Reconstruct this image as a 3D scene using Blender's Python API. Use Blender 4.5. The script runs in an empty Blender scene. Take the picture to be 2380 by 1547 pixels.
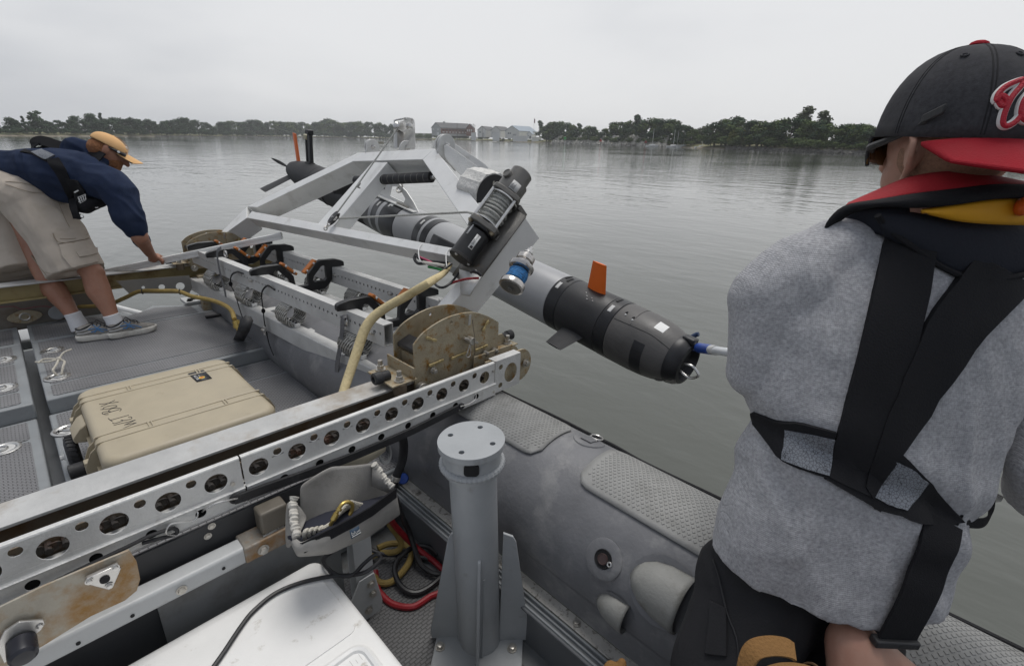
import bpy, bmesh, math, random
from mathutils import Vector as V, Matrix, noise
from mathutils.geometry import tessellate_polygon
from mathutils.bvhtree import BVHTree
random.seed(7)
SC = bpy.context.scene
COL = SC.collection

# ------------------------------------------------------------------ camera, sky, sun, exposure
F, CX, CY = 1124.0, 1190.0, 773.5
_Y = V((-60 - CX, 296 - CY, F)).normalized()
_X = V((2333 - CX, 397 - CY, F)).normalized()
_X = (_X - _Y * _X.dot(_Y)).normalized()
_Z = _X.cross(_Y)
if _Z[1] > 0: _Z = -_Z
MB = Matrix((_X, _Y, _Z))                       # camera (right, down, forward) -> boat
EYE = V((0, 0, 1.66))                           # the photographer's eye in the boat's own frame
# the boat lists a little: true up, from the far horizon
_h0 = V((0 - CX, 304 - CY, F)); _h1 = V((2380 - CX, 344.5 - CY, F))
_up = _h0.cross(_h1).normalized()
if _up[1] > 0: _up = -_up
UPB = (MB @ _up).normalized()
_wx = (V((1, 0, 0)) - UPB * UPB.x).normalized()
_wy = UPB.cross(_wx)
RW = Matrix((_wx, _wy, UPB))                    # boat -> world rotation
WATER = -0.36
BOAT = Matrix.Translation(V((0, 0, 0))) @ RW.to_4x4()
EYEW = RW @ EYE
def ray(px, py): return MB @ V(((px - CX) / F, (py - CY) / F, 1.0))
def P(px, py, z=None, y=None, x=None, d=None):
    r = ray(px, py)
    t = d if d is not None else (z - EYE.z) / r.z if z is not None else y / r.y if y is not None else x / r.x
    return EYE + r * t
cam_d = bpy.data.cameras.new('camera'); cam = bpy.data.objects.new('camera', cam_d); COL.objects.link(cam)
cam_d.sensor_width = 36; cam_d.lens = F / 2380 * 36; cam_d.clip_start = 0.05; cam_d.clip_end = 6000
_cr, _cu, _cb = RW @ (MB @ V((1, 0, 0))), RW @ (MB @ V((0, -1, 0))), RW @ (MB @ V((0, 0, -1)))
cam.matrix_world = Matrix(((_cr.x, _cu.x, _cb.x, EYEW.x), (_cr.y, _cu.y, _cb.y, EYEW.y), (_cr.z, _cu.z, _cb.z, EYEW.z), (0, 0, 0, 1)))
SC.camera = cam

W = bpy.data.worlds.new('World'); SC.world = W; W.use_nodes = True
nt = W.node_tree; nt.nodes.clear()
def N(t, kind, **kw):
    n = t.nodes.new(kind)
    for k, v in kw.items():
        if k.startswith('i_'):
            key = k[2:]; n.inputs[int(key) if key.isdigit() else key.replace('_', ' ')].default_value = v
        else: setattr(n, k, v)
    return n
SUN_EL = math.radians(74); SUN_AZ = math.radians(20)     # sun behind the cloud, over the water to the right
sd = V((math.cos(SUN_EL) * math.cos(SUN_AZ), math.cos(SUN_EL) * math.sin(SUN_AZ), math.sin(SUN_EL)))
sky = N(nt, 'ShaderNodeTexSky', sky_type='NISHITA', sun_disc=False, sun_elevation=SUN_EL, sun_rotation=math.pi / 2 - SUN_AZ, dust_density=4.0)
bg1 = N(nt, 'ShaderNodeBackground', i_Strength=0.10); nt.links.new(sky.outputs[0], bg1.inputs[0])
tc = N(nt, 'ShaderNodeTexCoord')
mp = N(nt, 'ShaderNodeMapping'); mp.inputs['Scale'].default_value = (1, 1, 3.2); nt.links.new(tc.outputs['Generated'], mp.inputs[0])
nz = N(nt, 'ShaderNodeTexNoise', i_Scale=1.6, i_Detail=4.0, i_Roughness=0.5); nt.links.new(mp.outputs[0], nz.inputs['Vector'])
dt = N(nt, 'ShaderNodeVectorMath', operation='DOT_PRODUCT'); nt.links.new(tc.outputs['Generated'], dt.inputs[0]); dt.inputs[1].default_value = V((0.92, 0.25, 0.30)).normalized()
ma = N(nt, 'ShaderNodeMath', operation='MULTIPLY_ADD'); nt.links.new(dt.outputs['Value'], ma.inputs[0]); ma.inputs[1].default_value = 0.62; ma.inputs[2].default_value = -0.05
mb_ = N(nt, 'ShaderNodeMath', operation='MULTIPLY_ADD'); nt.links.new(nz.outputs['Fac'], mb_.inputs[0]); mb_.inputs[1].default_value = 0.85; nt.links.new(ma.outputs[0], mb_.inputs[2])
rp = N(nt, 'ShaderNodeValToRGB'); nt.links.new(mb_.outputs[0], rp.inputs[0])
rp.color_ramp.interpolation = 'EASE'
rp.color_ramp.elements[0].position = 0.30; rp.color_ramp.elements[0].color = (0.355, 0.38, 0.43, 1)
rp.color_ramp.elements[1].position = 0.95; rp.color_ramp.elements[1].color = (0.73, 0.735, 0.745, 1)
bg2 = N(nt, 'ShaderNodeBackground', i_Strength=1.0); nt.links.new(rp.outputs[0], bg2.inputs[0])
mx = N(nt, 'ShaderNodeMixShader', i_0=0.94); nt.links.new(bg1.outputs[0], mx.inputs[1]); nt.links.new(bg2.outputs[0], mx.inputs[2])
wo = N(nt, 'ShaderNodeOutputWorld'); nt.links.new(mx.outputs[0], wo.inputs[0])

sl = bpy.data.lights.new('sun', 'SUN'); sl.energy = 1.5; sl.angle = math.radians(28); sl.color = (1, 0.97, 0.93)
so = bpy.data.objects.new('sun', sl); COL.objects.link(so)
so.rotation_euler = (-sd).to_track_quat('-Z', 'Y').to_euler(); so.location = (0, 0, 60)
SC.view_settings.view_transform = 'Standard'; SC.view_settings.look = 'None'
SC.cycles.volume_bounces = 3
SC.view_settings.exposure = 0.18; SC.view_settings.gamma = 1.0; SC.view_settings.use_curve_mapping = False

# ------------------------------------------------------------------ materials
def M(name, col, rough=0.5, metal=0.0, var=0.12, vs=6.0, bump=0.0, bs=80.0, col2=None, c2s=5.0, c2t=(0.52, 0.68), rv=0.1, spec=0.5, stretch=(1, 1, 1), bd=0.01, det=6.0):
    m = bpy.data.materials.new(name); m.use_nodes = True; t = m.node_tree; b = t.nodes['Principled BSDF']
    L = t.links.new
    c = N(t, 'ShaderNodeTexCoord'); mpp = N(t, 'ShaderNodeMapping'); mpp.inputs['Scale'].default_value = stretch; L(c.outputs['Object'], mpp.inputs[0])
    n1 = N(t, 'ShaderNodeTexNoise', i_Scale=vs, i_Detail=det, i_Roughness=0.62); L(mpp.outputs[0], n1.inputs['Vector'])
    r1 = N(t, 'ShaderNodeValToRGB'); L(n1.outputs['Fac'], r1.inputs[0])
    r1.color_ramp.elements[0].position = 0.3; r1.color_ramp.elements[1].position = 0.7
    r1.color_ramp.elements[0].color = (*[max(0, v * (1 - var)) for v in col], 1); r1.color_ramp.elements[1].color = (*[min(1, v * (1 + var)) for v in col], 1)
    out = r1.outputs[0]
    if col2:
        n2 = N(t, 'ShaderNodeTexNoise', i_Scale=c2s, i_Detail=9.0, i_Roughness=0.68); L(mpp.outputs[0], n2.inputs['Vector'])
        r2 = N(t, 'ShaderNodeValToRGB'); L(n2.outputs['Fac'], r2.inputs[0])
        r2.color_ramp.elements[0].position, r2.color_ramp.elements[1].position = c2t
        mxx = N(t, 'ShaderNodeMix', data_type='RGBA'); L(r2.outputs[0], mxx.inputs[0]); L(out, mxx.inputs[6]); mxx.inputs[7].default_value = (*col2, 1)
        out = mxx.outputs[2]
    L(out, b.inputs['Base Color'])
    b.inputs['Metallic'].default_value = metal; b.inputs['Specular IOR Level'].default_value = spec
    rr = N(t, 'ShaderNodeMapRange'); L(n1.outputs['Fac'], rr.inputs[0]); rr.inputs[1].default_value = 0.3; rr.inputs[2].default_value = 0.7
    rr.inputs[3].default_value = max(0.02, rough - rv); rr.inputs[4].default_value = min(1, rough + rv); L(rr.outputs[0], b.inputs['Roughness'])
    if bump:
        n3 = N(t, 'ShaderNodeTexNoise', i_Scale=bs, i_Detail=4.0); L(mpp.outputs[0], n3.inputs['Vector'])
        bp = N(t, 'ShaderNodeBump', i_Strength=bump, i_Distance=bd); L(n3.outputs['Fac'], bp.inputs['Height']); L(bp.outputs[0], b.inputs['Normal'])
    return m
def tread(name, col, w, h, dark=0.6, bump=0.8):
    m = M(name, col, 0.55, 0, 0.16, 3.0)
    t = m.node_tree; b = t.nodes['Principled BSDF']; L = t.links.new
    c = N(t, 'ShaderNodeTexCoord')
    br = N(t, 'ShaderNodeTexBrick', offset=0.5); L(c.outputs['Object'], br.inputs['Vector'])
    br.inputs['Scale'].default_value = 1.0; br.inputs['Brick Width'].default_value = w; br.inputs['Row Height'].default_value = h
    br.inputs['Mortar Size'].default_value = h * 0.16; br.inputs['Mortar Smooth'].default_value = 0.6
    src = b.inputs['Base Color'].links[0].from_socket
    mm = N(t, 'ShaderNodeMix', data_type='RGBA', blend_type='MULTIPLY'); L(br.outputs['Fac'], mm.inputs[0]); L(src, mm.inputs[6]); mm.inputs[7].default_value = (dark, dark, dark, 1)  # groove shade painted into the colour, with some dirt
    L(mm.outputs[2], b.inputs['Base Color'])
    inv = N(t, 'ShaderNodeMath', operation='SUBTRACT'); inv.inputs[0].default_value = 1; L(br.outputs['Fac'], inv.inputs[1])
    bp = N(t, 'ShaderNodeBump', i_Strength=bump, i_Distance=0.003); L(inv.outputs[0], bp.inputs['Height']); L(bp.outputs[0], b.inputs['Normal'])
    return m
def knit(name, col, k, var=0.25):
    m = M(name, col, 0.95, 0, var, 160.0, spec=0.15)
    t = m.node_tree; b = t.nodes['Principled BSDF']; L = t.links.new
    c = N(t, 'ShaderNodeTexCoord')
    br = N(t, 'ShaderNodeTexBrick', offset=0.0); br.inputs['Scale'].default_value = 1.0
    sp = N(t, 'ShaderNodeSeparateXYZ'); cb = N(t, 'ShaderNodeCombineXYZ'); L(c.outputs['Object'], sp.inputs[0])
    ad = N(t, 'ShaderNodeMath', operation='MULTIPLY_ADD'); L(sp.outputs['Y'], ad.inputs[0]); ad.inputs[1].default_value = -0.9; L(sp.outputs['X'], ad.inputs[2])
    L(ad.outputs[0], cb.inputs[0]); L(sp.outputs['Z'], cb.inputs[1]); L(cb.outputs[0], br.inputs['Vector'])
    br.inputs['Brick Width'].default_value = k; br.inputs['Row Height'].default_value = k * 0.8; br.inputs['Mortar Size'].default_value = k * 0.2; br.inputs['Mortar Smooth'].default_value = 1
    src = b.inputs['Base Color'].links[0].from_socket
    n4 = N(t, 'ShaderNodeTexNoise', i_Scale=110.0, i_Detail=4.0); cm = N(t, 'ShaderNodeMapping'); cm.inputs['Scale'].default_value = (1, 1, 2.5); L(c.outputs['Object'], cm.inputs[0]); L(cm.outputs[0], n4.inputs['Vector'])
    mm = N(t, 'ShaderNodeMix', data_type='RGBA', blend_type='MULTIPLY'); mm.inputs[0].default_value = 0.5; L(src, mm.inputs[6])
    r4 = N(t, 'ShaderNodeValToRGB'); L(n4.outputs['Fac'], r4.inputs[0]); r4.color_ramp.elements[0].position = 0.3; r4.color_ramp.elements[1].position = 0.62
    r4.color_ramp.elements[0].color = (0.62, 0.62, 0.64, 1); L(r4.outputs[0], mm.inputs[7]); L(mm.outputs[2], b.inputs['Base Color'])
    inv = N(t, 'ShaderNodeMath', operation='SUBTRACT'); inv.inputs[0].default_value = 1; L(br.outputs['Fac'], inv.inputs[1])
    bp = N(t, 'ShaderNodeBump', i_Strength=0.5, i_Distance=0.002); L(inv.outputs[0], bp.inputs['Height']); L(bp.outputs[0], b.inputs['Normal'])
    return m

alu = M('brushed_aluminium', (0.76, 0.76, 0.745), 0.42, 0.15, 0.07, 5, 0.12, 200, (0.56, 0.55, 0.52), 7, (0.56, 0.75))
alu_w = M('weathered_aluminium', (0.60, 0.60, 0.585), 0.45, 0.2, 0.10, 9, 0.2, 120, (0.42, 0.41, 0.385), 14, (0.56, 0.74))
alu_rail = M('rail_aluminium', (0.60, 0.60, 0.585), 0.45, 0.2, 0.10, 7, 0.1, 90, (0.46, 0.45, 0.43), 9, (0.55, 0.75))
stain = M('stained_aluminium', (0.50, 0.50, 0.49), 0.5, 0.4, 0.14, 6, 0.1, 90, (0.30, 0.24, 0.17), 4, (0.5, 0.72))
rusty = M('rusted_stainless', (0.40, 0.345, 0.245), 0.5, 0.35, 0.16, 12, 0.25, 120, (0.30, 0.165, 0.045), 26, (0.52, 0.64))
brown_web = M('brown_stained_web', (0.16, 0.13, 0.095), 0.6, 0.1, 0.2, 5, 0.1, 60, (0.12, 0.065, 0.025), 6, (0.5, 0.7))
ochre = M('ochre_stained_web', (0.30, 0.24, 0.11), 0.55, 0.1, 0.18, 5, 0.1, 60, (0.17, 0.095, 0.03), 6, (0.5, 0.7))
steel = M('stainless_steel', (0.62, 0.61, 0.59), 0.28, 0.9, 0.12, 20)
bolt_m = M('bolt_steel', (0.50, 0.48, 0.44), 0.35, 0.8, 0.2, 40, 0, 0, (0.28, 0.17, 0.08), 30, (0.6, 0.75))
black = M('black_plastic', (0.020, 0.020, 0.022), 0.5, 0, 0.2, 12, 0.1, 150)
rubber = M('black_rubber', (0.022, 0.022, 0.024), 0.65, 0, 0.25, 20, 0.1, 100, (0.06, 0.06, 0.06), 14, (0.58, 0.75))
web_m = M('black_webbing', (0.013, 0.013, 0.015), 0.85, 0, 0.2, 60, 0.3, 400, spec=0.2)
grey_web = M('grey_webbing', (0.15, 0.15, 0.155), 0.85, 0, 0.2, 20, 0.3, 400)
orange_pad = M('orange_urethane', (0.40, 0.125, 0.02), 0.42, 0, 0.18, 14)
orange_fin = M('orange_fin_paint', (0.86, 0.16, 0.015), 0.45, 0, 0.06, 8)
tube_m = M('grey_hypalon', (0.165, 0.167, 0.176), 0.46, 0, 0.14, 6, 0.15, 70, (0.29, 0.288, 0.285), 6.5, (0.52, 0.76))
tube_pad = M('grey_rubber_tread', (0.27, 0.27, 0.262), 0.6, 0, 0.14, 9, 0.1, 200, (0.18, 0.18, 0.17), 7, (0.5, 0.75))
deck_paint = M('grey_deck_paint', (0.25, 0.265, 0.275), 0.45, 0, 0.10, 6, 0.08, 120, (0.19, 0.19, 0.185), 8, (0.55, 0.8))
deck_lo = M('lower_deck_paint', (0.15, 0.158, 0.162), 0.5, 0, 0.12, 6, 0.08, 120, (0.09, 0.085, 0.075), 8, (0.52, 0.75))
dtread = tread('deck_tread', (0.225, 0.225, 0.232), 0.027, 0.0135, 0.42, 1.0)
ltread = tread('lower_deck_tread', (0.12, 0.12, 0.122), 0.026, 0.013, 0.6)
gunw = M('gunwale_wall_paint', (0.115, 0.122, 0.13), 0.4, 0, 0.10, 5)
strip_m = M('speckled_strip', (0.50, 0.485, 0.45), 0.6, 0.2, 0.15, 30, 0.2, 150, (0.14, 0.12, 0.10), 60, (0.52, 0.66))
ped_m = M('grey_marine_paint', (0.35, 0.365, 0.375), 0.38, 0, 0.07, 8, 0.08, 60, (0.25, 0.25, 0.24), 16, (0.60, 0.76))
white_p = M('white_powdercoat', (0.46, 0.47, 0.47), 0.4, 0, 0.06, 8, 0.15, 50, (0.36, 0.35, 0.33), 22, (0.62, 0.75))
cooler_m = M('white_plastic', (0.80, 0.795, 0.775), 0.42, 0, 0.03, 10, 0.25, 160, (0.46, 0.43, 0.37), 18, (0.60, 0.74), bd=0.002)
case_m = M('tan_plastic', (0.41, 0.355, 0.255), 0.48, 0, 0.07, 8, 0.12, 240, (0.31, 0.26, 0.18), 12, (0.60, 0.8), bd=0.002)
hose_y = M('yellow_hose_jacket', (0.58, 0.48, 0.27), 0.75, 0, 0.15, 16, 0.4, 90, (0.36, 0.27, 0.11), 10, (0.52, 0.75))
hose_o = M('old_yellow_hose', (0.28, 0.20, 0.06), 0.75, 0, 0.2, 16, 0.4, 90, (0.20, 0.13, 0.035), 10, (0.5, 0.75))
red_cable = M('red_cable', (0.26, 0.012, 0.018), 0.4, 0, 0.15, 12)
black_cable = M('black_cable', (0.016, 0.016, 0.018), 0.42, 0, 0.2, 12)
rope_m = M('grey_rope', (0.40, 0.40, 0.375), 0.9, 0, 0.35, 120, 0.6, 260)
rope_w = M('white_rope', (0.55, 0.52, 0.45), 0.9, 0, 0.3, 150, 0.6, 300)
rope_b = M('blue_rope', (0.03, 0.16, 0.38), 0.75, 0, 0.5, 90, 0.5, 240)
rope_k = M('black_rope', (0.014, 0.014, 0.016), 0.9, 0, 0.4, 120, 0.6, 300)
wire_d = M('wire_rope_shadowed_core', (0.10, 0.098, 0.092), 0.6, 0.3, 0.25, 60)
wire_m = M('wire_rope_steel', (0.46, 0.45, 0.42), 0.45, 0.45, 0.25, 60)
canvas = M('grey_canvas', (0.30, 0.29, 0.272), 0.9, 0, 0.14, 9, 0.2, 300, (0.19, 0.18, 0.165), 9, (0.46, 0.74))
canvas_w = M('white_elastic', (0.52, 0.50, 0.455), 0.9, 0, 0.1, 20, 0.2, 200)
brass = M('brass_anodised', (0.52, 0.38, 0.12), 0.3, 0.85, 0.15, 30)
uuv_grey = M('light_grey_hull', (0.37, 0.375, 0.385), 0.36, 0, 0.05, 7, 0.03, 60, (0.42, 0.42, 0.43), 22, (0.6, 0.75))
uuv_dark = M('charcoal_hull', (0.048, 0.048, 0.050), 0.7, 0, 0.22, 7, 0.06, 80, (0.07, 0.069, 0.067), 9, (0.58, 0.85), spec=0.3)
uuv_black = M('black_collar', (0.014, 0.0145, 0.017), 0.38, 0, 0.15, 9)
uuv_cowl = M('dark_grey_cowling', (0.092, 0.088, 0.085), 0.50, 0, 0.16, 8, 0.08, 80, (0.10, 0.098, 0.094), 10, (0.55, 0.8))
white_d = M('white_decal', (0.78, 0.78, 0.76), 0.5, 0, 0.04, 10)
grey_d = M('grey_decal', (0.55, 0.55, 0.54), 0.5, 0, 0.05, 20)
dark_hole = M('dark_recess', (0.01, 0.01, 0.011), 0.8, 0, 0.1, 10)
ink = M('pen_ink', (0.03, 0.03, 0.035), 0.7, 0, 0.1, 20)
winch_b = M('black_winch_enamel', (0.015, 0.015, 0.016), 0.42, 0, 0.2, 12, 0.06, 90)
winch_g = M('grey_winch_casting', (0.14, 0.135, 0.125), 0.42, 0.35, 0.15, 14, 0.15, 90, (0.22, 0.13, 0.06), 16, (0.62, 0.78))
winch_o = M('olive_grey_housing', (0.155, 0.15, 0.14), 0.38, 0.4, 0.12, 12, 0.08, 120)
fuzzy = M('frayed_white_padding', (0.66, 0.65, 0.62), 0.95, 0, 0.12, 30, 0.6, 60, (0.42, 0.42, 0.40), 14, (0.5, 0.7))
green_m = M('green_tape', (0.02, 0.22, 0.05), 0.6, 0, 0.1, 10)
blue_p = M('blue_plastic', (0.012, 0.06, 0.33), 0.4, 0, 0.1, 10)
navy_p = M('navy_plastic', (0.012, 0.035, 0.10), 0.45, 0, 0.1, 10)

# ------------------------------------------------------------------ mesh helpers
BOATS = []          # top-level things given in the boat's own frame
ROOT = {}           # object -> offset of its root thing
def basis(a, up=None):
    a = a.normalized(); up = V(up) if up is not None else (V((0, 0, 1)) if abs(a.z) < 0.95 else V((0, 1, 0)))
    u = up.cross(a)
    if u.length < 1e-6: u = V((1, 0, 0)).cross(a)
    u.normalize(); return u, a.cross(u)
def curve_pts(pts, k=6, closed=False):
    pts = [V(p) for p in pts]; n = len(pts)
    if k <= 1 or n < 3: return pts
    out = []; rng = range(n if closed else n - 1)
    for i in rng:
        if closed: p0, p1, p2, p3 = pts[i - 1], pts[i], pts[(i + 1) % n], pts[(i + 2) % n]
        else: p0, p1, p2, p3 = pts[max(i - 1, 0)], pts[i], pts[i + 1], pts[min(i + 2, n - 1)]
        for j in range(k):
            t = j / k
            out.append(0.5 * ((2 * p1) + (p2 - p0) * t + (2 * p0 - 5 * p1 + 4 * p2 - p3) * t * t + (3 * p1 - p0 - 3 * p2 + p3) * t ** 3))
    if not closed: out.append(pts[-1])
    return out
class S:
    def __init__(s): s.b = bmesh.new()
    def quadgrid(s, rows, close_u=False, close_v=False, cap=False):
        vs = [[s.b.verts.new(p) for p in r] for r in rows]; nr = len(vs); nc = len(vs[0])
        for i in range(nr if close_v else nr - 1):
            for j in range(nc if close_u else nc - 1):
                a, b, c, d = vs[i][j], vs[i][(j + 1) % nc], vs[(i + 1) % nr][(j + 1) % nc], vs[(i + 1) % nr][j]
                try: s.b.faces.new((a, b, c, d))
                except ValueError: pass
        if cap:
            for r in (vs[0], vs[-1]):
                try: s.b.faces.new(r if r is vs[-1] else r[::-1])
                except ValueError: pass
        return s
    def obox(s, o, a, b, c):
        o, a, b, c = V(o), V(a), V(b), V(c)
        p = [s.b.verts.new(o + a * i + b * j + c * k) for i in (0, 1) for j in (0, 1) for k in (0, 1)]
        for f in ((0, 1, 3, 2), (4, 6, 7, 5), (0, 4, 5, 1), (2, 3, 7, 6), (0, 2, 6, 4), (1, 5, 7, 3)): s.b.faces.new([p[i] for i in f])
        return s
    def box(s, x0, x1, y0, y1, z0, z1): return s.obox((x0, y0, z0), (x1 - x0, 0, 0), (0, y1 - y0, 0), (0, 0, z1 - z0))
    def bar(s, p0, p1, w, h, up=None):
        p0, p1 = V(p0), V(p1); u, v = basis(p1 - p0, up)
        return s.obox(p0 - u * w / 2 - v * h / 2, p1 - p0, u * w, v * h)
    def tube(s, pts, r, n=8, k=5, closed=False, up=None):
        q = curve_pts(pts, k, closed); m = len(q); rows = []; u = None
        for i, p in enumerate(q):
            t = (q[(i + 1) % m] - q[i - 1]) if closed else (q[min(i + 1, m - 1)] - q[max(i - 1, 0)])
            if t.length < 1e-9: t = V((0, 0, 1))
            t.normalize()
            if u is None: u = basis(t, up)[0]
            u = (u - t * u.dot(t)); u = u.normalized() if u.length > 1e-6 else basis(t)[0]
            w = t.cross(u)
            if isinstance(r, (list, tuple)):
                f = i / (m - 1) * (len(r) - 1); j = min(int(f), len(r) - 2); rr = r[j] * (1 - f + j) + r[j + 1] * (f - j)
            else: rr = r
            rows.append([p + (u * math.cos(2 * math.pi * j / n) + w * math.sin(2 * math.pi * j / n)) * rr for j in range(n)])
        return s.quadgrid(rows, True, closed, not closed)
    def ribbon(s, pts, w, t, k=5, up=(0, 0, 1), side=None):
        q = curve_pts(pts, k); m = len(q); rows = []
        for i, p in enumerate(q):
            d = (q[min(i + 1, m - 1)] - q[max(i - 1, 0)]).normalized()
            a = V(side) if side is not None else V(up).cross(d)
            a = (a - d * a.dot(d)).normalized(); b = d.cross(a)
            rows.append([p - a * w / 2 - b * t / 2, p + a * w / 2 - b * t / 2, p + a * w / 2 + b * t / 2, p - a * w / 2 + b * t / 2])
        return s.quadgrid(rows, True, False, True)
    def lathe(s, o, axis, prof, n=24, up=None, cap=True):
        o, a = V(o), V(axis).normalized(); u, v = basis(a, up)
        rows = [[o + a * h + (u * math.cos(2 * math.pi * j / n) + v * math.sin(2 * math.pi * j / n)) * max(r, 1e-4) for j in range(n)] for r, h in prof]
        return s.quadgrid(rows, True, False, cap)
    def cyl(s, p0, p1, r, r1=None, n=16):
        p0, p1 = V(p0), V(p1); return s.lathe(p0, p1 - p0, [(r, 0), (r if r1 is None else r1, (p1 - p0).length)], n)
    def ring(s, c, axis, R, r, n=24, m=8, e=1.0):
        u, v = basis(V(axis)); return s.tube([V(c) + u * R * math.cos(2 * math.pi * i / n) + v * R * e * math.sin(2 * math.pi * i / n) for i in range(n)], r, m, 1, True)
    def hexbolt(s, c, axis, r, h, washer=True):
        a = V(axis).normalized(); c = V(c)
        if washer: s.cyl(c, c + a * h * 0.25, r * 1.45, n=12)
        s.lathe(c, a, [(r, h * 0.2), (r, h * 0.95), (r * 0.8, h)], 6)
        return s
    def sphere(s, c, r, n=12, sx=(1, 1, 1), R=None):
        c = V(c); rows = []
        for i in range(n // 2 + 1):
            th = math.pi * i / (n // 2); row = []
            for j in range(n):
                ph = 2 * math.pi * j / n; p = V((math.sin(th) * math.cos(ph) * sx[0], math.sin(th) * math.sin(ph) * sx[1], math.cos(th) * sx[2])) * r
                if i in (0, n // 2): p = p + V((math.cos(ph) * 1e-4, math.sin(ph) * 1e-4, 0))
                row.append(c + (R @ p if R else p))
            rows.append(row)
        return s.quadgrid(rows, True, False, True)
    def cone(s, p0, r0, p1, r1, n=14):          # rounded limb segment
        p0, p1 = V(p0), V(p1); a = p1 - p0; L = a.length
        pr = [(r0 * math.sin(math.pi / 2 * i / 4), -r0 * math.cos(math.pi / 2 * i / 4)) for i in range(5)] + [(r1 * math.cos(math.pi / 2 * i / 4), L + r1 * math.sin(math.pi / 2 * i / 4)) for i in range(5)]
        return s.lathe(p0, a, pr, n)
    def prism(s, pts, o, u, v, t, holes=()):    # outline (and holes) in the plane o + u*a + v*b, extruded by t along u x v
        o, u, v = V(o), V(u), V(v); w = u.cross(v).normalized() * t
        loops = [[o + u * a + v * b for a, b in lp] for lp in [pts, *holes]]
        flat = [p for lp in loops for p in lp]; tri = tessellate_polygon(loops)
        A = [s.b.verts.new(p) for p in flat]; B = [s.b.verts.new(p + w) for p in flat]
        for a, b, c in tri:
            for q in ((A[a], A[b], A[c]), (B[c], B[b], B[a])):
                try: s.b.faces.new(q)
                except ValueError: pass
        k = 0
        for lp in loops:
            m = len(lp)
            for i in range(m):
                try: s.b.faces.new((A[k + i], A[k + (i + 1) % m], B[k + (i + 1) % m], B[k + i]))
                except ValueError: pass
            k += m
        return s
    def done(s, name, mat, par=None, bev=0.0, ang=35, smooth=True, at=None, seg=2, sub=0):
        bmesh.ops.recalc_face_normals(s.b, faces=s.b.faces)
        off = V(at) if at is not None else V((0, 0, 0))
        root = ROOT.get(par, V((0, 0, 0))) if par else V((0, 0, 0))
        if at is None and par: bmesh.ops.translate(s.b, vec=-root, verts=s.b.verts)
        if smooth:
            for f in s.b.faces: f.smooth = True
            for e in s.b.edges:
                if len(e.link_faces) == 2 and e.calc_face_angle(0) > math.radians(ang): e.smooth = False
        me = bpy.data.meshes.new(name); s.b.to_mesh(me); s.b.free()
        o = bpy.data.objects.new(name, me); COL.objects.link(o); me.materials.append(mat)
        if bev:
            bm_ = o.modifiers.new('bevel', 'BEVEL'); bm_.width = bev; bm_.segments = seg; bm_.limit_method = 'ANGLE'; bm_.angle_limit = math.radians(40); bm_.harden_normals = False
        if sub:
            sm_ = o.modifiers.new('sub', 'SUBSURF'); sm_.levels = sub; sm_.render_levels = sub
        if par:
            o.parent = par; ROOT[o] = root if at is None else off
            if at is not None: o.location = off - root
        return o
def inst(src, par, loc, rot=None, name=None):
    c = src.copy(); COL.objects.link(c); c.parent = par; c.location = V(loc) - ROOT.get(par, V((0, 0, 0))); ROOT[c] = V(loc)
    if rot: c.rotation_euler = rot
    if name: c.name = name
    return c
def tag(o, label, cat, group=None, boat=True):
    o['label'] = label; o['category'] = cat
    if group: o['group'] = group
    if boat: BOATS.append(o)
    return o
def thing(name, label, cat, loc=(0, 0, 0), group=None, boat=True):
    o = bpy.data.objects.new(name, None); COL.objects.link(o); o.location = loc; ROOT[o] = V(loc); o.empty_display_size = 0.1
    return tag(o, label, cat, group, boat)
def circ(cx, cy, r, n=16, ry=None): return [(cx + r * math.cos(2 * math.pi * i / n), cy + (ry or r) * math.sin(2 * math.pi * i / n)) for i in range(n)]
def rrect(x0, x1, y0, y1, r, n=4):
    o = []
    for cx, cy, a in ((x1 - r, y0 + r, -90), (x1 - r, y1 - r, 0), (x0 + r, y1 - r, 90), (x0 + r, y0 + r, 180)):
        o += [(cx + r * math.cos(math.radians(a + 90 * i / n)), cy + r * math.sin(math.radians(a + 90 * i / n))) for i in range(n + 1)]
    return o
def bvh(o, off=None):
    dg = bpy.context.evaluated_depsgraph_get(); e = o.evaluated_get(dg); me = e.to_mesh()
    off = ROOT.get(o, V((0, 0, 0))); t = BVHTree.FromPolygons([v.co + off for v in me.vertices], [p.vertices[:] for p in me.polygons]); e.to_mesh_clear(); return t
def hit(tree, px, py, off=0.0, fall=None):
    d = ray(px, py); h = tree.ray_cast(EYE, d)
    if h[0] is None:
        n = tree.find_nearest(EYE + d * (fall or 1.0)); return n[0] + n[1] * off, n[1]
    nn = h[1] if h[1].dot(d) < 0 else -h[1]
    return h[0] + nn * off, nn
def drape(s, tree, L, Rr, t=0.004, off=0.003, n=10, m=4, fall=None):
    """a strap lying on a surface: left and right edge polylines (photo pixels) swept over it"""
    def samp(pl, f):
        f *= len(pl) - 1; i = min(int(f), len(pl) - 2); g = f - i
        return pl[i][0] * (1 - g) + pl[i + 1][0] * g, pl[i][1] * (1 - g) + pl[i + 1][1] * g
    top, bot = [], []
    for i in range(n + 1):
        a, b = samp(L, i / n), samp(Rr, i / n); r1, r2 = [], []
        for j in range(m + 1):
            g = j / m; p, nn = hit(tree, a[0] * (1 - g) + b[0] * g, a[1] * (1 - g) + b[1] * g, off, fall); r1.append(p + nn * t); r2.append(p - nn * 0.006)
        top.append(r1); bot.append(r2)
    rows = [top[i] + bot[i][::-1] for i in range(n + 1)]
    return s.quadgrid(rows, True, False, True)
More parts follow.
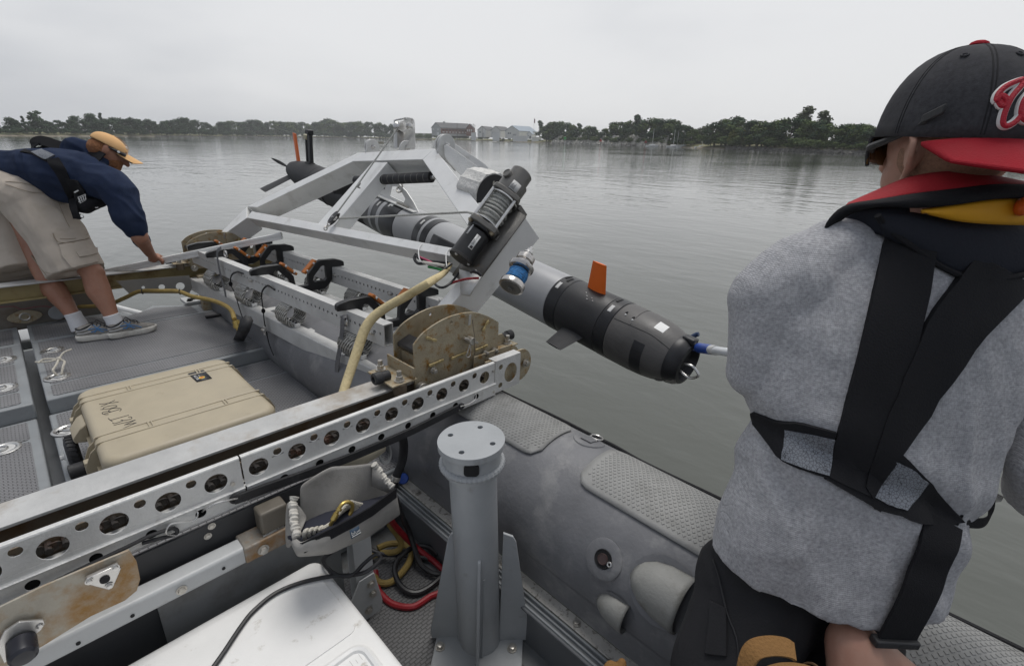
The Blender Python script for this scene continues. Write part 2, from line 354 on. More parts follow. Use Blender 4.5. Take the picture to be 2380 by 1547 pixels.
def blob(name, s, mat, par, voxel, smooth=6, wr=None, keep=None):
    """weld overlapping closed shapes into one continuous skin"""
    bmesh.ops.recalc_face_normals(s.b, faces=s.b.faces)
    me = bpy.data.meshes.new(name); s.b.to_mesh(me); s.b.free(); o = bpy.data.objects.new(name, me); COL.objects.link(o)
    r = o.modifiers.new('r', 'REMESH'); r.mode = 'VOXEL'; r.voxel_size = voxel
    if smooth: q = o.modifiers.new('s', 'SMOOTH'); q.iterations = smooth; q.factor = 0.6
    dg = bpy.context.evaluated_depsgraph_get(); me2 = bpy.data.meshes.new_from_object(o.evaluated_get(dg)); o.modifiers.clear(); o.data = me2; me2.name = name
    root = ROOT.get(par, V((0, 0, 0)))
    nrm = [v.normal.copy() for v in me2.vertices]
    for v, n_ in zip(me2.vertices, nrm):
        if wr:
            a = wr(v.co, n_)
            v.co = v.co + n_ * a
        v.co = v.co - root
    me2.polygons.foreach_set('use_smooth', [True] * len(me2.polygons)); me2.materials.clear(); me2.materials.append(mat)
    if par: o.parent = par; ROOT[o] = root
    return o
# ------------------------------------------------------------------ water, shore, trees, buildings (true-level world frame)
HW = EYEW.z - WATER
def YH(px): return 304 + 0.017 * px
def G(px, depth, z=0.0):
    r = RW @ ray(px, YH(px)); p = EYEW + r * depth; return V((p.x, p.y, WATER + z))
def struct(o, kind='structure'): o['kind'] = kind; return o
wm = bpy.data.materials.new('river_water'); wm.use_nodes = True
t = wm.node_tree; b = t.nodes['Principled BSDF']; L = t.links.new
c = N(t, 'ShaderNodeTexCoord')
def wave(scale, sx, sy, det, rot=0.0, dist=0.0):
    m = N(t, 'ShaderNodeMapping'); m.inputs['Scale'].default_value = (sx, sy, 1); m.inputs['Rotation'].default_value = (0, 0, rot); L(c.outputs['Object'], m.inputs[0])
    n = N(t, 'ShaderNodeTexNoise', i_Scale=scale, i_Detail=det, i_Roughness=0.55, i_Distortion=dist); L(m.outputs[0], n.inputs['Vector']); return n
w1 = wave(0.75, 1.0, 0.42, 3.0, math.radians(43), 0.4); w2 = wave(3.4, 1.0, 0.5, 3.0, math.radians(52), 0.3); w3 = wave(0.035, 1, 1, 2.0)
mul = N(t, 'ShaderNodeMath', operation='MULTIPLY'); L(w2.outputs['Fac'], mul.inputs[0]); mul.inputs[1].default_value = 0.30
add = N(t, 'ShaderNodeMath', operation='ADD'); L(w1.outputs['Fac'], add.inputs[0]); L(mul.outputs[0], add.inputs[1])
pr = N(t, 'ShaderNodeMapRange'); L(w3.outputs['Fac'], pr.inputs[0]); pr.inputs[1].default_value = 0.35; pr.inputs[2].default_value = 0.65; pr.inputs[3].default_value = 0.13; pr.inputs[4].default_value = 0.42
bp = N(t, 'ShaderNodeBump', i_Distance=0.16); L(pr.outputs[0], bp.inputs['Strength']); L(add.outputs[0], bp.inputs['Height']); L(bp.outputs[0], b.inputs['Normal'])
b.inputs['Base Color'].default_value = (0.074, 0.080, 0.068, 1); b.inputs['Roughness'].default_value = 0.05; b.inputs['IOR'].default_value = 1.6
s = S(); s.quadgrid([[V((x, y, 0)) for x in (-3000, -300, 0, 300, 3000)] for y in (-3000, -300, 0, 300, 3000)])
water = struct(s.done('water', wm)); water.location.z = WATER

SHORE = [(-420, 13.0), (0, 11.4), (300, 7.6), (595, 4.3), (800, 3.7), (960, 4.2), (1145, 4.6), (1301, 7), (1450, 9.0), (1569, 11), (1800, 15.4), (2000, 20), (2300, 25), (2700, 33)]
def shore(px):
    for (a, da), (b_, db) in zip(SHORE, SHORE[1:]):
        if px <= b_: return F * HW / (da + (db - da) * max(0, px - a) / (b_ - a))
    return F * HW / 33
grass = M('dry_shore_grass', (0.15, 0.14, 0.055), 0.95, 0, 0.3, 0.12, 0, 0, (0.07, 0.085, 0.035), 0.05, (0.45, 0.6))
sand = M('wet_sand', (0.22, 0.19, 0.14), 0.95, 0, 0.2, 0.2, 0, 0, (0.10, 0.09, 0.07), 0.1, (0.45, 0.6))
rock_m = M('pale_riprap_stone', (0.46, 0.44, 0.40), 0.9, 0, 0.45, 0.5, det=2.0)
drock_m = M('dark_shore_stone', (0.13, 0.125, 0.115), 0.9, 0, 0.5, 0.6, det=2.0)
PXS = list(range(-420, 2701, 20))
s = S(); s.quadgrid([[G(p, shore(p) + dd * shore(p) / 300, z) for p in PXS] for dd, z in ((-1, -0.6), (2.5, 0.45), (7, 0.9), (30, 1.7), (90, 2.2), (110, 2.3))])
struct(s.done('shore_land', grass))
s = S(); s.quadgrid([[G(p, shore(p) + dd * shore(p) / 300, z + 0.06 * math.sin(p * 0.07)) for p in PXS] for dd, z in ((-2.2, -0.3), (0.5, 0.22), (2.2, 0.5))])
struct(s.done('beach', sand))
def rocks(name, mat, n, px0, px1, d0, d1, z0, z1, r0, r1, seed):
    rnd = random.Random(seed); s = S()
    for _ in range(n):
        p = rnd.uniform(px0, px1); f = rnd.random(); r = rnd.uniform(r0, r1) * shore(p) / 300
        c_ = G(p, shore(p) + (d0 + (d1 - d0) * f) * shore(p) / 300, z0 + (z1 - z0) * f)
        R = Matrix.Rotation(rnd.uniform(0, 6), 3, 'Z') @ Matrix.Rotation(rnd.uniform(-.6, .6), 3, 'X')
        a, b_, e = [R @ V(v) * r for v in ((1, 0, 0), (0, rnd.uniform(.5, .9), 0), (rnd.uniform(-.3, .3), 0, rnd.uniform(.4, .8)))]
        s.obox(c_ - a / 2 - b_ / 2 - e / 2, a, b_, e)
    return s.done(name, mat, smooth=False)
struct(rocks('riprap_stones', rock_m, 2300, 1285, 1550, -1.5, 10, 0.1, 4.6, 0.7, 1.9, 3), 'stuff')
struct(rocks('shoreline_stones', drock_m, 1500, 1690, 2420, -1.5, 1.2, 0.0, 0.7, 0.8, 2.0, 4), 'stuff')
struct(rocks('shoreline_stones', drock_m, 700, 360, 940, -1.2, 0.8, 0.0, 0.35, 0.5, 1.2, 5), 'stuff')

bark = M('tree_bark', (0.10, 0.085, 0.065), 0.9, 0, 0.2, 3)
def leafm(n, c1, c2): return M(n, c1, 0.85, 0, 0.35, 0.55, 0, 0, c2, 0.9, (0.4, 0.62), spec=0.2)
leaf_d = leafm('dark_foliage', (0.036, 0.066, 0.036), (0.060, 0.098, 0.044))
leaf_m = leafm('green_foliage', (0.066, 0.105, 0.034), (0.115, 0.150, 0.048))
leaf_y = leafm('yellow_green_foliage', (0.15, 0.16, 0.035), (0.10, 0.12, 0.035))
leaf_p = leafm('pale_foliage', (0.11, 0.125, 0.075), (0.075, 0.09, 0.05))
def tree_mesh(kind, seed):
    """unit-height tree: trunk mesh and a crown of leaf-sized faces"""
    rnd = random.Random(seed); s = S()
    s.tube([(0, 0, 0), (0.01, 0.01, 0.3), (0.03 * rnd.uniform(-1, 1), 0.02, 0.62), (0.02, 0, 0.86)], [0.03, 0.022, 0.012, 0.005], 6, 2)
    lobes = []
    if kind == 'broad':
        for i in range(16):
            a = rnd.uniform(0, 6.28); h = 0.14 + 0.7 * (i + rnd.random()) / 16; rr = rnd.uniform(0.08, 0.33) * (1.0 if h < 0.6 else 1.9 - 1.5 * h)
            lobes.append((V((math.cos(a) * rr, math.sin(a) * rr, h)), rnd.uniform(0.10, 0.17)))
        lobes.append((V((0, 0, 0.82)), 0.15))
    elif kind == 'tall':
        for i in range(10): 
            h = 0.34 + 0.6 * i / 9; a = rnd.uniform(0, 6.28); rr = rnd.uniform(0.02, 0.14); lobes.append((V((math.cos(a) * rr, math.sin(a) * rr, h)), rnd.uniform(0.07, 0.13)))
    elif kind == 'pine':
        for i in range(11):
            h = 0.3 + 0.68 * i / 10; a = rnd.uniform(0, 6.28); rr = rnd.uniform(0.03, 0.17) * (1.2 - h); lobes.append((V((math.cos(a) * rr, math.sin(a) * rr, h)), rnd.uniform(0.06, 0.10) * (1.45 - h)))
    else:
        for i in range(9):
            a = rnd.uniform(0, 6.28); rr = rnd.uniform(0, 0.62); lobes.append((V((math.cos(a) * rr, math.sin(a) * rr * 0.6, rnd.uniform(0.25, 0.72))), rnd.uniform(0.2, 0.32)))
    for c_, r in lobes[:6]:
        if kind != 'bush': s.tube([(0, 0, max(0.15, c_.z - 0.25)), (c_.x * 0.5, c_.y * 0.5, c_.z - 0.08), tuple(c_)], [0.012, 0.008, 0.003], 4, 1)
    tr = s.done('trunk', bark)
    s = S(); k = 90 if kind != 'bush' else 120
    for c_, r in lobes:
        for _ in range(k):
            d = V((rnd.gauss(0, 1), rnd.gauss(0, 1), rnd.gauss(0, 1))).normalized(); q = c_ + V((d.x * 1.15, d.y * 1.15, d.z * 0.85)) * r * rnd.uniform(0.5, 1.12)
            sz = rnd.uniform(0.022, 0.048) * (1.5 if kind == 'bush' else 1)
            u = V((rnd.gauss(0, 1), rnd.gauss(0, 1), rnd.gauss(0, 0.6))).normalized(); w = d.cross(u)
            if w.length < 0.1: continue
            w.normalize()
            s.b.faces.new([s.b.verts.new(q + e) for e in (u * sz, w * sz * 0.8, -u * sz, -w * sz * 0.8)])
    cr = s.done('crown', leaf_d, smooth=False)
    for o in (tr, cr): COL.objects.unlink(o)
    return tr.data, cr.data
KINDS = {k: [tree_mesh(k, i * 7 + 11 + len(k)) for i in range(4)] for k in ('broad', 'tall', 'pine', 'bush')}
CROWN = {}
def crown_mesh(kind, i, mat):
    key = (kind, i, mat.name)
    if key not in CROWN:
        m = KINDS[kind][i][1].copy(); m.materials.clear(); m.materials.append(mat); CROWN[key] = m
    return CROWN[key]
rt = random.Random(21)
def tree(px, ytop, kind, mat, label, cat, group, back=6.0, wid=1.0, base=None):
    dpt = shore(px) + back * shore(px) / 300; gz = 1.0 if base is None else base
    g = G(px, dpt, gz)
    h = max(1.2, (YH(px) - ytop) * dpt / F + HW - gz) * 1.03
    name = {'bush': 'shore_bush', 'pine': 'pine_tree', 'tall': 'tall_tree'}.get(kind, 'broadleaf_tree')
    o = bpy.data.objects.new(name, None); COL.objects.link(o); tag(o, label, cat, group, boat=False)
    o.location = g; w = h * wid * rt.uniform(0.9, 1.15); o.scale = (w, w, h); o.rotation_euler.z = rt.uniform(0, 6.28)
    i = rt.randrange(4)
    for nm, me in (('trunk', KINDS[kind][i][0]), ('crown', crown_mesh(kind, i, mat))):
        c_ = bpy.data.objects.new(nm, me); COL.objects.link(c_); c_.parent = o
    return o
def zx(x0, sc, pts): return [(x0 + x * sc, y * sc) for x, y in pts]
left = [(x * .25, 232.4 + y * .25) for x, y in ((-160,190),(-60,230),(0,235),(60,238),(120,165),(170,195),(210,215),(250,170),(315,200),(370,150),(440,195),(500,210),(560,190),(620,210),(660,222),(700,190),(745,155),(790,195),(880,135),(925,178),(980,145),(1030,180),(1085,168),(1145,172),(1190,185),(1250,168),(1300,182),(1345,212),(1395,182),(1450,202),(1500,228),(1545,202),(1600,192),(1655,182),(1715,168),(1765,176),(1850,190),(1920,208),(1968,238),(2008,275))]
for i, (x, y) in enumerate(left):
    pine = i in (7, 20)
    tree(x, y, 'pine' if pine else 'broad', leaf_d, 'dark pine standing above the tree line of the left far shore' if pine else 'dark broadleaf tree in the tree line of the left far shore', 'tree', 'pines on the left far shore' if pine else 'broadleaf trees on the left far shore', rt.uniform(5, 14), 1.15 if not pine else 1.0)
tree(90, 264, 'tall', leaf_d, 'tallest lacy tree rising above the left end of the far tree line', 'tree', None, 8, 1.1)
mid = [(494 + x * .1953, 232.4 + y * .1953) for x, y in ((80,290),(125,265),(185,268),(240,252),(310,268),(380,268),(425,290),(475,243),(525,243),(575,258),(625,290),(685,272),(760,258),(825,262),(880,270),(925,268),(1000,272),(1080,268),(1150,292),(1185,318),(1240,268),(1290,275),(1335,250),(1395,230),(1455,248),(1505,282),(1545,280),(1605,272),(1645,292),(1700,262),(1760,262),(1850,268),(1930,292),(1990,274),(2060,297),(2140,294),(2200,300))]
for i, (x, y) in enumerate(mid):
    tree(x, y, 'broad', leaf_d if i % 3 else leaf_m, 'grey green tree in the distant wood behind the tail of the torpedo shaped vehicle', 'tree', 'trees of the distant middle wood', rt.uniform(8, 26), 1.2)
r1 = [(1220 + x * .1953, 244 + y * .1953) for x, y in ((255,245),(285,225),(330,207),(380,215),(430,205),(495,220),(560,242),(600,285),(740,255),(800,265),(850,300),(900,322),(955,285),(1030,218),(1095,207),(1180,217),(1240,197),(1400,190),(1480,168),(1575,174),(1612,215),(1690,182),(1755,192),(1810,232),(1850,242),(1920,252),(1975,290))]
for i, (x, y) in enumerate(r1):
    tree(x, y, 'broad', leaf_d if i % 2 else leaf_m, 'leafy tree of the wood between the stone bank and the moored masts', 'tree', 'trees between the stone bank and the marina', rt.uniform(5, 16), 1.1)
for x, y in ((640, 246), (1330, 158)):
    tree(1220 + x * .1953, 244 + y * .1953, 'tall', leaf_d, 'slim tree between the stone bank and the red channel post' if x < 700 else 'slim tall tree poking above the wood by the marina', 'tree', None, 9, 0.9)
tree(1220 + 178 * .1953, 244 + 216 * .1953, 'tall', leaf_d, 'lone slim tree beside the blue roofed hall', 'tree', None, 22, 0.9, 1.5)
r2 = [(1569 + x * .1953, 244 + y * .1953) for x, y in ((295,275),(350,255),(430,252),(470,212),(550,184),(600,180),(680,150),(718,200),(825,235),(890,195),(980,203),(1030,232),(1100,212),(1190,192),(1250,170),(1350,165),(1530,185),(1620,205),(1700,200),(1800,235),(1900,255),(1960,240),(2020,233),(2090,262),(2150,232),(2200,242),(2280,272),(2360,270),(2440,255),(2540,240),(2640,250),(2760,235),(2900,240),(3050,230),(3250,240),(3500,225),(3800,230),(4100,220))]
for i, (x, y) in enumerate(r2):
    far = i < 3
    tree(x, y, 'broad', leaf_p if far else (leaf_d, leaf_m, leaf_m)[i % 3], 'pale hazy tree seen through the gap right of the masts' if far else 'full green tree of the near right shore wood', 'tree', 'hazy trees in the gap right of the masts' if far else 'trees of the near right shore wood', rt.uniform(30, 40) if far else rt.uniform(8, 18), 1.2)
tree(1569 + 1445 * .1953, 244 + 80 * .1953, 'tall', leaf_p, 'taller of the two pale poplars above the right shore wood', 'tree', None, 22, 1.15)
tree(1569 + 1720 * .1953, 244 + 128 * .1953, 'tall', leaf_p, 'shorter of the two pale poplars above the right shore wood', 'tree', None, 22, 1.15)
for x, y, wd in ((690, 300, 1.0), (790, 302, 1.0)):
    tree(1569 + x * .1953, 244 + y * .1953, 'broad', leaf_y, 'bright yellow green tree in front of the right shore wood', 'tree', 'yellow green trees on the right shore', 4.5, wd)
for (a, b_, n, hpx, mt, lab, grp) in ((-30, 506, 34, 15, leaf_d, 'low dark bush at the waterside of the left far shore', 'bushes on the left far shore'), (512, 960, 30, 13, leaf_d, 'low bush under the distant middle wood', 'bushes under the middle wood'), (968, 1290, 20, 14, leaf_m, 'low bush on the bank in front of the brick and white halls', 'bushes before the halls'), (1300, 1620, 22, 17, leaf_m, 'low bush along the waterside below the marina wood', 'bushes below the marina wood'), (1650, 2420, 46, 26, leaf_m, 'bush at the foot of the near right shore wood', 'bushes at the foot of the right wood')):
    for i in range(n):
        x = a + (b_ - a) * (i + rt.uniform(0.1, 0.9)) / n
        low = 1.0
        if 1140 < x < 1340 and n == 20: low = 0.55
        tree(x, YH(x) + F * HW / shore(x) - hpx * low * rt.uniform(0.75, 1.25), 'bush', mt, lab, 'bush', grp, rt.uniform(2.2, 5.0), 1.5)
s = S(); g = G(1569 + 735 * .1953, shore(1712) * 1.03, 1); hh = 80 * shore(1712) / F * 0.62
for q in ((0, 0), (0.5, 0.4), (-0.5, 0.3), (0.9, -0.2)):
    s.tube([g + V((0, 0, 0)), g + V((q[0] * hh * .08, q[1] * hh * .05, hh * .6)), g + V((q[0] * hh * .3, q[1] * hh * .3, hh * (1 - abs(q[0]) * .12)))], [0.12, 0.08, 0.03], 5, 3)
tag(s.done('dead_tree', M('bare_wood', (0.20, 0.18, 0.16), 0.9)), 'bare dead tree forking out of the right shore wood above the yellow trees', 'tree', None, False)

# the thin grey air over the river
hz = bpy.data.materials.new('river_haze'); hz.use_nodes = True; tn = hz.node_tree; tn.nodes.clear()
pv = N(tn, 'ShaderNodeVolumePrincipled', i_Density=0.00032); pv.inputs['Color'].default_value = (0.96, 0.975, 0.99, 1); pv.inputs['Anisotropy'].default_value = 0.1
om = N(tn, 'ShaderNodeOutputMaterial'); tn.links.new(pv.outputs[0], om.inputs['Volume'])
s = S(); s.box(-1000, 1100, -1000, 1100, -4, 32); haze = struct(s.done('haze', hz, smooth=False), 'stuff')

# buildings on the far bank
brick = M('red_brick', (0.24, 0.12, 0.095), 0.85, 0, 0.15, 0.6)
greyw = M('grey_render_wall', (0.46, 0.46, 0.45), 0.8, 0, 0.06, 0.3)
slate = M('dark_slate_roof', (0.10, 0.10, 0.105), 0.7, 0, 0.1, 0.3)
cream = M('cream_metal_wall', (0.70, 0.69, 0.65), 0.6, 0, 0.05, 0.3)
whitew = M('white_wall', (0.72, 0.72, 0.70), 0.6, 0, 0.04, 0.3)
blue_r = M('blue_metal_roof', (0.29, 0.345, 0.40), 0.5, 0, 0.08, 0.4)
glass_d = M('dark_window_glass', (0.06, 0.07, 0.08), 0.15, 0, 0.1, 1)
wood_p = M('weathered_pole_wood', (0.20, 0.18, 0.16), 0.9)
def hall(name, label, pxg0, pxg1, pxe, ybase, yeave, yridge, depth, wallm, roofm, yend=None, back=0.30):
    """gabled hall: gable end between pxg0 and pxg1, long side running on to pxe (real pitched box, with depth)"""
    k = depth / F; zb = (YH(pxg0) - ybase) * k + HW; ze = (YH(pxg0) - yeave) * k + HW; zr = (YH(pxg0) - yridge) * k + HW
    zb = max(zb, 0.9) - 0.4
    A = G(pxg0, depth, 0); B_ = G(pxg1, depth * 0.985, 0); Cc = G(pxe, depth * (1 + back), 0)
    u = B_ - A; v = Cc - B_; mid_ = A + u / 2
    o = thing(name, label, 'building', A, None, False)
    up = V((0, 0, 1)); s = S()
    for base in (A, A + v):
        pass
    ring0 = [A + up * zb, B_ + up * zb, B_ + up * ze, mid_ + up * zr, A + up * ze]
    s.quadgrid([ring0, [p + v for p in ring0]], True, False, True); s.done('wall', wallm, o, smooth=False)
    ov = u.normalized() * 0.4; vo = v.normalized() * 0.4; s = S(); th = up * 0.25
    for e, sg in ((A, -1), (B_, 1)):
        a = mid_ + up * (zr + 0.06) - vo; b2 = e + up * (ze + 0.06) + ov * sg - vo - up * 0.15
        s.obox(a, b2 - a, v + vo * 2, th)
    s.done('roof', roofm, o, smooth=False)
    return o, A, u, v, zb, ze, zr
def panel(par, name, mat, o, u, x0, x1, z0, z1, n):
    """a framed opening standing 6 cm proud of a wall that starts at o and runs along u"""
    U = u.normalized(); q = o + U * (x0 * u.length); s = S(); s.obox(q + V((0, 0, z0)) + n * 0.06, U * ((x1 - x0) * u.length), V((0, 0, z1 - z0)), -n * 0.15); return s.done(name, mat, par, smooth=False)
o, A, u, v, zb, ze, zr = hall('brick_works_hall', 'long grey and red brick works hall with dark roof on the far bank', 1004, 1025, 1098, 315, 299, 288, 500, greyw, slate, back=0.04)
nb = V((u.y, -u.x, 0)).normalized(); nb = -nb if nb.dot(A - EYEW) > 0 else nb; ns = V((v.y, -v.x, 0)).normalized(); ns = -ns if ns.dot(A - EYEW) > 0 else ns
hgt = ze - zb
s = S(); s.obox(A + u + V((0, 0, zb + hgt * .32)) + ns * 0.1, v * 0.97, V((0, 0, hgt * .6)), -ns * 0.3); s.done('brick_front', brick, o, smooth=False)
for r in range(2):
    for i in range(9): panel(o, 'window', whitew if r == 0 else glass_d, A + u, v, 0.05 + i * .1, 0.05 + i * .1 + .06, zb + hgt * (.42 + .28 * r), zb + hgt * (.54 + .28 * r), ns * 3)
panel(o, 'door', whitew, A, u, .55, .8, zb, zb + hgt * .45, nb)
for i in range(2): panel(o, 'window', whitew, A, u, .15 + .5 * i, .27 + .5 * i, zb + hgt * .7, zb + hgt * .9, nb)
s = S(); s.box(-.8, .8, -.8, .8, 0, 1.6); q = A + u / 2 + v * .25; s.done('chimney', greyw, o, at=q + V((0, 0, zr - 0.3)))
o, A, u, v, zb, ze, zr = hall('brick_wing', 'red brick gabled wing at the right end of the works hall', 1084, 1100, 1104, 315, 300, 291, 495, brick, slate, back=0.03)
nb = V((u.y, -u.x, 0)).normalized(); nb = -nb if nb.dot(A - EYEW) > 0 else nb
for i in range(3): panel(o, 'window', whitew, A, u, .15 + .28 * i, .28 + .28 * i, zb + (ze - zb) * .55, zb + (ze - zb) * .85, nb)
for nm, lab, a in (('storage_hall', 'cream gabled hall with grey roof, leftmost of the pale halls', (1110, 1130, 1152, 318, 304, 296, 470, cream, slate)), ('storage_hall', 'cream gabled hall with grey roof, second of the pale halls', (1140, 1163, 1186, 319, 305, 296, 455, cream, slate)), ('storage_hall', 'cream gabled hall with the long blue roof above the stone bank', (1174, 1206, 1246, 321, 306, 295, 430, cream, blue_r)), ('blue_roofed_house', 'small white gabled annex with blue roof in front of the blue roofed hall', (1224, 1236, 1242, 322, 313, 307, 400, whitew, blue_r))):
    o, A, u, v, zb, ze, zr = hall(nm, lab, *a, back=0.05)
    nb = V((u.y, -u.x, 0)).normalized(); nb = -nb if nb.dot(A - EYEW) > 0 else nb
    panel(o, 'door', greyw if nm == 'storage_hall' else glass_d, A, u, .55, .8, zb, zb + (ze - zb) * .62, nb)
    for i in range(2): panel(o, 'window', glass_d, A, u, .2 + .13 * i, .27 + .13 * i, zb + (ze - zb) * .6, zb + (ze - zb) * .78, nb)
for i, (p0, p1, y0, y1, dd) in enumerate(((1145, 1160, 318, 309, 380), (1192, 1226, 322, 316, 385), (1095, 1106, 316, 309, 440), (1236, 1258, 323, 319, 380))):
    k = dd / F; A = G(p0, dd); u = G(p1, dd) - A; z0 = 0.6; z1 = (YH(p0) - y1) * k + HW; s = S(); w_ = V((-u.y, u.x, 0)).normalized() * 4
    s.obox(A + V((0, 0, z0)), u, w_, V((0, 0, z1 - z0 - .3))); s.obox(A + V((0, 0, z1 - .3)) - w_ * .03 - u * .01, u * 1.02, w_ * 1.06, V((0, 0, .3)))
    tag(s.done('storage_trailer', whitew, smooth=False), 'white box trailer parked ' + ('left of the stone bank below the second pale hall', 'along the top of the stone bank below the blue roof', 'beside the right end of the brick works hall', 'at the right end of the stone bank top')[i], 'trailer', None, False)
s = S(); A = G(1147, 440); s.obox(G(950, 560, 1.0), G(1003, 560) - G(950, 560), V((0, 8, 0)), V((0, 0, 6))); tag(s.done('grey_annex', greyw, smooth=False), 'low flat grey annex left of the works hall', 'building', None, False)
for i, (p, yt, dd, lab) in enumerate(((1063, 289, 430, 'wooden utility pole in front of the brick works hall'), (1101, 290, 470, 'left utility pole of the pair right of the works hall'), (1104, 293, 480, 'right utility pole of the pair right of the works hall'), (1121, 295, 430, 'wooden utility pole before the leftmost cream hall'), (752, 297, 560, 'leaning bare pole on the middle far shore'))):
    g = G(p, dd, 0.5); h = (YH(p) - yt) * dd / F + HW - 0.5; s = S(); s.cyl(g, g + V((0.6 if i == 4 else 0, 0, h)), 0.22, 0.14, 6)
    if i < 4: s.bar(g + V((-1.1, 0.6, h * .93)), g + V((1.1, -.6, h * .93)), 0.18, 0.18)
    tag(s.done('utility_pole', wood_p), lab, 'pole', None, False)
o = thing('flagpole', 'white flagpole with a limp flag behind the blue roofed hall', 'flagpole', G(1240, 440, 1), None, False)
h = (YH(1240) - 277) * 440 / F + HW; s = S(); s.cyl(G(1240, 440, 1), G(1240, 440, h), 0.14, 0.07, 6); s.done('pole', whitew, o)
s = S(); g = G(1240, 440, h * .96); s.quadgrid([[g + V((dx, -dx * .3, -dz * 3.6 - dx * .9)) + V((0, 0.15 * math.sin(dx * 5), 0)) for dx in (0, .35, .7, 1.0)] for dz in (0, .33, .66, 1)]); s.done('flag', M('faded_flag', (0.25, 0.12, 0.14), 0.8, 0, 0.5, 1.5), o)

# channel marks, dock, boats
def pile(px, ytop, ywl, col, square, lab):
    dd = F * HW / (ywl - YH(px)); k = dd / F; g = G(px, dd, -0.5); h = (ywl - ytop) * k; o = thing('channel_marker', lab, 'channel marker', g, None, False)
    s = S(); s.cyl(g, g + V((0, 0, h * .95 + .5)), 0.14, 0.12, 8); s.done('pile', whitew if px < 1330 or px == 1443 else wood_p, o)
    d = (EYEW - g); d.z = 0; d.normalize(); u = V((-d.y, d.x, 0)); a = 0.62; zc = h * .78 + .5
    pts = [(-a, -a), (a, -a), (a, a), (-a, a)] if square else [(-a * 1.1, -a), (a * 1.1, -a), (0, a * 1.1)]
    s = S(); s.prism([(x, y) for x, y in pts], g + d * 0.2 + V((0, 0, zc)), u, V((0, 0, 1)), -0.05); s.done('daymark', col, o)
    s = S(); s.cyl(g + V((0, 0, h * .95 + .5)), g + V((0, 0, h + .55)), 0.16, 0.1, 8); s.done('lantern', whitew, o)
green_s = M('green_daymark', (0.05, 0.36, 0.08), 0.5); red_s = M('red_daymark', (0.42, 0.03, 0.03), 0.5)
pile(1313, 318, 335.5, green_s, True, 'green square channel marker on a white pile by the stone bank')
pile(1396, 322.5, 338.5, red_s, False, 'red channel marker on a dark pile in the middle of the right shore')
pile(1443, 325, 337, green_s, True, 'green square channel marker near the left end of the dock')
pile(1501, 326, 339.5, red_s, False, 'red triangular channel marker beside the docked boats')
dd = F * HW / 9.4; s = S(); q0 = G(1445, dd, .45); q1 = G(1533, dd * 0.97, .45); s.bar(q0, q1, 1.6, .25)
for i in range(9):
    q = q0.lerp(q1, i / 8); s.cyl(q + V((0, 0, -1)), q + V((0, 0, .9)), .13, n=6)
tag(s.done('dock', wood_p, smooth=False), 'long low timber dock on dark piles at the marina', 'dock', None, False)
def hull(s, c_, ax, L_, Wd, Hh, z=0.0):
    ax = V(ax).normalized(); side = V((-ax.y, ax.x, 0)); rows = []
    for f, w, k in ((0, .82, .9), (.3, 1, .92), (.6, .95, 1.0), (.85, .55, 1.12), (1, .04, 1.25)):
        p = V(c_) + ax * L_ * (f - .5); e = side * Wd / 2 * w
        rows.append([p + e + V((0, 0, z + Hh * k)), p + e * .8 + V((0, 0, z - .1)), p - e * .8 + V((0, 0, z - .1)), p - e + V((0, 0, z + Hh * k))])
    return s.quadgrid(rows, True, False, True)
hullw = M('white_gelcoat', (0.72, 0.72, 0.71), 0.3, 0, 0.03, 1)
cr_ = (RW @ MB @ V((1, 0, 0)))
o = thing('cabin_boat', 'white cabin cruiser moored at the right end of the dock', 'boat', G(1549, F * HW / 10.2), None, False); g = G(1549, F * HW / 10.2)
s = S(); hull(s, g, cr_, 5.6, 2.0, .8); s.done('hull', hullw, o, .03)
s = S(); s.obox(g - cr_ * 1.2 - V((0, .7, -.75)), cr_ * 2.2, V((0, 1.3, 0)), V((0, 0, .9)) - cr_ * .15); s.done('cabin', hullw, o, .08)
s = S(); s.obox(g - cr_ * 1.1 - V((0, .74, -1.1)), cr_ * 2.0, V((0, 1.38, 0)), V((0, 0, .3))); s.done('window_band', glass_d, o)
for i, (p, yt, dd, lab) in enumerate(((1517, 302, 212, 'sailboat with a bare mast behind the middle of the dock'), (1566, 304, 205, 'sailboat with a bare mast just right of the cabin cruiser'), (1574.5, 308, 204, 'sailboat with a bare mast, second right of the cabin cruiser'), (1589.5, 309, 202, 'sailboat with a bare mast, third right of the cabin cruiser'), (1633, 315, 190, 'sailboat with a bare mast in the gap before the near right wood'), (1643.5, 311, 192, 'sailboat with a bare mast against the edge of the near right wood'))):
    g = G(p, dd); o = thing('sailboat', lab, 'sailboat', g, None, False); s = S(); hull(s, g, cr_, 5.5, 1.8, .7); s.done('hull', hullw, o, .03)
    h = (YH(p) - yt) * dd / F + HW; s = S(); s.cyl(g + V((0, 0, .5)), g + V((0, 0, h)), .085, .06, 6); s.done('mast', whitew, o)
    s = S(); s.obox(g - cr_ * .9 + V((0, -.4, .65)), cr_ * 1.8, V((0, .8, 0)), V((0, 0, .4))); s.done('cabin', hullw, o, .05)
dd = F * HW / 13.5; g = G(872, dd); o = thing('motorboat', 'small open motorboat with a white outboard on the river', 'boat', g, None, False)
s = S(); hull(s, g + cr_ * .5, cr_, 4.6, 1.7, .5); s.done('hull', M('tan_hull', (0.42, 0.38, 0.30), 0.4), o, .02)
s = S(); s.sphere(g - cr_ * 1.9 + V((0, 0, 1.0)), .42, 12, (.8, .7, 1.2)); s.bar(g - cr_ * 1.9 + V((0, 0, .7)), g - cr_ * 1.9 - V((0, 0, .3)), .25, .3); s.done('outboard_engine', hullw, o)
s = S(); s.obox(g - cr_ * .3 + V((0, -.3, .4)), cr_ * .7, V((0, .6, 0)), V((0, 0, .5))); s.done('console', black, o, .04)
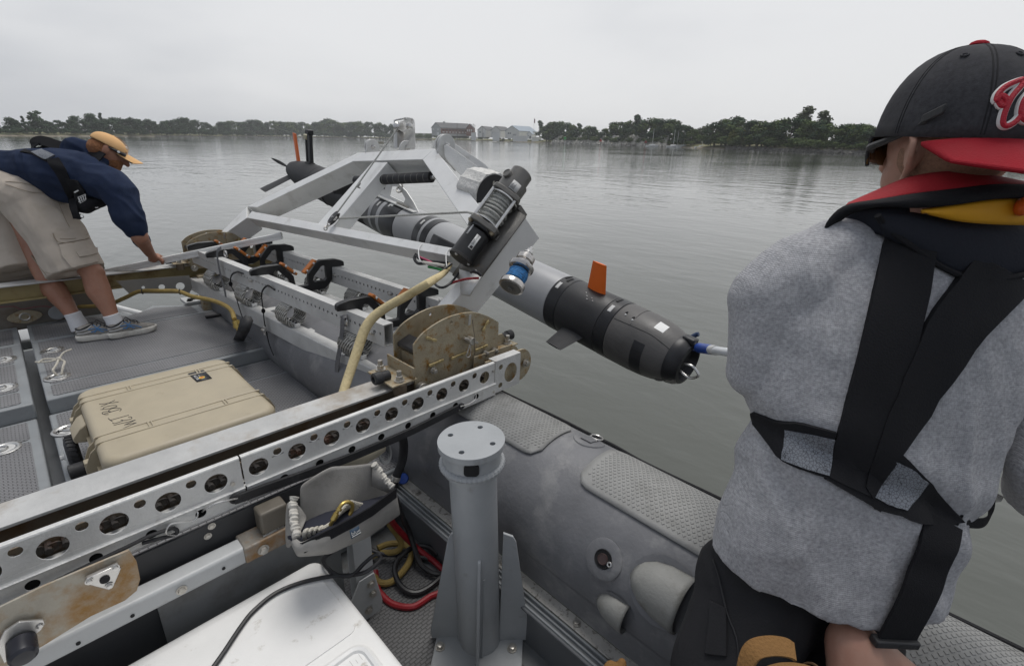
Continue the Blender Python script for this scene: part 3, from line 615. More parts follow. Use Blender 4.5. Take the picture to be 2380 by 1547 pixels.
s = S(); s.sphere(g - cr_ * 2.7 + V((0, 0, .75)), .3, 10, (.8, .7, 1.1)); s.bar(g - cr_ * 2.7 + V((0, 0, .6)), g - cr_ * 2.7 - V((0, 0, .2)), .2, .2); s.done('small_outboard', black, o)
# ------------------------------------------------------------------ the inflatable boat (boat frame: x outboard, y towards the stern, z up)
boat = thing('inflatable_boat', 'grey rigid inflatable workboat with a fat side tube and grey treaded decks', 'boat', (0, 0, 0))
TX, TZ, TR = 1.30, 0.37, 0.27
def tp(y, ang, r=TR): return V((TX + r * math.cos(math.radians(ang)), y, TZ + r * math.sin(math.radians(ang))))
s = S(); s.lathe((TX, -2.2, TZ), (0, 1, 0), [(TR, 0), *[(TR, i * .35) for i in range(1, 20)], (TR * .97, 6.9), (TR * .75, 7.25), (TR * .4, 7.5), (0.05, 7.6)], 64); s.done('side_tube', tube_m, boat)
for yy in (1.62, 3.9, -1.45):                                                     # fabric seams
    s = S(); s.quadgrid([[tp(yy + dy, a, TR + .002) for a in range(-20, 210, 6)] for dy in (0, .045)]); s.done('seam_tape', tube_m, boat)
def pad(y0, y1, a0, a1, seed):
    pts = rrect(y0, y1, a0, a1, 0.045); pts = []
    def rr(y, a): return tp(y, a, TR + .004)
    s = S(); rows = []; n = 24
    for i in range(n + 1):
        y = y0 + (y1 - y0) * i / n; e = 0.0
        for d in (y - y0, y1 - y):
            if d < 0.06: e = max(e, 9 * (1 - math.sqrt(max(0, 1 - (1 - d / .06) ** 2))))
        rows.append([rr(y, a0 + e + (a1 - a0 - 2 * e) * j / 16) for j in range(17)])
    s.quadgrid(rows); o = s.done('tread_pad', tube_pad, boat)
    q = o.modifiers.new('t', 'SOLIDIFY'); q.thickness = 0.004; q.offset = 1
    s = S(); pitch = 0.0170; da = math.degrees(pitch * .72 / TR); na = int((a1 - a0 - 5) / da); ny = int((y1 - y0 - .03) / pitch)
    for i in range(ny):
        for j in range(na):
            y = y0 + .02 + (i + .5 * (j % 2)) * pitch; a = a0 + 3 + j * da
            if (i < 2 or i > ny - 3) and (j < 2 or j > na - 3): continue
            if y > y1 - .02: continue
            h, w = pitch * .40, da * .62; b0 = [tp(y - h, a, TR + .007), tp(y, a + w, TR + .007), tp(y + h, a, TR + .007), tp(y, a - w, TR + .007)]
            t0 = [tp(y - h * .72, a, TR + .0098), tp(y, a + w * .72, TR + .0098), tp(y + h * .72, a, TR + .0098), tp(y, a - w * .72, TR + .0098)]
            B0 = [s.b.verts.new(p) for p in b0]; T0 = [s.b.verts.new(p) for p in t0]; s.b.faces.new(T0)
            for k in range(4): s.b.faces.new((B0[k], B0[(k + 1) % 4], T0[(k + 1) % 4], T0[k]))
    struct(s.done('tread_lugs', tube_pad, o, smooth=False), 'stuff')
pad(0.955, 1.60, 66, 121, 1); pad(0.20, 0.775, 65, 121, 2); pad(-1.15, 0.02, 65, 121, 3)
# grab rope and D ring
s = S(); rp_ = []
for i in range(40):
    y = -1.8 + i * .11; sag = 5 * math.sin(i * .9) - (9 if 0.8 < y < 0.95 else 0); rp_.append(tp(y, 40 - sag * .5, TR + .012))
s.tube(rp_, 0.009, 7, 3); tag(s.done('grab_rope', rope_k), 'black braided grab rope running along the outer side of the grey tube', 'rope')
s = S()
s.quadgrid([[tp(0.87 + r * math.cos(t_) , 74 + r / TR * 57.3 * math.sin(t_), TR + h) for t_ in [2 * math.pi * k / 24 for k in range(24)]] for r, h in ((0.062, .0005), (0.060, .004), (0.03, .005), (0.001, .006))], True); ptch = s.done('ring_patch', tube_m, boat)
s = S(); s.quadgrid([[tp(y, a, TR + .009) for a in (66, 70, 74, 80)] for y in (.845, .86, .88, .895)]); s.done('ring_tab', tube_m, ptch)
s = S(); q0 = tp(.87, 63, TR + .012); s.ring(q0, tp(.87, 63, 1) - V((TX, .87, TZ)) + V((0, 0, .8)), .024, .0028); s.done('ring', steel, ptch)
# inflation valve
vc = tp(.569, 154, TR); va = (vc - V((TX, .569, TZ))).normalized(); va = (va + V((-.0, 0, .1))).normalized()
s = S(); s.lathe(vc + va * -.004, va, [(.062, 0), (.062, .006), (.056, .009), (.03, .010), (.028, .004)], 32); vv = s.done('inflation_valve', tube_m, boat)
s = S(); s.lathe(vc, va, [(.0285, .0062), (.0275, .0085), (.022, .005)], 24); s.done('valve_seat', dark_hole, vv)
s = S(); s.cyl(vc, vc + va * .010, .017, n=20); s.ring(vc + va * .010, va, .015, .0016); s.done('valve_core', M('brown_valve', (0.06, 0.035, 0.032), 0.4), vv)
s = S(); s.ring(vc + va * .014 + V((.002, -.026, -.003)), va, .006, .003); s.done('valve_clip', steel, vv)
# moulded cone shaped holders glued to the tube
for (yy, a, rl, hh, lab, rr_) in ((.385, 150, .155, .085, 'cone', 1), (.50, 182, .10, .045, 'small', 2)):
    o0 = tp(yy, a, TR - .004); nn = (tp(yy, a, 1) - V((TX, yy, TZ))).normalized(); ax = V((0, -1, 0)) if rr_ == 1 else V((0, -1, 0)); sd_ = nn.cross(ax)
    rows = []
    for i in range(15):
        t_ = math.pi * i / 14; w_ = math.cos(t_); h_ = math.sin(t_)
        k = rl * .52
        rows.append([o0 + sd_ * w_ * k * f + nn * (h_ * hh * f ** .8) + ax * (-rl * .55 + rl * (g) + (1 - f) * 0) for f, g in ((.25, .0), (.55, .12), (.8, .32), (.95, .6), (1.0, .95), (1.0, 1.05))])
    s = S(); s.quadgrid(rows); o = s.done('holder_cone', M('worn_holder_fabric', (0.25, 0.25, 0.235), 0.5, 0, 0.12, 10, 0.15, 120, (0.16, 0.15, 0.13), 12, (0.5, 0.75)), boat); q = o.modifiers.new('t', 'SOLIDIFY'); q.thickness = .004
    s = S(); s.quadgrid([[o0 + nn * .003 + sd_ * rl * .62 * math.cos(t_) * f + ax * rl * .68 * math.sin(t_) * f + ax * .01 for t_ in [2 * math.pi * k / 20 for k in range(20)]] for f in (1.0, .02)], True); s.done('holder_patch', tube_m, boat)
# gunwale: flap, aluminium strip, track rails, wall down to the deck
s = S(); s.quadgrid([[V((x, y, z)) for y in (-2.0, 1.75)] for x, z in ((1.036, .31), (1.046, .25), (1.052, .192))]); s.done('tube_flap', tube_m, boat)
s = S(); s.box(1.006, 1.053, -2.0, 1.72, .178, .189); st = s.done('gunwale_strip', strip_m, boat, .002)
s = S(); s.hexbolt((0, 0, 0), (0, 0, 1), .010, .012); b0 = s.done('bolt', bolt_m, st, at=(1.029, 1.52, .189))
for yy in (1.22, .97, .62, .36, .10, -.2): inst(b0, st, (1.029, yy, .189))
s = S()
for x, w, z in ((.996, .008, .191), (.979, .006, .187), (.962, .008, .184)): s.box(x - w / 2, x + w / 2, -2, 1.72, z - .02, z)
s.done('track_rail', deck_paint, boat, .002)
s = S(); s.box(.949, 1.003, -2, 1.72, .166, .177); s.done('gunwale_ledge', gunw, boat, .004)
s = S(); s.box(.968, 1.003, -2, 1.72, -.02, .166); s.done('gunwale_wall', gunw, boat, .004)
# lower deck with tread panels
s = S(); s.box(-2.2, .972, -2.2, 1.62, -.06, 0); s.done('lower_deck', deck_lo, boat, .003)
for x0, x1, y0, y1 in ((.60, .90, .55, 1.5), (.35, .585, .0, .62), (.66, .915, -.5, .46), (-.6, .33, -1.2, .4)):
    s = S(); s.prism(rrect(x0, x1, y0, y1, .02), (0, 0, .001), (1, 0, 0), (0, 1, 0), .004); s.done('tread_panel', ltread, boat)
# bulkhead between the lower and the main deck, and the main deck panels
s = S(); s.box(-2.2, 1.02, 1.62, 1.66, -.06, .24); s.done('deck_bulkhead', gunw, boat)
def deck_panel(name, x0, x1, y0, y1, z, mats):
    s = S(); s.box(x0, x1, y0, y1, z - .09, z); o = s.done(name, deck_paint, boat, .008, seg=3)
    for a0, a1, b0_, b1 in mats:
        s = S(); s.prism(rrect(a0, a1, b0_, b1, .018), (0, 0, z), (1, 0, 0), (0, 1, 0), .003); s.done('tread_mat', dtread, o)
    return o
near = deck_panel('deck_hatch', -.072, 1.085, 1.66, 3.29, .25, [(-.045, 1.055, 3.02, 3.265), (-.045, 1.055, 1.68, 3.0)])
nearl = deck_panel('deck_hatch', -1.6, -.118, 1.66, 3.29, .25, [(-1.5, -.155, 3.05, 3.265), (-1.5, -.155, 1.68, 3.03)])
far_ = deck_panel('deck_hatch', -.062, 1.075, 3.30, 4.35, .33, [(-.03, 1.05, 3.335, 3.50), (-.03, 1.05, 3.52, 4.33)])
farl = deck_panel('deck_hatch', -1.6, -.112, 3.30, 4.35, .33, [(-1.5, -.155, 3.335, 3.50), (-1.5, -.155, 3.52, 3.98), (-1.5, -.155, 4.0, 4.33)])
s = S(); s.prism([(-.062, 4.36), (1.15, 4.36), (1.15, 4.68), (.86, 4.68), (.70, 4.80), (.56, 4.62), (.45, 4.80), (-.062, 4.80)], (0, 0, .24), (1, 0, 0), (0, 1, 0), .09); aft = s.done('stern_deck', deck_paint, boat, .004)
s = S(); s.prism([(-.04, 4.39), (.93, 4.39), (.93, 4.60), (.70, 4.72), (.50, 4.60), (.40, 4.74), (-.04, 4.74)], (0, 0, .33), (1, 0, 0), (0, 1, 0), .003); s.done('tread_mat', dtread, aft)
s = S(); s.prism(rrect(.98, 1.12, 4.40, 4.60, .01), (0, 0, .33), (1, 0, 0), (0, 1, 0), .003); s.done('tread_mat', dtread, aft)
s = S(); s.prism(rrect(-1.5, -.14, 4.40, 4.74, .01), (0, 0, .33), (1, 0, 0), (0, 1, 0), .003); aft2 = s.done('tread_mat', dtread, aft)
s = S(); s.box(-1.6, -.112, 4.36, 4.80, .24, .33); s.done('stern_deck', deck_paint, boat, .004)
s = S(); s.box(-2.2, 1.08, 1.64, 4.8, -.12, .14); s.done('hull_inside', gunw, boat)
# flush ring pulls
def ringpull(par, x, y, z, rot):
    s = S(); s.lathe((0, 0, 0), (0, 0, 1), [(.062, .0), (.062, .004), (.055, .007), (.045, .006), (.040, .002)], 32); a = s.done('ring_pull', steel, par, at=(x, y, z + .003))
    s = S(); s.lathe(V((x, y, z + .003)), (0, 0, 1), [(.040, .0025), (.001, .0022)], 24); s.done('pull_recess', grey_d, a)
    s = S(); s.ring(V((x + .010 * math.cos(rot), y + .01 * math.sin(rot), z + .010)), (0, .06, 1), .022, .006, 24, 6); s.done('pull_ring', steel, a)
    s = S(); s.obox(V((x, y, z + .004)) - V((.040, .004, 0)), (.022, 0, 0), (0, .008, 0), (0, 0, .005)); s.obox(V((x, y, z + .004)) - V((.034, .014, 0)), (.006, 0, 0), (0, .028, 0), (0, 0, .005)); s.done('pull_latch', dark_hole, a)
for p_, x, y, z, r_ in ((far_, .027, 4.10, .33, 0), (far_, .008, 3.60, .33, 0), (farl, -.20, 4.095, .33, 3), (farl, -.215, 3.61, .33, 3), (near, -.02, 3.07 - .03, .25, 0), (nearl, -.246, 3.02, .25, 3)): ringpull(p_, x, y, z, r_)
# swim step and stern fittings seen under the far beam
s = S(); s.prism([(-.2, 4.95), (.55, 4.95), (.62, 5.35), (.5, 5.6), (-.2, 5.6)], (0, 0, .10), (1, 0, 0), (0, 1, 0), .08); sw = s.done('swim_step', white_p, boat, .02)
s = S(); s.prism([(0.05, 5.02), (.48, 5.02), (.52, 5.3), (.05, 5.3)], (0, 0, .18), (1, 0, 0), (0, 1, 0), .003); s.done('tread_mat', dtread, sw)
s = S(); s.cyl((.40, 5.75, .20), (.66, 4.90, .23), .022); s.done('step_rail', alu, boat)
s = S(); s.box(.90, 1.06, 4.62, 4.80, .335, .36); cb_ = s.done('stern_cleat', white_p, boat, .004)
s = S(); s.hexbolt((0, 0, 0), (0, 0, 1), .016, .02); b0 = s.done('bolt', dark_hole, cb_, at=(.94, 4.66, .36)); inst(b0, cb_, (.975, 4.70, .36)); inst(b0, cb_, (1.01, 4.74, .36))
# knotted cord in a ring pull
s = S(); q0 = V((.008, 3.60, .345)); s.tube([q0, q0 + V((-.01, .01, .03)), q0 + V((.01, .06, .04)), q0 + V((.03, .13, .05))], .006, 6); s.tube([q0 + V((.02, 0, 0)), q0 + V((.035, .03, .03)), q0 + V((.05, .1, .04)), q0 + V((.02, .14, .05))], .006, 6)
s.sphere(q0 + V((.03, .13, .05)), .014); s.tube([q0 + V((.03, .13, .05)), q0 + V((-.03, .15, .06)), q0 + V((-.06, .13, .05))], .005, 6); s.tube([q0 + V((.03, .13, .05)), q0 + V((.06, .17, .07)), q0 + V((.10, .19, .075))], .005, 6); s.tube([q0 + V((.03, .13, .05)), q0 + V((-.02, .12, .05)), q0 + V((-.07, .16, .05))], .005, 6)
tag(s.done('knotted_cord', rope_w), 'short knotted white cord tied to a ring pull on the grey deck', 'cord')

# ------------------------------------------------------------------ two cross beams with their chain guards
def ibeam(name, lab, x0, x1, y0, y1, zt, zb, wm_, tm):
    o = thing(name, lab, 'beam', ((x0 + x1) / 2, (y0 + y1) / 2, zb)); ym = (y0 + y1) / 2
    s = S(); s.box(x0, x1, y0, y1, zt - .010, zt); s.done('top_flange', tm, o, .002)
    s = S(); s.box(x0, x1, ym - .006, ym + .006, zb + .0105, zt - .0105); s.done('beam_web', wm_, o)
    s = S(); s.box(x0, x1, y0, y1, zb, zb + .010); s.done('bottom_flange', wm_, o, .002)
    return o
nb_ = ibeam('steel_beam', 'near aluminium cross beam with a brown stained web behind the perforated guard', -.9, 1.47, 1.490, 1.604, .77, .645, brown_web, stain)
fb_ = ibeam('steel_beam', 'far cross beam with an ochre stained web behind the leaning man', -1.3, 1.62, 4.48, 4.59, .700, .585, ochre, stain)
guard = thing('chain_guard', 'perforated aluminium chain guard with rows of round holes along the near beam', 'guard', (.3, 1.35, .65))
def gplate(x0, x1, z0, z1, holes, y, name='guard_plate'):
    s = S(); s.prism(rrect(x0, x1, z0, z1, .006, 3), (0, y, 0), (1, 0, 0), (0, 0, 1), -.003, holes); return s.done(name, alu_w, guard, .0008, 30)
BIG = [-.094 + .1136 * k for k in range(-5, 13)]
for xa, xb in ((-.9, .3135), (.318, 1.328)):
    hs = [circ(b_, .754, .0275 if b_ > .35 else .029, 24) for b_ in BIG if xa + .04 < b_ < xb - .03] + [circ(b_ - .0565, .781, .0125, 16) for b_ in BIG if xa + .015 < b_ - .0565 < xb - .015 and abs(b_ - .0565 - .3165) > .03]
    pl = gplate(xa, xb, .708, .803, hs, 1.35)
    s = S(); s.prism([(1.35, .803), (1.352, .8065), (1.356, .808), (1.364, .808), (1.364, .805), (1.357, .805), (1.355, .803)], (xa, 0, 0), (0, 1, 0), (0, 0, 1), xb - xa); s.done('folded_edge', alu_w, guard)
    hs = [circ(b_ - .051, .684, .0135, 16) for b_ in BIG if xa + .02 < b_ - .051 < xb - .02]
    gplate(xa, xb, .658, .7075, hs, 1.343)
    s = S(); s.prism([(1.340, .658), (1.343, .6535), (1.352, .650), (1.375, .650), (1.375, .653), (1.353, .653), (1.343, .658)], (xa, 0, 0), (0, 1, 0), (0, 0, 1), xb - xa); s.done('folded_edge', alu_w, guard)
    s = S(); s.prism([(1.340, .7075), (1.3385, .710), (1.342, .7125), (1.351, .7125), (1.351, .7085)], (xa, 0, 0), (0, 1, 0), (0, 0, 1), xb - xa); s.done('bend', alu_w, guard)
gplate(1.333, 1.492, .655, .806, [circ(1.431, .728, .040, 24, .046), circ(1.368, .772, .012, 14), circ(1.368, .684, .013, 14)], 1.352, 'end_plate')
s = S(); s.prism([(1.333, 0), (1.492, 0), (1.492, .045), (1.333, .045)], (0, 1.352, .806), (1, 0, 0), (0, 1, 0), .003); s.done('folded_edge', alu_w, guard, .001)
s = S()
for x, z in ((.285, .735), (1.318, .77), (1.318, .672), (.305, .668)): s.cyl((x, 1.349, z), (x, 1.342, z), .006, n=10)
s.done('rivet', bolt_m, guard)
s = S(); s.prism([(1.30, .66), *[(1.52 + .075 * math.cos(a), .728 + .078 * math.sin(a)) for a in [math.radians(-90 + 12 * i) for i in range(16)]], (1.30, .806)], (0, 1.378, 0), (1, 0, 0), (0, 0, 1), -.008); sp = s.done('sprocket_plate', rusty, guard, .002)
s = S(); s.prism([(1.30, .66), *[(1.52 + .072 * math.cos(a), .728 + .076 * math.sin(a)) for a in [math.radians(-90 + 12 * i) for i in range(16)]], (1.30, .806)], (0, 1.452, 0), (1, 0, 0), (0, 0, 1), -.008); s.done('sprocket_plate', rusty, guard, .002)
s = S(); s.cyl((1.52, 1.385, .735), (1.52, 1.45, .735), .030); s.hexbolt((1.545, 1.370, .735), (0, -1, 0), .013, .020); s.done('sprocket_bolt', bolt_m, guard)
# drive chain behind the holes
s = S()
for i in range(64):
    x = -.55 + i * .0315
    for zc in (.722,):
        s.prism(rrect(x, x + .030, zc - .012, zc + .012, .011, 3), (0, 1.40 + .006 * (i % 2), 0), (1, 0, 0), (0, 0, 1), -.004)
        s.cyl((x + .004, 1.388, zc), (x + .004, 1.425, zc), .0085, n=8)
struct(s.done('drive_chain', M('greasy_chain', (0.035, 0.030, 0.026), 0.45, 0.3, 0.4, 40, 0, 0, (0.10, 0.04, 0.02), 12, (0.55, 0.7)), guard), 'stuff')
s = S(); s.box(-.9, 1.30, 1.425, 1.430, .655, .742); s.done('guard_back', brown_web, guard)
s = S(); s.box(-.9, 1.30, 1.36, 1.40, .698, .702); s.done('guard_floor', alu_w, guard)
s = S(); s.box(-.9, 1.30, 1.372, 1.376, .652, .706); s.done('guard_hole_shade', dark_hole, guard)  # dark sheet added behind the lower holes, standing for their shade
# rusty gearbox plate hanging below the guard
g2 = thing('gearbox_plate', 'rust stained plate with a bolted triangular flange and black cap under the near guard', 'mounting plate', (-.1, 1.33, .6))
yp = 1.245
def pxz(px, py, y): p = P(px, py, y=y); return p.x, p.z
ol = [pxz(*q, yp) for q in ((-40, 1430), (100, 1362), (258, 1295), (300, 1278), (318, 1305), (326, 1345), (318, 1372), (290, 1395), (210, 1432), (100, 1500), (80, 1512), (-60, 1590))]
s = S(); s.prism(ol, (0, yp, 0), (1, 0, 0), (0, 0, 1), -.006); s.done('plate', M('rusty_plate', (0.40, 0.37, 0.31), 0.5, 0.3, 0.15, 10, 0.2, 100, (0.30, 0.165, 0.05), 7, (0.44, 0.64)), g2, .003)
tri = [pxz(*q, yp - .014) for q in ((196, 1353), (200, 1342), (275, 1308), (281, 1318), (262, 1362), (252, 1368))]
hc = pxz(245, 1348, yp - .014)
s = S(); s.prism(tri, (0, yp - .007, 0), (1, 0, 0), (0, 0, 1), .012); fl = s.done('flange', steel, g2, .002)
s = S(); q = P(244, 1347, y=yp - .022); s.cyl(q, q + V((0, .004, 0)), .0095, n=18); s.done('shaft_hole', dark_hole, fl)
s = S(); s.hexbolt((0, 0, 0), (0, -1, 0), .0055, .006); bb = None
for q in ((207, 1350), (268, 1318), (254, 1360)):
    c_ = P(*q, y=yp - .0205)
    if bb is None: bb = s.done('bolt', steel, fl, at=c_)
    else: inst(bb, fl, c_)
s = S(); q = P(48, 1470, y=yp - .012); s.prism([pxz(*k, yp - .012) for k in ((-8, 1500), (10, 1465), (45, 1443), (100, 1438), (104, 1448), (95, 1462), (60, 1490), (10, 1540))], (0, yp - .008, 0), (1, 0, 0), (0, 0, 1), .006); fl2 = s.done('flange', steel, g2, .001)
s = S(); q = P(50, 1492, y=yp - .016); s.lathe(q, (0, -1, -.12), [(.0245, 0), (.0245, .03), (.0235, .038), (.018, .044), (.006, .046)], 28); s.done('rubber_cap', M('black_vinyl_cap', (0.014, 0.015, 0.022), 0.32, 0, 0.1, 8), fl2)
s = S(); s.hexbolt(P(92, 1452, y=yp - .0125), (0, -1, 0), .005, .006); s.done('bolt', steel, fl2)
# white cross rail in front with the rusty saddle and post
rail = thing('white_rail', 'white painted square rail with drilled holes above the cooler', 'rail', (0, 1.28, .52))
def rpt(px, py): return P(px, py, y=1.20)
zt_, zb2 = .578, .523
s = S(); s.box(-.9, .300, 1.255, 1.312, zb2, zt_); s.done('rail_tube', white_p, rail, .010, seg=4)
s = S()
for px_, py_ in ((182, 1494), (308, 1430), (520, 1320)):
    q = P(px_, py_, y=1.254); s.cyl(q + V((0, .003, 0)), q - V((0, .0015, 0)), .0045, n=14)
s.done('bolt_hole', dark_hole, rail)
s = S(); s.hexbolt(P(422, 1370, y=1.254), (0, -1, 0), .009, .009); s.done('bolt', bolt_m, rail)
sad = thing('post_saddle', 'rust streaked square post welded to a saddle bracket on the white rail', 'bracket', (.3, 1.28, .55))
s = S(); s.box(P(567, 1278, y=1.248).x, P(672, 1234, y=1.248).x, 1.248, 1.322, P(573, 1311, y=1.248).z, P(567, 1277, y=1.248).z); s.done('saddle', M('rusty_saddle', (0.26, 0.24, 0.21), 0.5, 0.3, 0.15, 12, 0.2, 80, (0.24, 0.12, 0.03), 9, (0.46, 0.64)), sad, .005)
s = S(); s.box(P(603, 1200, y=1.262).x, P(668, 1170, y=1.262).x, 1.262, 1.318, P(567, 1277, y=1.248).z, .655); s.done('post', M('shaded_rust_streaked_post', (0.13, 0.115, 0.092), 0.5, 0.1, 0.14, 14, 0.1, 80, (0.24, 0.14, 0.05), 7, (0.55, 0.72), stretch=(1, 1, .25)), sad, .008, seg=3)  # base colour darkened for the guard's shade; rust streaks are the post's own
s = S(); s.hexbolt(P(612, 1276, y=1.2475), (0, -1, 0), .011, .012); s.done('bolt', bolt_m, sad)
s = S(); s.tube([V((P(603, 1200, y=1.262).x + .060 * f, 1.261, P(567, 1277, y=1.248).z + .002)) for f in (0, .2, .4, .6, .8, 1)], .0035, 6, 3); s.done('weld', steel, sad)
# dark equipment space behind
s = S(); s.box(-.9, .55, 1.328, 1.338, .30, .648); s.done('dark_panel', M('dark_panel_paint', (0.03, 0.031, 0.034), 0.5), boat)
for q in ((483, 1245), (492, 1222)): S().hexbolt(P(*q, y=1.327), (0, -1, 0), .007, .006).done('panel_screw', bolt_m, boat)
s = S(); s.box(.05, .56, 1.314, 1.322, .05, .518); s.done('locker_panel', M('grey_locker_paint', (0.20, 0.205, 0.205), 0.5, 0, 0.12, 5, 0, 0, (0.12, 0.11, 0.10), 6, (0.5, 0.75)), boat)
# support leg with bolts by the grey canvas bag
leg = thing('support_leg', 'white painted angled support leg bolted to the deck beside the cooler', 'support leg', (.62, 1.29, 0))
s = S(); s.prism([(-.035, 0), (.035, 0), (.035, .56), (-.035, .56)], (.62, 1.27, .0), (1, 0, 0), (0, 0, 1), -.05); s.done('leg_tube', white_p, leg, .006)
s = S(); s.prism([(-.16, 0), (.05, 0), (.055, .05), (.03, .20), (-.03, .20), (-.10, .07)], (.62, 1.262, 0), (1, 0, 0), (0, 0, 1), .006); s.done('foot_plate', white_p, leg, .002)
s = S(); s.hexbolt((0, 0, 0), (0, -1, 0), .011, .012); b0 = s.done('bolt', bolt_m, leg, at=(.632, 1.255, .16)); inst(b0, leg, (.636, 1.255, .11)); inst(b0, leg, (.615, 1.255, .045))

# ------------------------------------------------------------------ grey mounting pedestal
px0, py0 = .855, .905
ped = thing('mounting_pedestal', 'grey welded steel pedestal with a round drilled top flange and four fins', 'pedestal', (px0, py0, 0))
PX = V((px0, py0, 0))
s = S(); s.prism([(-.165, -.11), (-.12, -.155), (.12, -.155), (.165, -.11), (.165, .11), (.12, .155), (-.12, .155), (-.165, .11)], PX + V((0, 0, .004)), (.75, .66, 0), (-.66, .75, 0), .012); bp_ = s.done('base_plate', ped_m, ped, .002)
lean = V((-.040, .016, .885))
s = S(); s.lathe(PX + V((0, 0, .016)), lean, [(.073, 0), (.073, .77)], 48); s.done('post', ped_m, ped)
pt = PX + lean * (.80 / .84)
ax = lean.normalized()
s = S(); s.lathe(pt - ax * .09, ax, [(.074, 0), (.088, .002), (.088, .082)], 48); s.done('collar', ped_m, ped)
s = S(); s.tube([pt - ax * .064 + (basis(ax)[0] * math.cos(t_) + basis(ax)[1] * math.sin(t_)) * (.089 + .002 * math.sin(t_ * 45)) for t_ in [2 * math.pi * k / 180 for k in range(180)]], .010, 8, 1, True); s.done('weld_bead', ped_m, ped)
u_, v_ = basis(ax, (1, 0, 0))
s = S(); s.prism(circ(0, 0, .1, 56), pt - ax * .006, u_, v_, .020 if u_.cross(v_).dot(ax) > 0 else -.020, [circ(.068 * math.cos(a), .068 * math.sin(a), .0085, 16) for a in (math.radians(25), math.radians(115), math.radians(205), math.radians(295))]); s.done('top_flange', ped_m, ped, .0015)
s = S(); s.lathe(pt - ax * .010, ax, [(.088, 0), (.088, .004)], 32); s.done('flange_hole_shade', dark_hole, ped)  # dark disc under the flange, standing for the shade in its drilled holes
d_ = (EYE - pt); d_.z = 0; d_.normalize(); sd2 = V((-d_.y, d_.x, 0))
s = S(); q = pt - ax * .025 + d_ * .0855; s.prism(rrect(-.022, .022, -.026, .012, .012), q, sd2, V((0, 0, 1)), .006); s.done('cable_slot', dark_hole, ped)
fin = [(.068, .012), (.172, .012), (.176, .05), (.112, .46), (.100, .485), (.068, .50)]
for i in range(4):
    a = math.atan2(d_.y, d_.x) + math.pi / 2 * i; r_ = V((math.cos(a), math.sin(a), 0)); n_ = V((-r_.y, r_.x, 0)); sc = .60 if i in (0, 2) else 1
    zz = 1.0 if i in (1, 3) else .93
    s = S(); s.prism([(x if x < .07 else .068 + (x - .068) * (sc if i in (0, 2) else 1.0), z * zz) for x, z in fin], PX - n_ * .005, r_, V((0, 0, 1)), .010); s.done('fin', ped_m, ped, .0015)
    s = S(); s.tube([PX + r_ * .074 + n_ * .007 + V((0, 0, z)) for z in (.02, .1, .2, .3, .4 * zz)], .0045, 6, 4); s.tube([PX + r_ * .074 - n_ * .007 + V((0, 0, z)) for z in (.02, .1, .2, .3, .4 * zz)], .0045, 6, 4); s.done('fin_weld', ped_m, ped)
s = S(); s.hexbolt((0, 0, 0), (0, 0, 1), .012, .016); bb = None
for q in ((1023, 1503), (1190, 1507), (1110, 1400), (1000, 1560)):
    c_ = P(*q, z=.016)
    if bb is None: bb = s.done('bolt', bolt_m, ped, at=c_)
    elif q[1] > 1450: inst(bb, ped, c_)
# ------------------------------------------------------------------ launch cradle on wire rope mounts
CA = V((1.14, 1.92, .86)); CC = (V((.97, 4.03, .86)) - CA).normalized(); CN = V((CC.y, -CC.x, 0)); UP = V((0, 0, 1))
def cr(s_, t_, z): return CA + CC * s_ + CN * t_ + V((0, 0, z - .86))
cradle = thing('launch_cradle', 'aluminium launch cradle with drilled rails, black chocks and wire rope coil mounts', 'cradle', cr(1, .25, .6))
def rail_tube(t0, s0, s1, nm):
    w, h, th, zb = .055, .112, .005, .748
    s = S(); n = int((s1 - s0) / .042)
    hs = [circ(s0 + .03 + .042 * i, zb + .062, .0078, 10) for i in range(n) if abs(i - 2) > 0]
    s.prism([(s0, zb), (s1, zb), (s1, zb + h), (s0, zb + h)], CA + CN * t0 - UP * .86, CC, UP, th if CC.cross(UP).dot(CN) > 0 else -th, hs)
    s.obox(cr(s0, t0 + w - th, zb), CC * (s1 - s0), CN * th, UP * h)
    s.obox(cr(s0, t0 + th, zb + h - th), CC * (s1 - s0), CN * (w - 2 * th), UP * th); s.obox(cr(s0, t0 + th, zb), CC * (s1 - s0), CN * (w - 2 * th), UP * th)
    return s.done(nm, alu_rail, cradle, smooth=False)
r_near = rail_tube(0, .0, 2.42, 'upper_rail'); r_far = rail_tube(.455, .0, 2.40, 'upper_rail')
for t0 in (-.012, .470):
    s = S(); s.obox(cr(-.25, t0, .50), CC * 2.8, CN * .075, UP * .102); s.done('lower_rail', alu_rail, cradle, .004)
for s_ in (.02, .42, .80, 1.35, 1.9):
    s = S(); s.obox(cr(s_, .064, .53), CC * .06, CN * .405, UP * .068); s.done('cross_tube', alu_rail, cradle, .003)
for s_, t_, z in ((2.30, -.002, .81), (1.40, -.002, .806), (1.46, .453, .815), (1.16, .453, .81), (.55, .453, .81), (.09, -.002, .80)): S().hexbolt(cr(s_, t_, z), -CN, .010, .014).done('rail_bolt', steel, cradle)
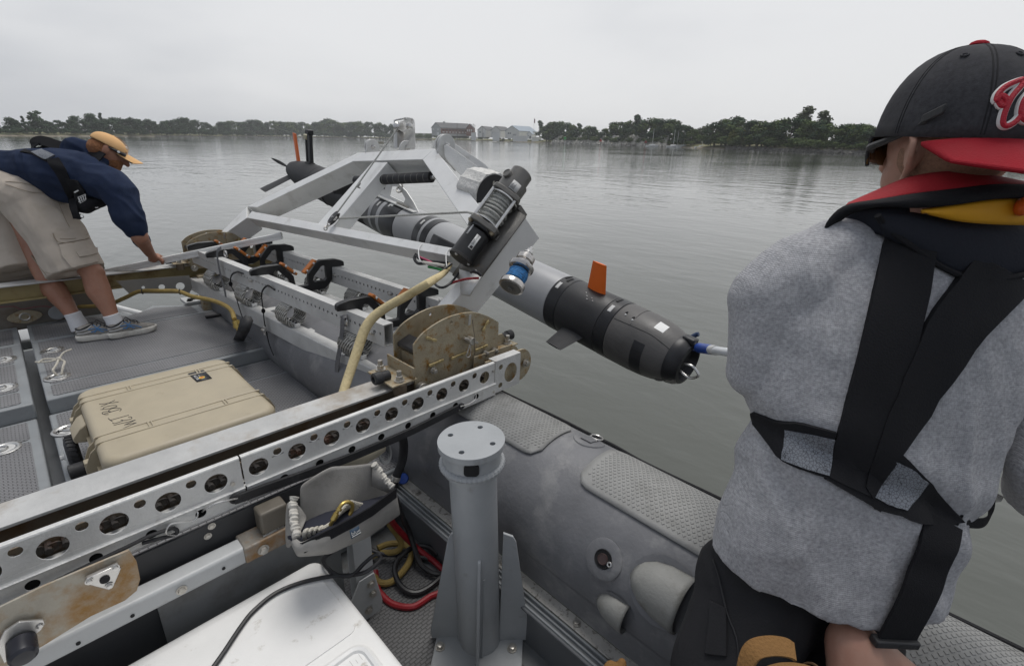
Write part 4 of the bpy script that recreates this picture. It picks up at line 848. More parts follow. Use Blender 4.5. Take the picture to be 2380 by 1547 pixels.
def coil(s_, t_):
    o = thing('_', '', '', (0, 0, 0)); BOATS.remove(o); bpy.data.objects.remove(o)
    s = S(); pts = []; turns = 6; N_ = turns * 16; R0 = .066
    for i in range(N_ + 1):
        a = 2 * math.pi * i / 16; k = i / N_
        pts.append(cr(s_ - .062 + .124 * k, t_ + .060 * math.cos(a) * 1.05, .675 + R0 * math.sin(a)))
    s.tube(pts, .0085, 7, 1); co = s.done('wire_rope_mount', wire_d, cradle)
    s = S()                                                                    # visible lay of the strands
    for ph in range(3):
        q = []
        for i in range(N_ * 2 + 1):
            a = 2 * math.pi * i / 32; k = i / (N_ * 2); tw = a * 5 + ph * 2.094
            ctr = cr(s_ - .062 + .124 * k, t_ + .060 * math.cos(a) * 1.05, .675 + R0 * math.sin(a)); rad = (CN * math.cos(a) + UP * math.sin(a))
            q.append(ctr + rad * .0065 * math.cos(tw) + CC * .0065 * math.sin(tw))
        s.tube(q, .0052, 5, 1)
    s.done('rope_strands', wire_m, co)
    for z in (.604, .727):
        s = S(); s.obox(cr(s_ - .072, t_ - .016, z), CC * .144, CN * .032, UP * .020); cl = s.done('clamp_bar', alu, co, .002)
        s = S()
        for i in range(4):
            s.hexbolt(cr(s_ - .053 + .035 * i, t_, z + (.02 if z < .7 else 0)), UP if z < .7 else -UP, .007, .008, False)
        s.done('clamp_screw', dark_hole, cl)
    return co
for s_ in (.30, .98, 1.55, 2.08): coil(s_, .03)
for s_ in (.35, .98, 1.50, 2.05): coil(s_, .500)
CE = (CN - CC * .20).normalized()
prof = [(-.045, .0), (-.045, .028), (-.035, .036), (.03, .052), (.125, .054), (.145, .046), (.215, -.030), (.222, -.10), (.228, -.106), (.300, -.106), (.306, -.10), (.312, -.030), (.378, .046), (.398, .054), (.505, .052), (.555, .036), (.565, .028), (.565, .0), (.478, -.005), (.472, -.085), (.44, -.125), (.40, -.145), (.13, -.145), (.09, -.125), (.062, -.085), (.06, -.002)]
hole_l = [(.105, .018), (.125, .012), (.182, -.052), (.188, -.075), (.180, -.088), (.110, -.088), (.092, -.072), (.092, .004)]
def chock(s_, tip=-.045):
    o = cr(s_, 0, .86) - CC * .018
    hr = [(.527 - a, b_) for a, b_ in hole_l]
    s = S(); s.prism([(a * .97, b_) for a, b_ in prof], o, CE, UP, .040 if CE.cross(UP).dot(CC) > 0 else -.040, [[(a * .97, b_) for a, b_ in h] for h in (hole_l, hr)])
    c_ = s.done('chock', M('black_delrin', (0.014, 0.014, 0.015), 0.38, 0, 0.2, 14) if not bpy.data.materials.get('black_delrin') else bpy.data.materials['black_delrin'], cradle, .003)
    for a, b_ in (((.150, .048), (.236, -.034)), ((.374, .048), (.290, -.034))):
        p0 = o + CE * a[0] * .97 + UP * (a[1] + .008) - CC * .002; p1 = o + CE * b_[0] * .97 + UP * (b_[1] + .008) - CC * .002
        s = S(); d = p1 - p0; nrm = CC.cross(d).normalized(); nrm = nrm if nrm.z > 0 else -nrm
        s.obox(p0 - nrm * .006, d, CC * .044, nrm * .018); pd_ = s.done('orange_pad', orange_pad, c_, .004)
        for k in (.22, .78): S().sphere(p0 + d * k + nrm * .004 - CC * .002, .0085, 10).done('pad_screw', steel, pd_)
for s_ in (2.34, 1.99, 1.30, .33): chock(s_)
# lifting eyes and tie straps on the rails
s = S(); q = cr(.005, .47, .862) + CC * .09; s.ring(q + V((0, 0, .004)), (.1, .0, 1), .022, .004); s.done('lifting_eye', steel, cradle)
def strap(name, lab, pts, w, t_, mat, side, cat='strap'):
    s = S(); s.ribbon(pts, w, t_, 6, side=side); return tag(s.done(name, mat), lab, cat)
def rp(px, py, t_): # on a plane parallel to the cradle's inner face
    r = ray(px, py); o = CA + CN * t_; k = (o - EYE).dot(CN) / r.dot(CN); return EYE + r * k
for q in ((512, 582), (790, 740)):
    s = S(); s.ring(rp(q[0] + 12, q[1] + 8, -.014), CN, .020, .005); s.done('shackle', steel, cradle)
strap('grey_strap', 'grey webbing strap hanging from the far end of the cradle rail', [rp(514, 577, -.012), rp(505, 585, -.02), rp(507, 610, -.025), rp(513, 640, -.025), rp(520, 665, -.028), rp(525, 690, -.03)], .026, .003, grey_web, CC)
strap('grey_strap', 'twisted grey webbing strap hanging from the near end of the cradle rail', [rp(806, 735, -.012), rp(797, 740, -.026), rp(795, 770, -.03), rp(790, 810, -.035), rp(783, 850, -.04), rp(783, 890, -.05), rp(786, 920, -.06)], .034, .003, grey_web, CC)
def blackstrap(lab, pts, flap):
    o = thing('tie_down_strap', lab, 'strap', pts[0]); s = S(); s.ribbon(pts, .016, .005, 6, side=CC * .7 + CN * .2); s.done('webbing', web_m, o)
    s = S(); s.sphere(pts[len(pts) // 2], .013, 10, (1, .8, 1.3)); s.done('knot', web_m, o)
    return o
b1 = blackstrap('black tie down strap with a wide flat end flap hanging to the deck', [rp(565, 636, -.005), rp(551, 632, -.02), rp(538, 640, -.03), rp(536, 660, -.03), rp(546, 682, -.03), rp(556, 715, -.035), rp(566, 745, -.045)], 1)
a0 = rp(566, 738, -.045); q0 = P(558, 790, z=.345)
s = S(); s.quadgrid([[P(571, 733, d=3.0) , P(584, 736, d=3.0)], [P(560, 742, d=2.99), P(589, 745, d=2.99)], [P(553, 765, d=2.97), P(580, 770, d=2.97)], [P(543, 786, z=.338), P(568, 791, z=.338)]]); f_ = s.done('end_flap', rubber, b1); q = f_.modifiers.new('t', 'SOLIDIFY'); q.thickness = .006
b2 = blackstrap('black tie down strap with a metal cam buckle hanging on the cradle side', [rp(638, 674, -.005), rp(622, 664, -.02), rp(609, 678, -.03), rp(609, 700, -.03), rp(612, 722, -.03), rp(614, 745, -.03), rp(620, 775, -.035), rp(626, 800, -.035), rp(636, 825, -.04)], 2)
s = S(); q = rp(619, 768, -.03); s.obox(q - CC * .015 - UP * .03, CC * .03, CN * -.016, UP * .06); s.cyl(q - CC * .018 + UP * .008 - CN * .02, q + CC * .018 + UP * .008 - CN * .02, .008); s.done('cam_buckle', steel, b2, .003)
s = S(); q = [P(478, 737, z=.345), P(535, 727, z=.345), P(541, 720, z=.36)]; s.ribbon([q[0], q[1], q[2]], .035, .012, 4, up=(0, 0, 1)); tag(s.done('rubber_flap', rubber), 'black rubber strap end lying flat at the far corner of the deck', 'strap')

# ------------------------------------------------------------------ pivot brackets on the beams
def bracket(lab, xc, yf, yb, side, Z0=.77):
    o = thing('pivot_bracket', lab, 'bracket', (xc, (yf + yb) / 2, Z0 - .03)); W2 = .215; sx = 1
    W2 = .232; arc = curve_pts([(.231, .154, 0), (.152, .204, 0), (.059, .238, 0), (-.064, .241, 0), (-.177, .208, 0), (-.232, .165, 0)], 5); out = [(-W2, -.035), (W2, -.035)] + [(p.x, p.y) for p in arc]
    for k, y in enumerate((yf, yb)):
        s = S(); s.prism(out, (xc, y, Z0), (1, 0, 0), (0, 0, 1), -.008 if y == yf else .008, [circ(-.045, .215, .008, 12)]); pl = s.done('side_plate', rusty, o, .0012)
        if y == yf:
            yy = y - .010
            def rel(px, py): p = P(px, py, y=1.464); return p.x - 1.235, p.z - .77
            for (x, z), a, L_ in ((rel(1014, 843), 4, .075), (rel(1067, 826), 4, .085), (rel(1119, 808), 4, .075), (rel(1003, 788), -28, .055), (rel(1129, 757), 52, .055)):
                s = S()
                d = V((math.cos(math.radians(a)), 0, math.sin(math.radians(a)))); c_ = V((xc + x, yy - .002, Z0 + z)); u = V((-d.z, 0, d.x))
                s.obox(c_ - d * L_ / 2 - u * .0045, d * L_, u * .009, V((0, .008, 0))); s.obox(c_ - d * L_ / 2 - u * .006 - V((0, .002, 0)), d * L_ * .36, u * .012, V((0, .008, 0))); s.obox(c_ + d * L_ * .14 - u * .006 - V((0, .002, 0)), d * L_ * .36, u * .012, V((0, .008, 0)))
                s.done('weld_tab', M('golden_weld', (0.50, 0.40, 0.20), 0.35, 0.6, 0.25, 50) if not bpy.data.materials.get('golden_weld') else bpy.data.materials['golden_weld'], pl, .002)
            for x, z in (rel(1007, 860), rel(1127.5, 820), rel(1149, 814)): S().hexbolt(V((xc + x, yy + .002, Z0 + z)), (0, -1, 0), .0105, .022).done('bolt', bolt_m, pl)
            s = S(); q = V((xc + .04, yy + .002, Z0 + .122)); s.cyl(q, q + V((0, -.035, 0)), .017, n=18); s.bar(q + V((-.032, -.012, .018)), q + V((.036, -.02, -.018)), .018, .010); pn = s.done('hinge_pin', bolt_m, o, .002)
            s = S(); s.tube([q + V((-.006, -.02, -.012)), q + V((-.018, -.022, -.04)), q + V((-.028, -.022, -.062)), q + V((-.016, -.022, -.072)), q + V((-.004, -.022, -.06)), q + V((-.004, -.02, -.02))], .0024, 6); s.done('lynch_pin', steel, pn)
            s = S(); s.tube([q + V((.004, -.024, .095)), q + V((.006, -.026, .06)), q + V((.004, -.038, .02)), q + V((.004, -.038, -.03)), q + V((.014, -.03, -.062)), q + V((.02, -.02, -.066))], .0018, 6); s.done('tether_wire', brown_web, pn)
            s = S(); s.obox(q + V((-.004, -.006, .066)), (.013, 0, .002), (0, .003, 0), (.004, 0, .044)); s.done('tether_clip', steel, pn)
    s = S(); s.box(xc - W2 + .03, xc - W2 + .036, yf + .012, yb - .012, Z0 + .005, Z0 + .095); s.box(xc - W2 + .065, xc - W2 + .071, yf + .05, yb - .012, Z0 + .005, Z0 + .11); s.box(xc - .17, xc + .17, yf + .01, yb - .01, Z0 + .004, Z0 + .01); s.done('web_plate', rusty, o, .001)
    s = S(); s.obox((xc - W2 + .012, yf + .012, Z0 + .115), (.06, 0, .022), (0, yb - yf - .024, 0), (0, 0, .018)); s.done('rubber_stop', black, o, .003)
    for sg in (-1, 1):                                                # end shelves with nuts and bump stops
        xa = xc + sg * W2; xs = [xa, xa + sg * .115]
        s = S(); s.box(min(xs), max(xs), yf - .018, yb + .018, Z0 + .020, Z0 + .028); e = s.done('end_shelf', rusty, o, .002)
        s = S(); s.box(min(xa + sg * .012, xa + sg * .02), max(xa + sg * .012, xa + sg * .02), yf - .02, yb + .02, Z0 + .028, Z0 + .078) if sg < 0 else s.prism([(0, 0), (.085, 0), (.04, .055), (0, .055)], (xa + .006, yf + .02, Z0 + .028), (1, 0, 0), (0, 0, 1), -.006); s.done('end_upstand', rusty, e, .002)
        for y in (yf + .006, yb - .006):
            s = S(); s.hexbolt((xa + sg * .068, y, Z0 + .028), (0, 0, 1), .0145, .024); s.cyl((xa + sg * .068, y, Z0 + .05), (xa + sg * .068, y, Z0 + .072), .0095, n=12)
            s.done('stud_nut', bolt_m, e)
        s = S(); s.lathe((xa + sg * .112, (yf + yb) / 2 - .015, Z0 + .042), (sg, 0, 0), [(.006, -.03), (.02, -.03), (.02, .0), (.0245, .004), (.0245, .034), (.02, .038), (.012, .038), (.011, .03)], 20); s.done('bump_stop', rubber, e)
        s = S(); s.cyl((xa - sg * .02, yf - .004, Z0 - .022), (xa - sg * .02, yf - .03, Z0 - .022), .024, n=18); s.cyl((xa - sg * .02, yf - .03, Z0 - .022), (xa - sg * .02, yf - .042, Z0 - .022), .013, n=12); s.done('roller', bolt_m, o, .002)
        s = S(); s.cyl((xa + sg * .068, yf + .006, Z0 - .025), (xa + sg * .068, yf + .006, Z0 + .02), .028, n=16); s.done('roller', brown_web, o)
    return o
bracket('rust flecked half round pivot bracket on the near cross beam beside the perforated guard', 1.235, 1.474, 1.622, 1)
bracket('rust flecked half round pivot bracket on the far cross beam near the leaning man\'s hand', 1.185, 4.465, 4.61, 1, .70)

# ------------------------------------------------------------------ lifting frame swung outboard
U0 = V((1.255, 1.54, .90)); UU = (V((1.19, 4.53, .86)) - U0).normalized(); UX = V((UU.y, -UU.x, 0)); TH = math.radians(46)
WW = UX * math.cos(TH) + UP * math.sin(TH); NN = UU.cross(WW); NN = NN if NN.z > 0 else -NN
def fp(px, py, off=0.0):
    r = ray(px, py); k = (U0 + NN * off - EYE).dot(NN) / r.dot(NN); return EYE + r * k
frame = thing('lifting_frame', 'welded aluminium lifting frame swung out over the water', 'lifting frame', U0)
def fbeam(name, e0, e1, Wd, D, eps=0.0, sgn=None, e2=None, e3=None):
    p0, p1 = fp(*e0, eps), fp(*e1, eps); a = p1 - p0; pr = NN.cross(a).normalized(); pr = pr if (pr.dot(WW) > 0) == (sgn is None or sgn > 0) else -pr
    s = S()
    if e2:
        q0, q1 = fp(*e2, eps), fp(*e3, eps); b8 = [s.b.verts.new(p) for p in (p0, p1, q1, q0)] + [s.b.verts.new(p - NN * D) for p in (p0, p1, q1, q0)]
        for f in ((0, 1, 2, 3), (7, 6, 5, 4), (0, 4, 5, 1), (1, 5, 6, 2), (2, 6, 7, 3), (3, 7, 4, 0)): s.b.faces.new([b8[i] for i in f])
    else: s.obox(p0, a, pr * Wd, -NN * D)
    return s.done(name, alu, frame, .003)
D_ = .15
fbeam('lower_leg', (520, 545), (573.5, 506), 0, D_, .000, e2=(508, 545), e3=(574, 480))
fbeam('cross_bar', (573.5, 506), (1090, 603), 0, .11, .0012, e2=(585, 491), e3=(1075, 580))
fbeam('upper_leg', (597.6, 481.8), (822, 374), 0, D_, .0006, e2=(574, 480), e3=(829, 356))
fbeam('top_beam', (818, 375), (982, 370.6), 0, D_, .0020, e2=(829, 355), e3=(1010, 345))
fbeam('upper_leg', (982, 370.6), (1085, 522), 0, D_, .0010, e2=(1010, 345), e3=(1150, 525))
fbeam('diagonal_strut', (900, 377), (772, 530), 0, .10, -.004, e2=(866, 376), e3=(735, 524))
armL = [(1221, 505), (1089, 683), (1036, 722)]
def arm(e0, e1, Wd, D, eps):
    p0, p1 = fp(*e0, eps), fp(*e1, eps); a = p1 - p0; pr = NN.cross(a).normalized(); pr = pr if pr.dot(UU) > 0 else -pr
    s = S(); s.obox(p0, a, pr * Wd, -NN * D); return s.done('pivot_arm', alu, frame, .003)
arm((1221, 505), (1012, 752), .075, .155, .0016)
# winch deck plate and gusset
s = S(); p4_ = [fp(*q, .006) for q in ((1222, 503), (1100, 668), (1052, 640), (1175, 470))]; s.b.faces.new([s.b.verts.new(p) for p in p4_]); o = s.done('winch_plate', winch_g, frame); q = o.modifiers.new('t', 'SOLIDIFY'); q.thickness = .012; q.offset = 0
s = S(); q = [fp(*k, .02) for k in ((1067, 625), (1070, 682), (1090, 686), (1117, 640))]; s.b.faces.new([s.b.verts.new(p) for p in q]); o = s.done('gusset_plate', alu_w, frame); q = o.modifiers.new('t', 'SOLIDIFY'); q.thickness = .01
# head tower with sheave
def slab(name, pts, off, th, mat, par=None):
    q = [fp(*p, off) for p in pts]; s = S(); B0 = [s.b.verts.new(p) for p in q]; B1 = [s.b.verts.new(p + V(th)) for p in q]; m = len(q)
    s.b.faces.new(B0); s.b.faces.new(B1[::-1])
    for i in range(m): s.b.faces.new((B0[i], B1[i], B1[(i + 1) % m], B0[(i + 1) % m]))
    return s.done(name, mat, par or frame, .002)
tw = UU * .0
slab('tower_plate', [(938, 276), (944, 273), (957, 275), (961, 281), (964, 345), (931, 346), (938, 340)], -.02, -UU * .012, alu_w)
slab('tower_plate', [(918, 278), (924, 276), (936, 278), (941, 284), (943, 345), (912, 346), (918, 340)], -.02, UU * .0 - UU * .012 + UU * .11, alu_w) if False else None
q0, q1 = fp(919, 279, -.02), fp(938, 279, -.02)
dpt = (fp(925, 300, -.02) - EYE).length
def pp(px, py, k=0.0): return P(px, py, d=k)
Dt = (MB.transposed() @ (fp(948, 345, -.05) - EYE)).z
nrmT = (UX * 1.0)
def towerplate(x, pts, dd):
    q = [P(px, py, d=dd) for px, py in pts]; s = S(); B0 = [s.b.verts.new(p) for p in q]; B1 = [s.b.verts.new(p + UX * .0 + UU * .010) for p in q]; m = len(q); s.b.faces.new(B0); s.b.faces.new(B1[::-1])
    for i in range(m): s.b.faces.new((B0[i], B1[i], B1[(i + 1) % m], B0[(i + 1) % m]))
    return s
towerplate(0, [(917, 279), (922, 277), (924, 340), (924, 346), (917, 346)], Dt + .06).done('tower_plate', alu_w, frame)
s = S(); a_, b__ = P(921, 279, d=Dt + .05), P(938, 276, d=Dt); s.cyl(a_, b__, .006); s.cyl(P(925, 345, d=Dt + .05), P(937, 343, d=Dt), .006); s.done('spacer_bar', steel, frame)
s = S(); a_, b__ = P(923, 295, d=Dt + .05), P(937, 294, d=Dt + .01); s.lathe(a_, b__ - a_, [(.035, 0), (.035, .008), (.024, .02), (.024, (b__ - a_).length - .02), (.035, (b__ - a_).length - .008), (.035, (b__ - a_).length)], 20); s.done('sheave', steel, frame)
s = S(); s.quadgrid([[P(923, 300, d=Dt + .08), P(938, 300, d=Dt + .04)], [P(923, 344, d=Dt + .08), P(938, 344, d=Dt + .04)]]); o = s.done('tower_back', stain, frame); q = o.modifiers.new('t', 'SOLIDIFY'); q.thickness = .006
S().hexbolt(P(950, 293, d=Dt - .002), -UU, .017, .03).done('tower_bolt', steel, frame)
for q in ((942, 276), (957, 278)): S().hexbolt(P(*q, d=Dt), -UU, .007, .012).done('tower_bolt', steel, frame)
for q in ((945, 338), (949, 345)): S().hexbolt(P(*q, d=Dt - .03), -UU, .009, .016).done('tower_bolt', steel, frame)
s = S(); c_ = P(947, 349, d=Dt - .02); s.cyl(c_, c_ + UU * .012, .062, n=28); s.done('lug_plate', alu_w, frame, .002)
# round lugs with hinged arms
for (px, py, r, k) in ((866, 341, .05, 0), (1037, 337, .062, 1)):
    d0 = (MB.transposed() @ (fp(px, py + 12, -.03) - EYE)).z
    c_ = P(px, py, d=d0); ax_ = (UU * 1.0 + UX * .15).normalized()
    s = S(); s.cyl(c_ - ax_ * .008, c_ + ax_ * .006, r, n=30); s.cyl(c_ + ax_ * .022, c_ + ax_ * .034, r, n=30)
    s.prism([(-r, 0), (r, 0), (r * 1.5, -r * 1.6), (-r * 1.5, -r * 1.6)], c_ + ax_ * .0075, UX * .8 - UP * .6 if k else UX, UP, .012); s.done('lug_plate', alu_w, frame, .002)
    s = S(); s.hexbolt(c_ - ax_ * .008, -ax_, .011, .022); s.done('lug_bolt', steel, frame)
    if k == 0: DL0 = d0
    else: DL1 = d0
def plate_px(name, pts, dd, th, mat, bev=.002):
    q = [P(px, py, d=d_) for (px, py), d_ in zip(pts, dd)]; s = S(); B0 = [s.b.verts.new(p) for p in q]; B1 = [s.b.verts.new(p + V(th)) for p in q]; m = len(q); s.b.faces.new(B0); s.b.faces.new(B1[::-1])
    for i in range(m): s.b.faces.new((B0[i], B1[i], B1[(i + 1) % m], B0[(i + 1) % m]))
    return s.done(name, mat, frame, bev)
d1 = DL1 - .03
plate_px('hinged_arm_plate', [(1033, 338), (1040, 336), (1108, 385), (1115, 392), (1118, 405), (1100, 405), (1088, 409), (1072, 408), (1040, 372), (1034, 360)], [d1 + .0] * 3 + [d1] * 7, UU * .008, alu_w)
plate_px('hinged_arm_plate', [(1054, 336), (1060, 335), (1126, 380), (1134, 388), (1137, 402), (1110, 402), (1060, 365)], [d1 + .14] * 7, UU * .008, alu_w)
# black roller with ring marks under the top beam
q0, q1 = P(828, 420, d=DL0 - .05), P(1003, 412, d=DL1 + .02)
s = S(); s.cyl(q0, q1, .033, n=24); ro = s.done('bumper_roller', rubber, frame)
s = S(); a_ = (q1 - q0)
for i in range(9): s.lathe(q0 + a_ * (.34 + .075 * i), a_, [(.0336, 0), (.0336, .0022)], 24, cap=False)
s.done('ring_mark', M('grey_ring_mark', (0.30, 0.29, 0.26), 0.7), ro)
s = S(); s.lathe(q1, a_, [(.015, -.01), (.015, .03), (.001, .035)], 16); s.done('roller_axle', steel, ro)
# curved bumper saddles
def saddle(px, py, dd, R_, hw_, mat, ax_, a0, a1, name='saddle_pad', tilt=0):
    c_ = P(px, py, d=dd); ax_ = V(ax_).normalized(); u, v = basis(ax_, (0, 0, 1)); rows = []
    if v.z < 0: u, v = -u, -v
    for i in range(25):
        a = math.radians(a0 + (a1 - a0) * i / 24); d = u * math.cos(a) + v * math.sin(a); j = 1 + .03 * math.sin(i * 2.3) + .02 * math.sin(i * 5.1)
        rows.append([c_ + d * R_ - ax_ * hw_, c_ + d * (R_ + .03) * j - ax_ * hw_, c_ + d * (R_ + .034) * j, c_ + d * (R_ + .03) * j + ax_ * hw_, c_ + d * R_ + ax_ * hw_])
    s = S(); s.quadgrid(rows, True, False, True); o = s.done(name, mat, frame)
    s = S(); s.prism([((R_ + .022) * math.cos(math.radians(a0 + (a1 - a0) * i / 24)), (R_ + .022) * math.sin(math.radians(a0 + (a1 - a0) * i / 24))) for i in range(25)] + [(R_ * .15 * math.cos(math.radians(a1 - (a1 - a0) * i / 6)), R_ * .15 * math.sin(math.radians(a1 - (a1 - a0) * i / 6)) - .02) for i in range(7)], c_ - ax_ * (hw_ + .004), u, v, .010, [rrect(-.010, .010, .055, .076, .003)]); s.done('saddle_end', black, o)
    return o
UA = V((-.058, -.991, -.124)).normalized()
saddle(1122, 446, 2.68, .088, .085, fuzzy, UA * -1, -20, 200)
saddle(812, 445, 3.9, .13, .07, black, UA * -1, 0, 180)
s = S(); c_ = P(778, 435, d=3.86); s.obox(c_ - V((.03, 0, .03)), (.06, 0, .01), (0, .1, 0), (0, 0, .055)); s.done('guide_block', white_p, frame, .006)

def text(txt, size, o, u, v, mat, par, name, th=.0005):
    cu = bpy.data.curves.new(name, 'FONT'); cu.body = txt; cu.size = 1.0; ob = bpy.data.objects.new(name, cu); COL.objects.link(ob)
    dg = bpy.context.evaluated_depsgraph_get(); me = bpy.data.meshes.new_from_object(ob.evaluated_get(dg)); bpy.data.objects.remove(ob)
    u, v = V(u).normalized(), V(v).normalized(); root = ROOT.get(par, V((0, 0, 0))); w = u.cross(v)
    for q in me.vertices: q.co = V(o) + u * q.co.x * size + v * q.co.y * size + w * th - root
    o2 = bpy.data.objects.new(name, me); COL.objects.link(o2); me.materials.clear(); me.materials.append(mat); o2.parent = par; ROOT[o2] = root; return o2
# ------------------------------------------------------------------ winch on the pivot arm
winch = thing('winch', 'black and grey electric winch wound with grey rope on the swung out frame', 'winch', fp(1114, 516, .05))
w0, w1 = fp(1070, 601, .078), fp(1206, 414, .078); wa = (w1 - w0).normalized(); wl = (w1 - w0).length
def wp(f): return w0 + wa * wl * f
wu, wv = basis(wa, NN)          # wv ~ normal side
if wv.dot(NN) < 0: wu, wv = -wu, -wv
s = S(); s.lathe(w0, wa, [(.052, 0), (.058, .004), (.058, wl * .30), (.050, wl * .31)], 36); mo = s.done('motor', winch_b, winch)
s = S(); s.lathe(w0 - wa * .001, wa, [(.056, -.004), (.060, .0), (.060, .012), (.0583, .013)], 36); s.lathe(w0 - wa * .006, wa, [(.046, 0), (.048, .006)], 28); s.done('motor_cap', M('dark_winch_cap', (0.03, 0.028, 0.026), 0.5, 0.2, 0.3, 14), mo)
for a in (20, 110, 200, 290): d = wu * math.cos(math.radians(a)) + wv * math.sin(math.radians(a)); S().hexbolt(w0 + d * .051 - wa * .004, -wa, .006, .006).done('cap_screw', bolt_m, mo)
def decal(par, name, mat, f0, f1, a0, a1, r):
    s = S(); s.quadgrid([[wp(f) + (wu * math.cos(math.radians(a)) + wv * math.sin(math.radians(a))) * r for a in [a0 + (a1 - a0) * i / 6 for i in range(7)]] for f in (f0, f1)]); o = s.done(name, mat, par); q = o.modifiers.new('t', 'SOLIDIFY'); q.thickness = .0008; q.offset = 1; return o
cam_dir = (EYE - wp(.2)).normalized(); ang0 = math.degrees(math.atan2(cam_dir.dot(wv), cam_dir.dot(wu)))
d1_ = decal(mo, 'label_plate', white_d, .10, .255, ang0 + (18 if wu.cross(wv).dot(wa) > 0 else -18) * 1, ang0 - 4 + (0), .0588)
sg_ = 1 if wu.cross(V((0, 0, 1))).length else 1
decal(mo, 'warning_label', grey_d, .21, .33, ang0 - 52, ang0 - 42, .0588)
decal(mo, 'label_mark', ink, .108, .135, ang0 + 14, ang0 + 2, .0597)
for tx, da in (('SERIES WOUND', 9.5), ('POWER', 3.5)):
    d = wu * math.cos(math.radians(ang0 + da)) + wv * math.sin(math.radians(ang0 + da)); vv_ = d.cross(wa)
    text(tx, .0085, wp(.145) + d * .0600, wa, vv_, ink, mo, 'label_text', .0003)
# end castings: four cornered plates
def casting(f0, f1, R_, name, mat):
    pts = []
    for a in range(0, 360, 15):
        c_, s_ = abs(math.cos(math.radians(a - 45))), abs(math.sin(math.radians(a - 45))); k = R_ * min(1.16, 1.0 / max(c_, s_) * .92); pts.append((k * math.cos(math.radians(a)), k * math.sin(math.radians(a))))
    s = S(); s.prism(pts, wp(f0), wu, wv, (f1 - f0) * wl if wu.cross(wv).dot(wa) > 0 else -(f1 - f0) * wl, [circ(0, 0, .03, 20)]); o = s.done(name, mat, winch, .004)
    s = S(); q = wp((f0 + f1) / 2); s.obox(q - wv * .125 - wu * .062 - wa * (f1 - f0) * wl * .5, wu * .124, wv * .07, wa * (f1 - f0) * wl); s.done('casting_foot', mat, o, .004)
    return o
c1_ = casting(.345, .405, .079, 'drum_support', winch_g); c2_ = casting(.735, .785, .079, 'drum_support', winch_g)
s = S(); s.lathe(wp(.315), wa, [(.050, 0), (.066, .004), (.069, .014), (.066, .022), (.05, .024)], 32); s.done('clutch_ring', winch_b, winch)
s = S(); s.lathe(wp(.41), wa, [(.028, 0), (.076, .001), (.076, .006), (.035, .008), (.035, wl * .30), (.076, wl * .305), (.076, wl * .318), (.028, wl * .32)], 36); dr = s.done('drum', steel, winch)
s = S(); 
L0, L1 = .425, .70
for lay in range(3):
    pts = []; n_ = 9 - lay; 
    for i in range(n_ * 16 + 1):
        k = i / (n_ * 16); a = 2 * math.pi * i / 16; r_ = .042 + .0085 * lay + .0035 * math.sin(k * 9 + lay * 2) - (.010 * max(0, .35 - k) if lay == 2 else 0); f = L0 + (L1 - L0) * (k if lay % 2 == 0 else 1 - k)
        pts.append(wp(f) + wa * .006 * math.sin(a * .5 + lay) + (wu * math.cos(a) + wv * math.sin(a)) * r_)
    s.tube(pts, .0062, 7, 1)
s.cyl(wp(.425), wp(.715), .0495, .054, n=28); s.done('wound_rope', rope_m, winch)
for a in (ang0 + 38, ang0 - 62):
    d = wu * math.cos(math.radians(a)) + wv * math.sin(math.radians(a)); s = S(); s.cyl(wp(.39) + d * .075, wp(.76) + d * .075, .0085, n=14); t_ = s.done('tie_rod', steel, winch)
    s = S(); s.hexbolt(wp(.345) + d * .075, -wa, .009, .010); s.done('tie_bolt', rusty, t_)
s = S(); s.lathe(wp(.785), wa, [(.05, 0), (.064, .001), (.066, .03), (.066, wl * .145), (.058, wl * .15), (.054, wl * .155), (.054, wl * .27), (.046, wl * .285), (.001, wl * .287)], 40); gb = s.done('gear_housing', winch_o, winch)
d = wu * math.cos(math.radians(ang0 + 60)) + wv * math.sin(math.radians(ang0 + 60))
s = S(); q = wp(.90) + NN * .060 + wa * .01; s.cyl(q - NN * .02, q + NN * .016, .022, n=20); s.ring(q + NN * .016, NN, .019, .003); s.done('clutch_knob', winch_o, gb)
decal(gb, 'spec_label', grey_d, .80, .895, ang0 + 28, ang0 - 12, .0672)
for i in range(5): decal(gb, 'label_print', ink, .81, .87 - .012 * (i % 3), ang0 + 8 - 4 * i, ang0 + 6.6 - 4 * i, .0680)
# capstan with blue rope below the arm
cap0, cap1 = P(1187, 668, d=1.84), P(1240, 566, d=1.93); ca = (cap1 - cap0).normalized(); cl_ = (cap1 - cap0).length
caps = thing('capstan', 'polished capstan spool wound with blue rope below the pivot arm', 'capstan', cap0)
s = S(); s.lathe(cap0, ca, [(.040, 0), (.050, .002), (.050, .020), (.046, .026), (.027, .030), (.027, .085), (.046, .09), (.050, .096), (.050, .108), (.042, .112), (.030, .114), (.030, .128), (.036, .130), (.036, .152), (.030, .156), (.012, .158)], 36); s.done('spool', M('worn_chrome', (0.50, 0.48, 0.46), 0.25, 0.9, 0.2, 20), caps)
s = S(); s.lathe(cap0 + ca * .004, -ca, [(.046, 0), (.040, .006), (.001, .006)], 30); s.hexbolt(cap0 - ca * .002, -ca, .010, .010); s.done('spool_foot', winch_g, caps)
s = S(); cu_, cv_ = basis(ca)
s.tube([cap0 + ca * (.036 + .046 * i / 96) + (cu_ * math.cos(2 * math.pi * i / 16) + cv_ * math.sin(2 * math.pi * i / 16)) * (.034 + .003 * math.sin(i * .35)) for i in range(97)], .0062, 7, 1); s.done('blue_rope_turns', rope_b, caps)
s = S(); s.cyl(cap0 + ca * .157, cap0 + ca * .170, .016, n=16); s.hexbolt(cap0 + ca * .170, ca, .013, .022); s.cyl(cap0 + ca * .19, cap0 + ca * .205, .006, n=10); s.done('spool_nut', steel, caps)
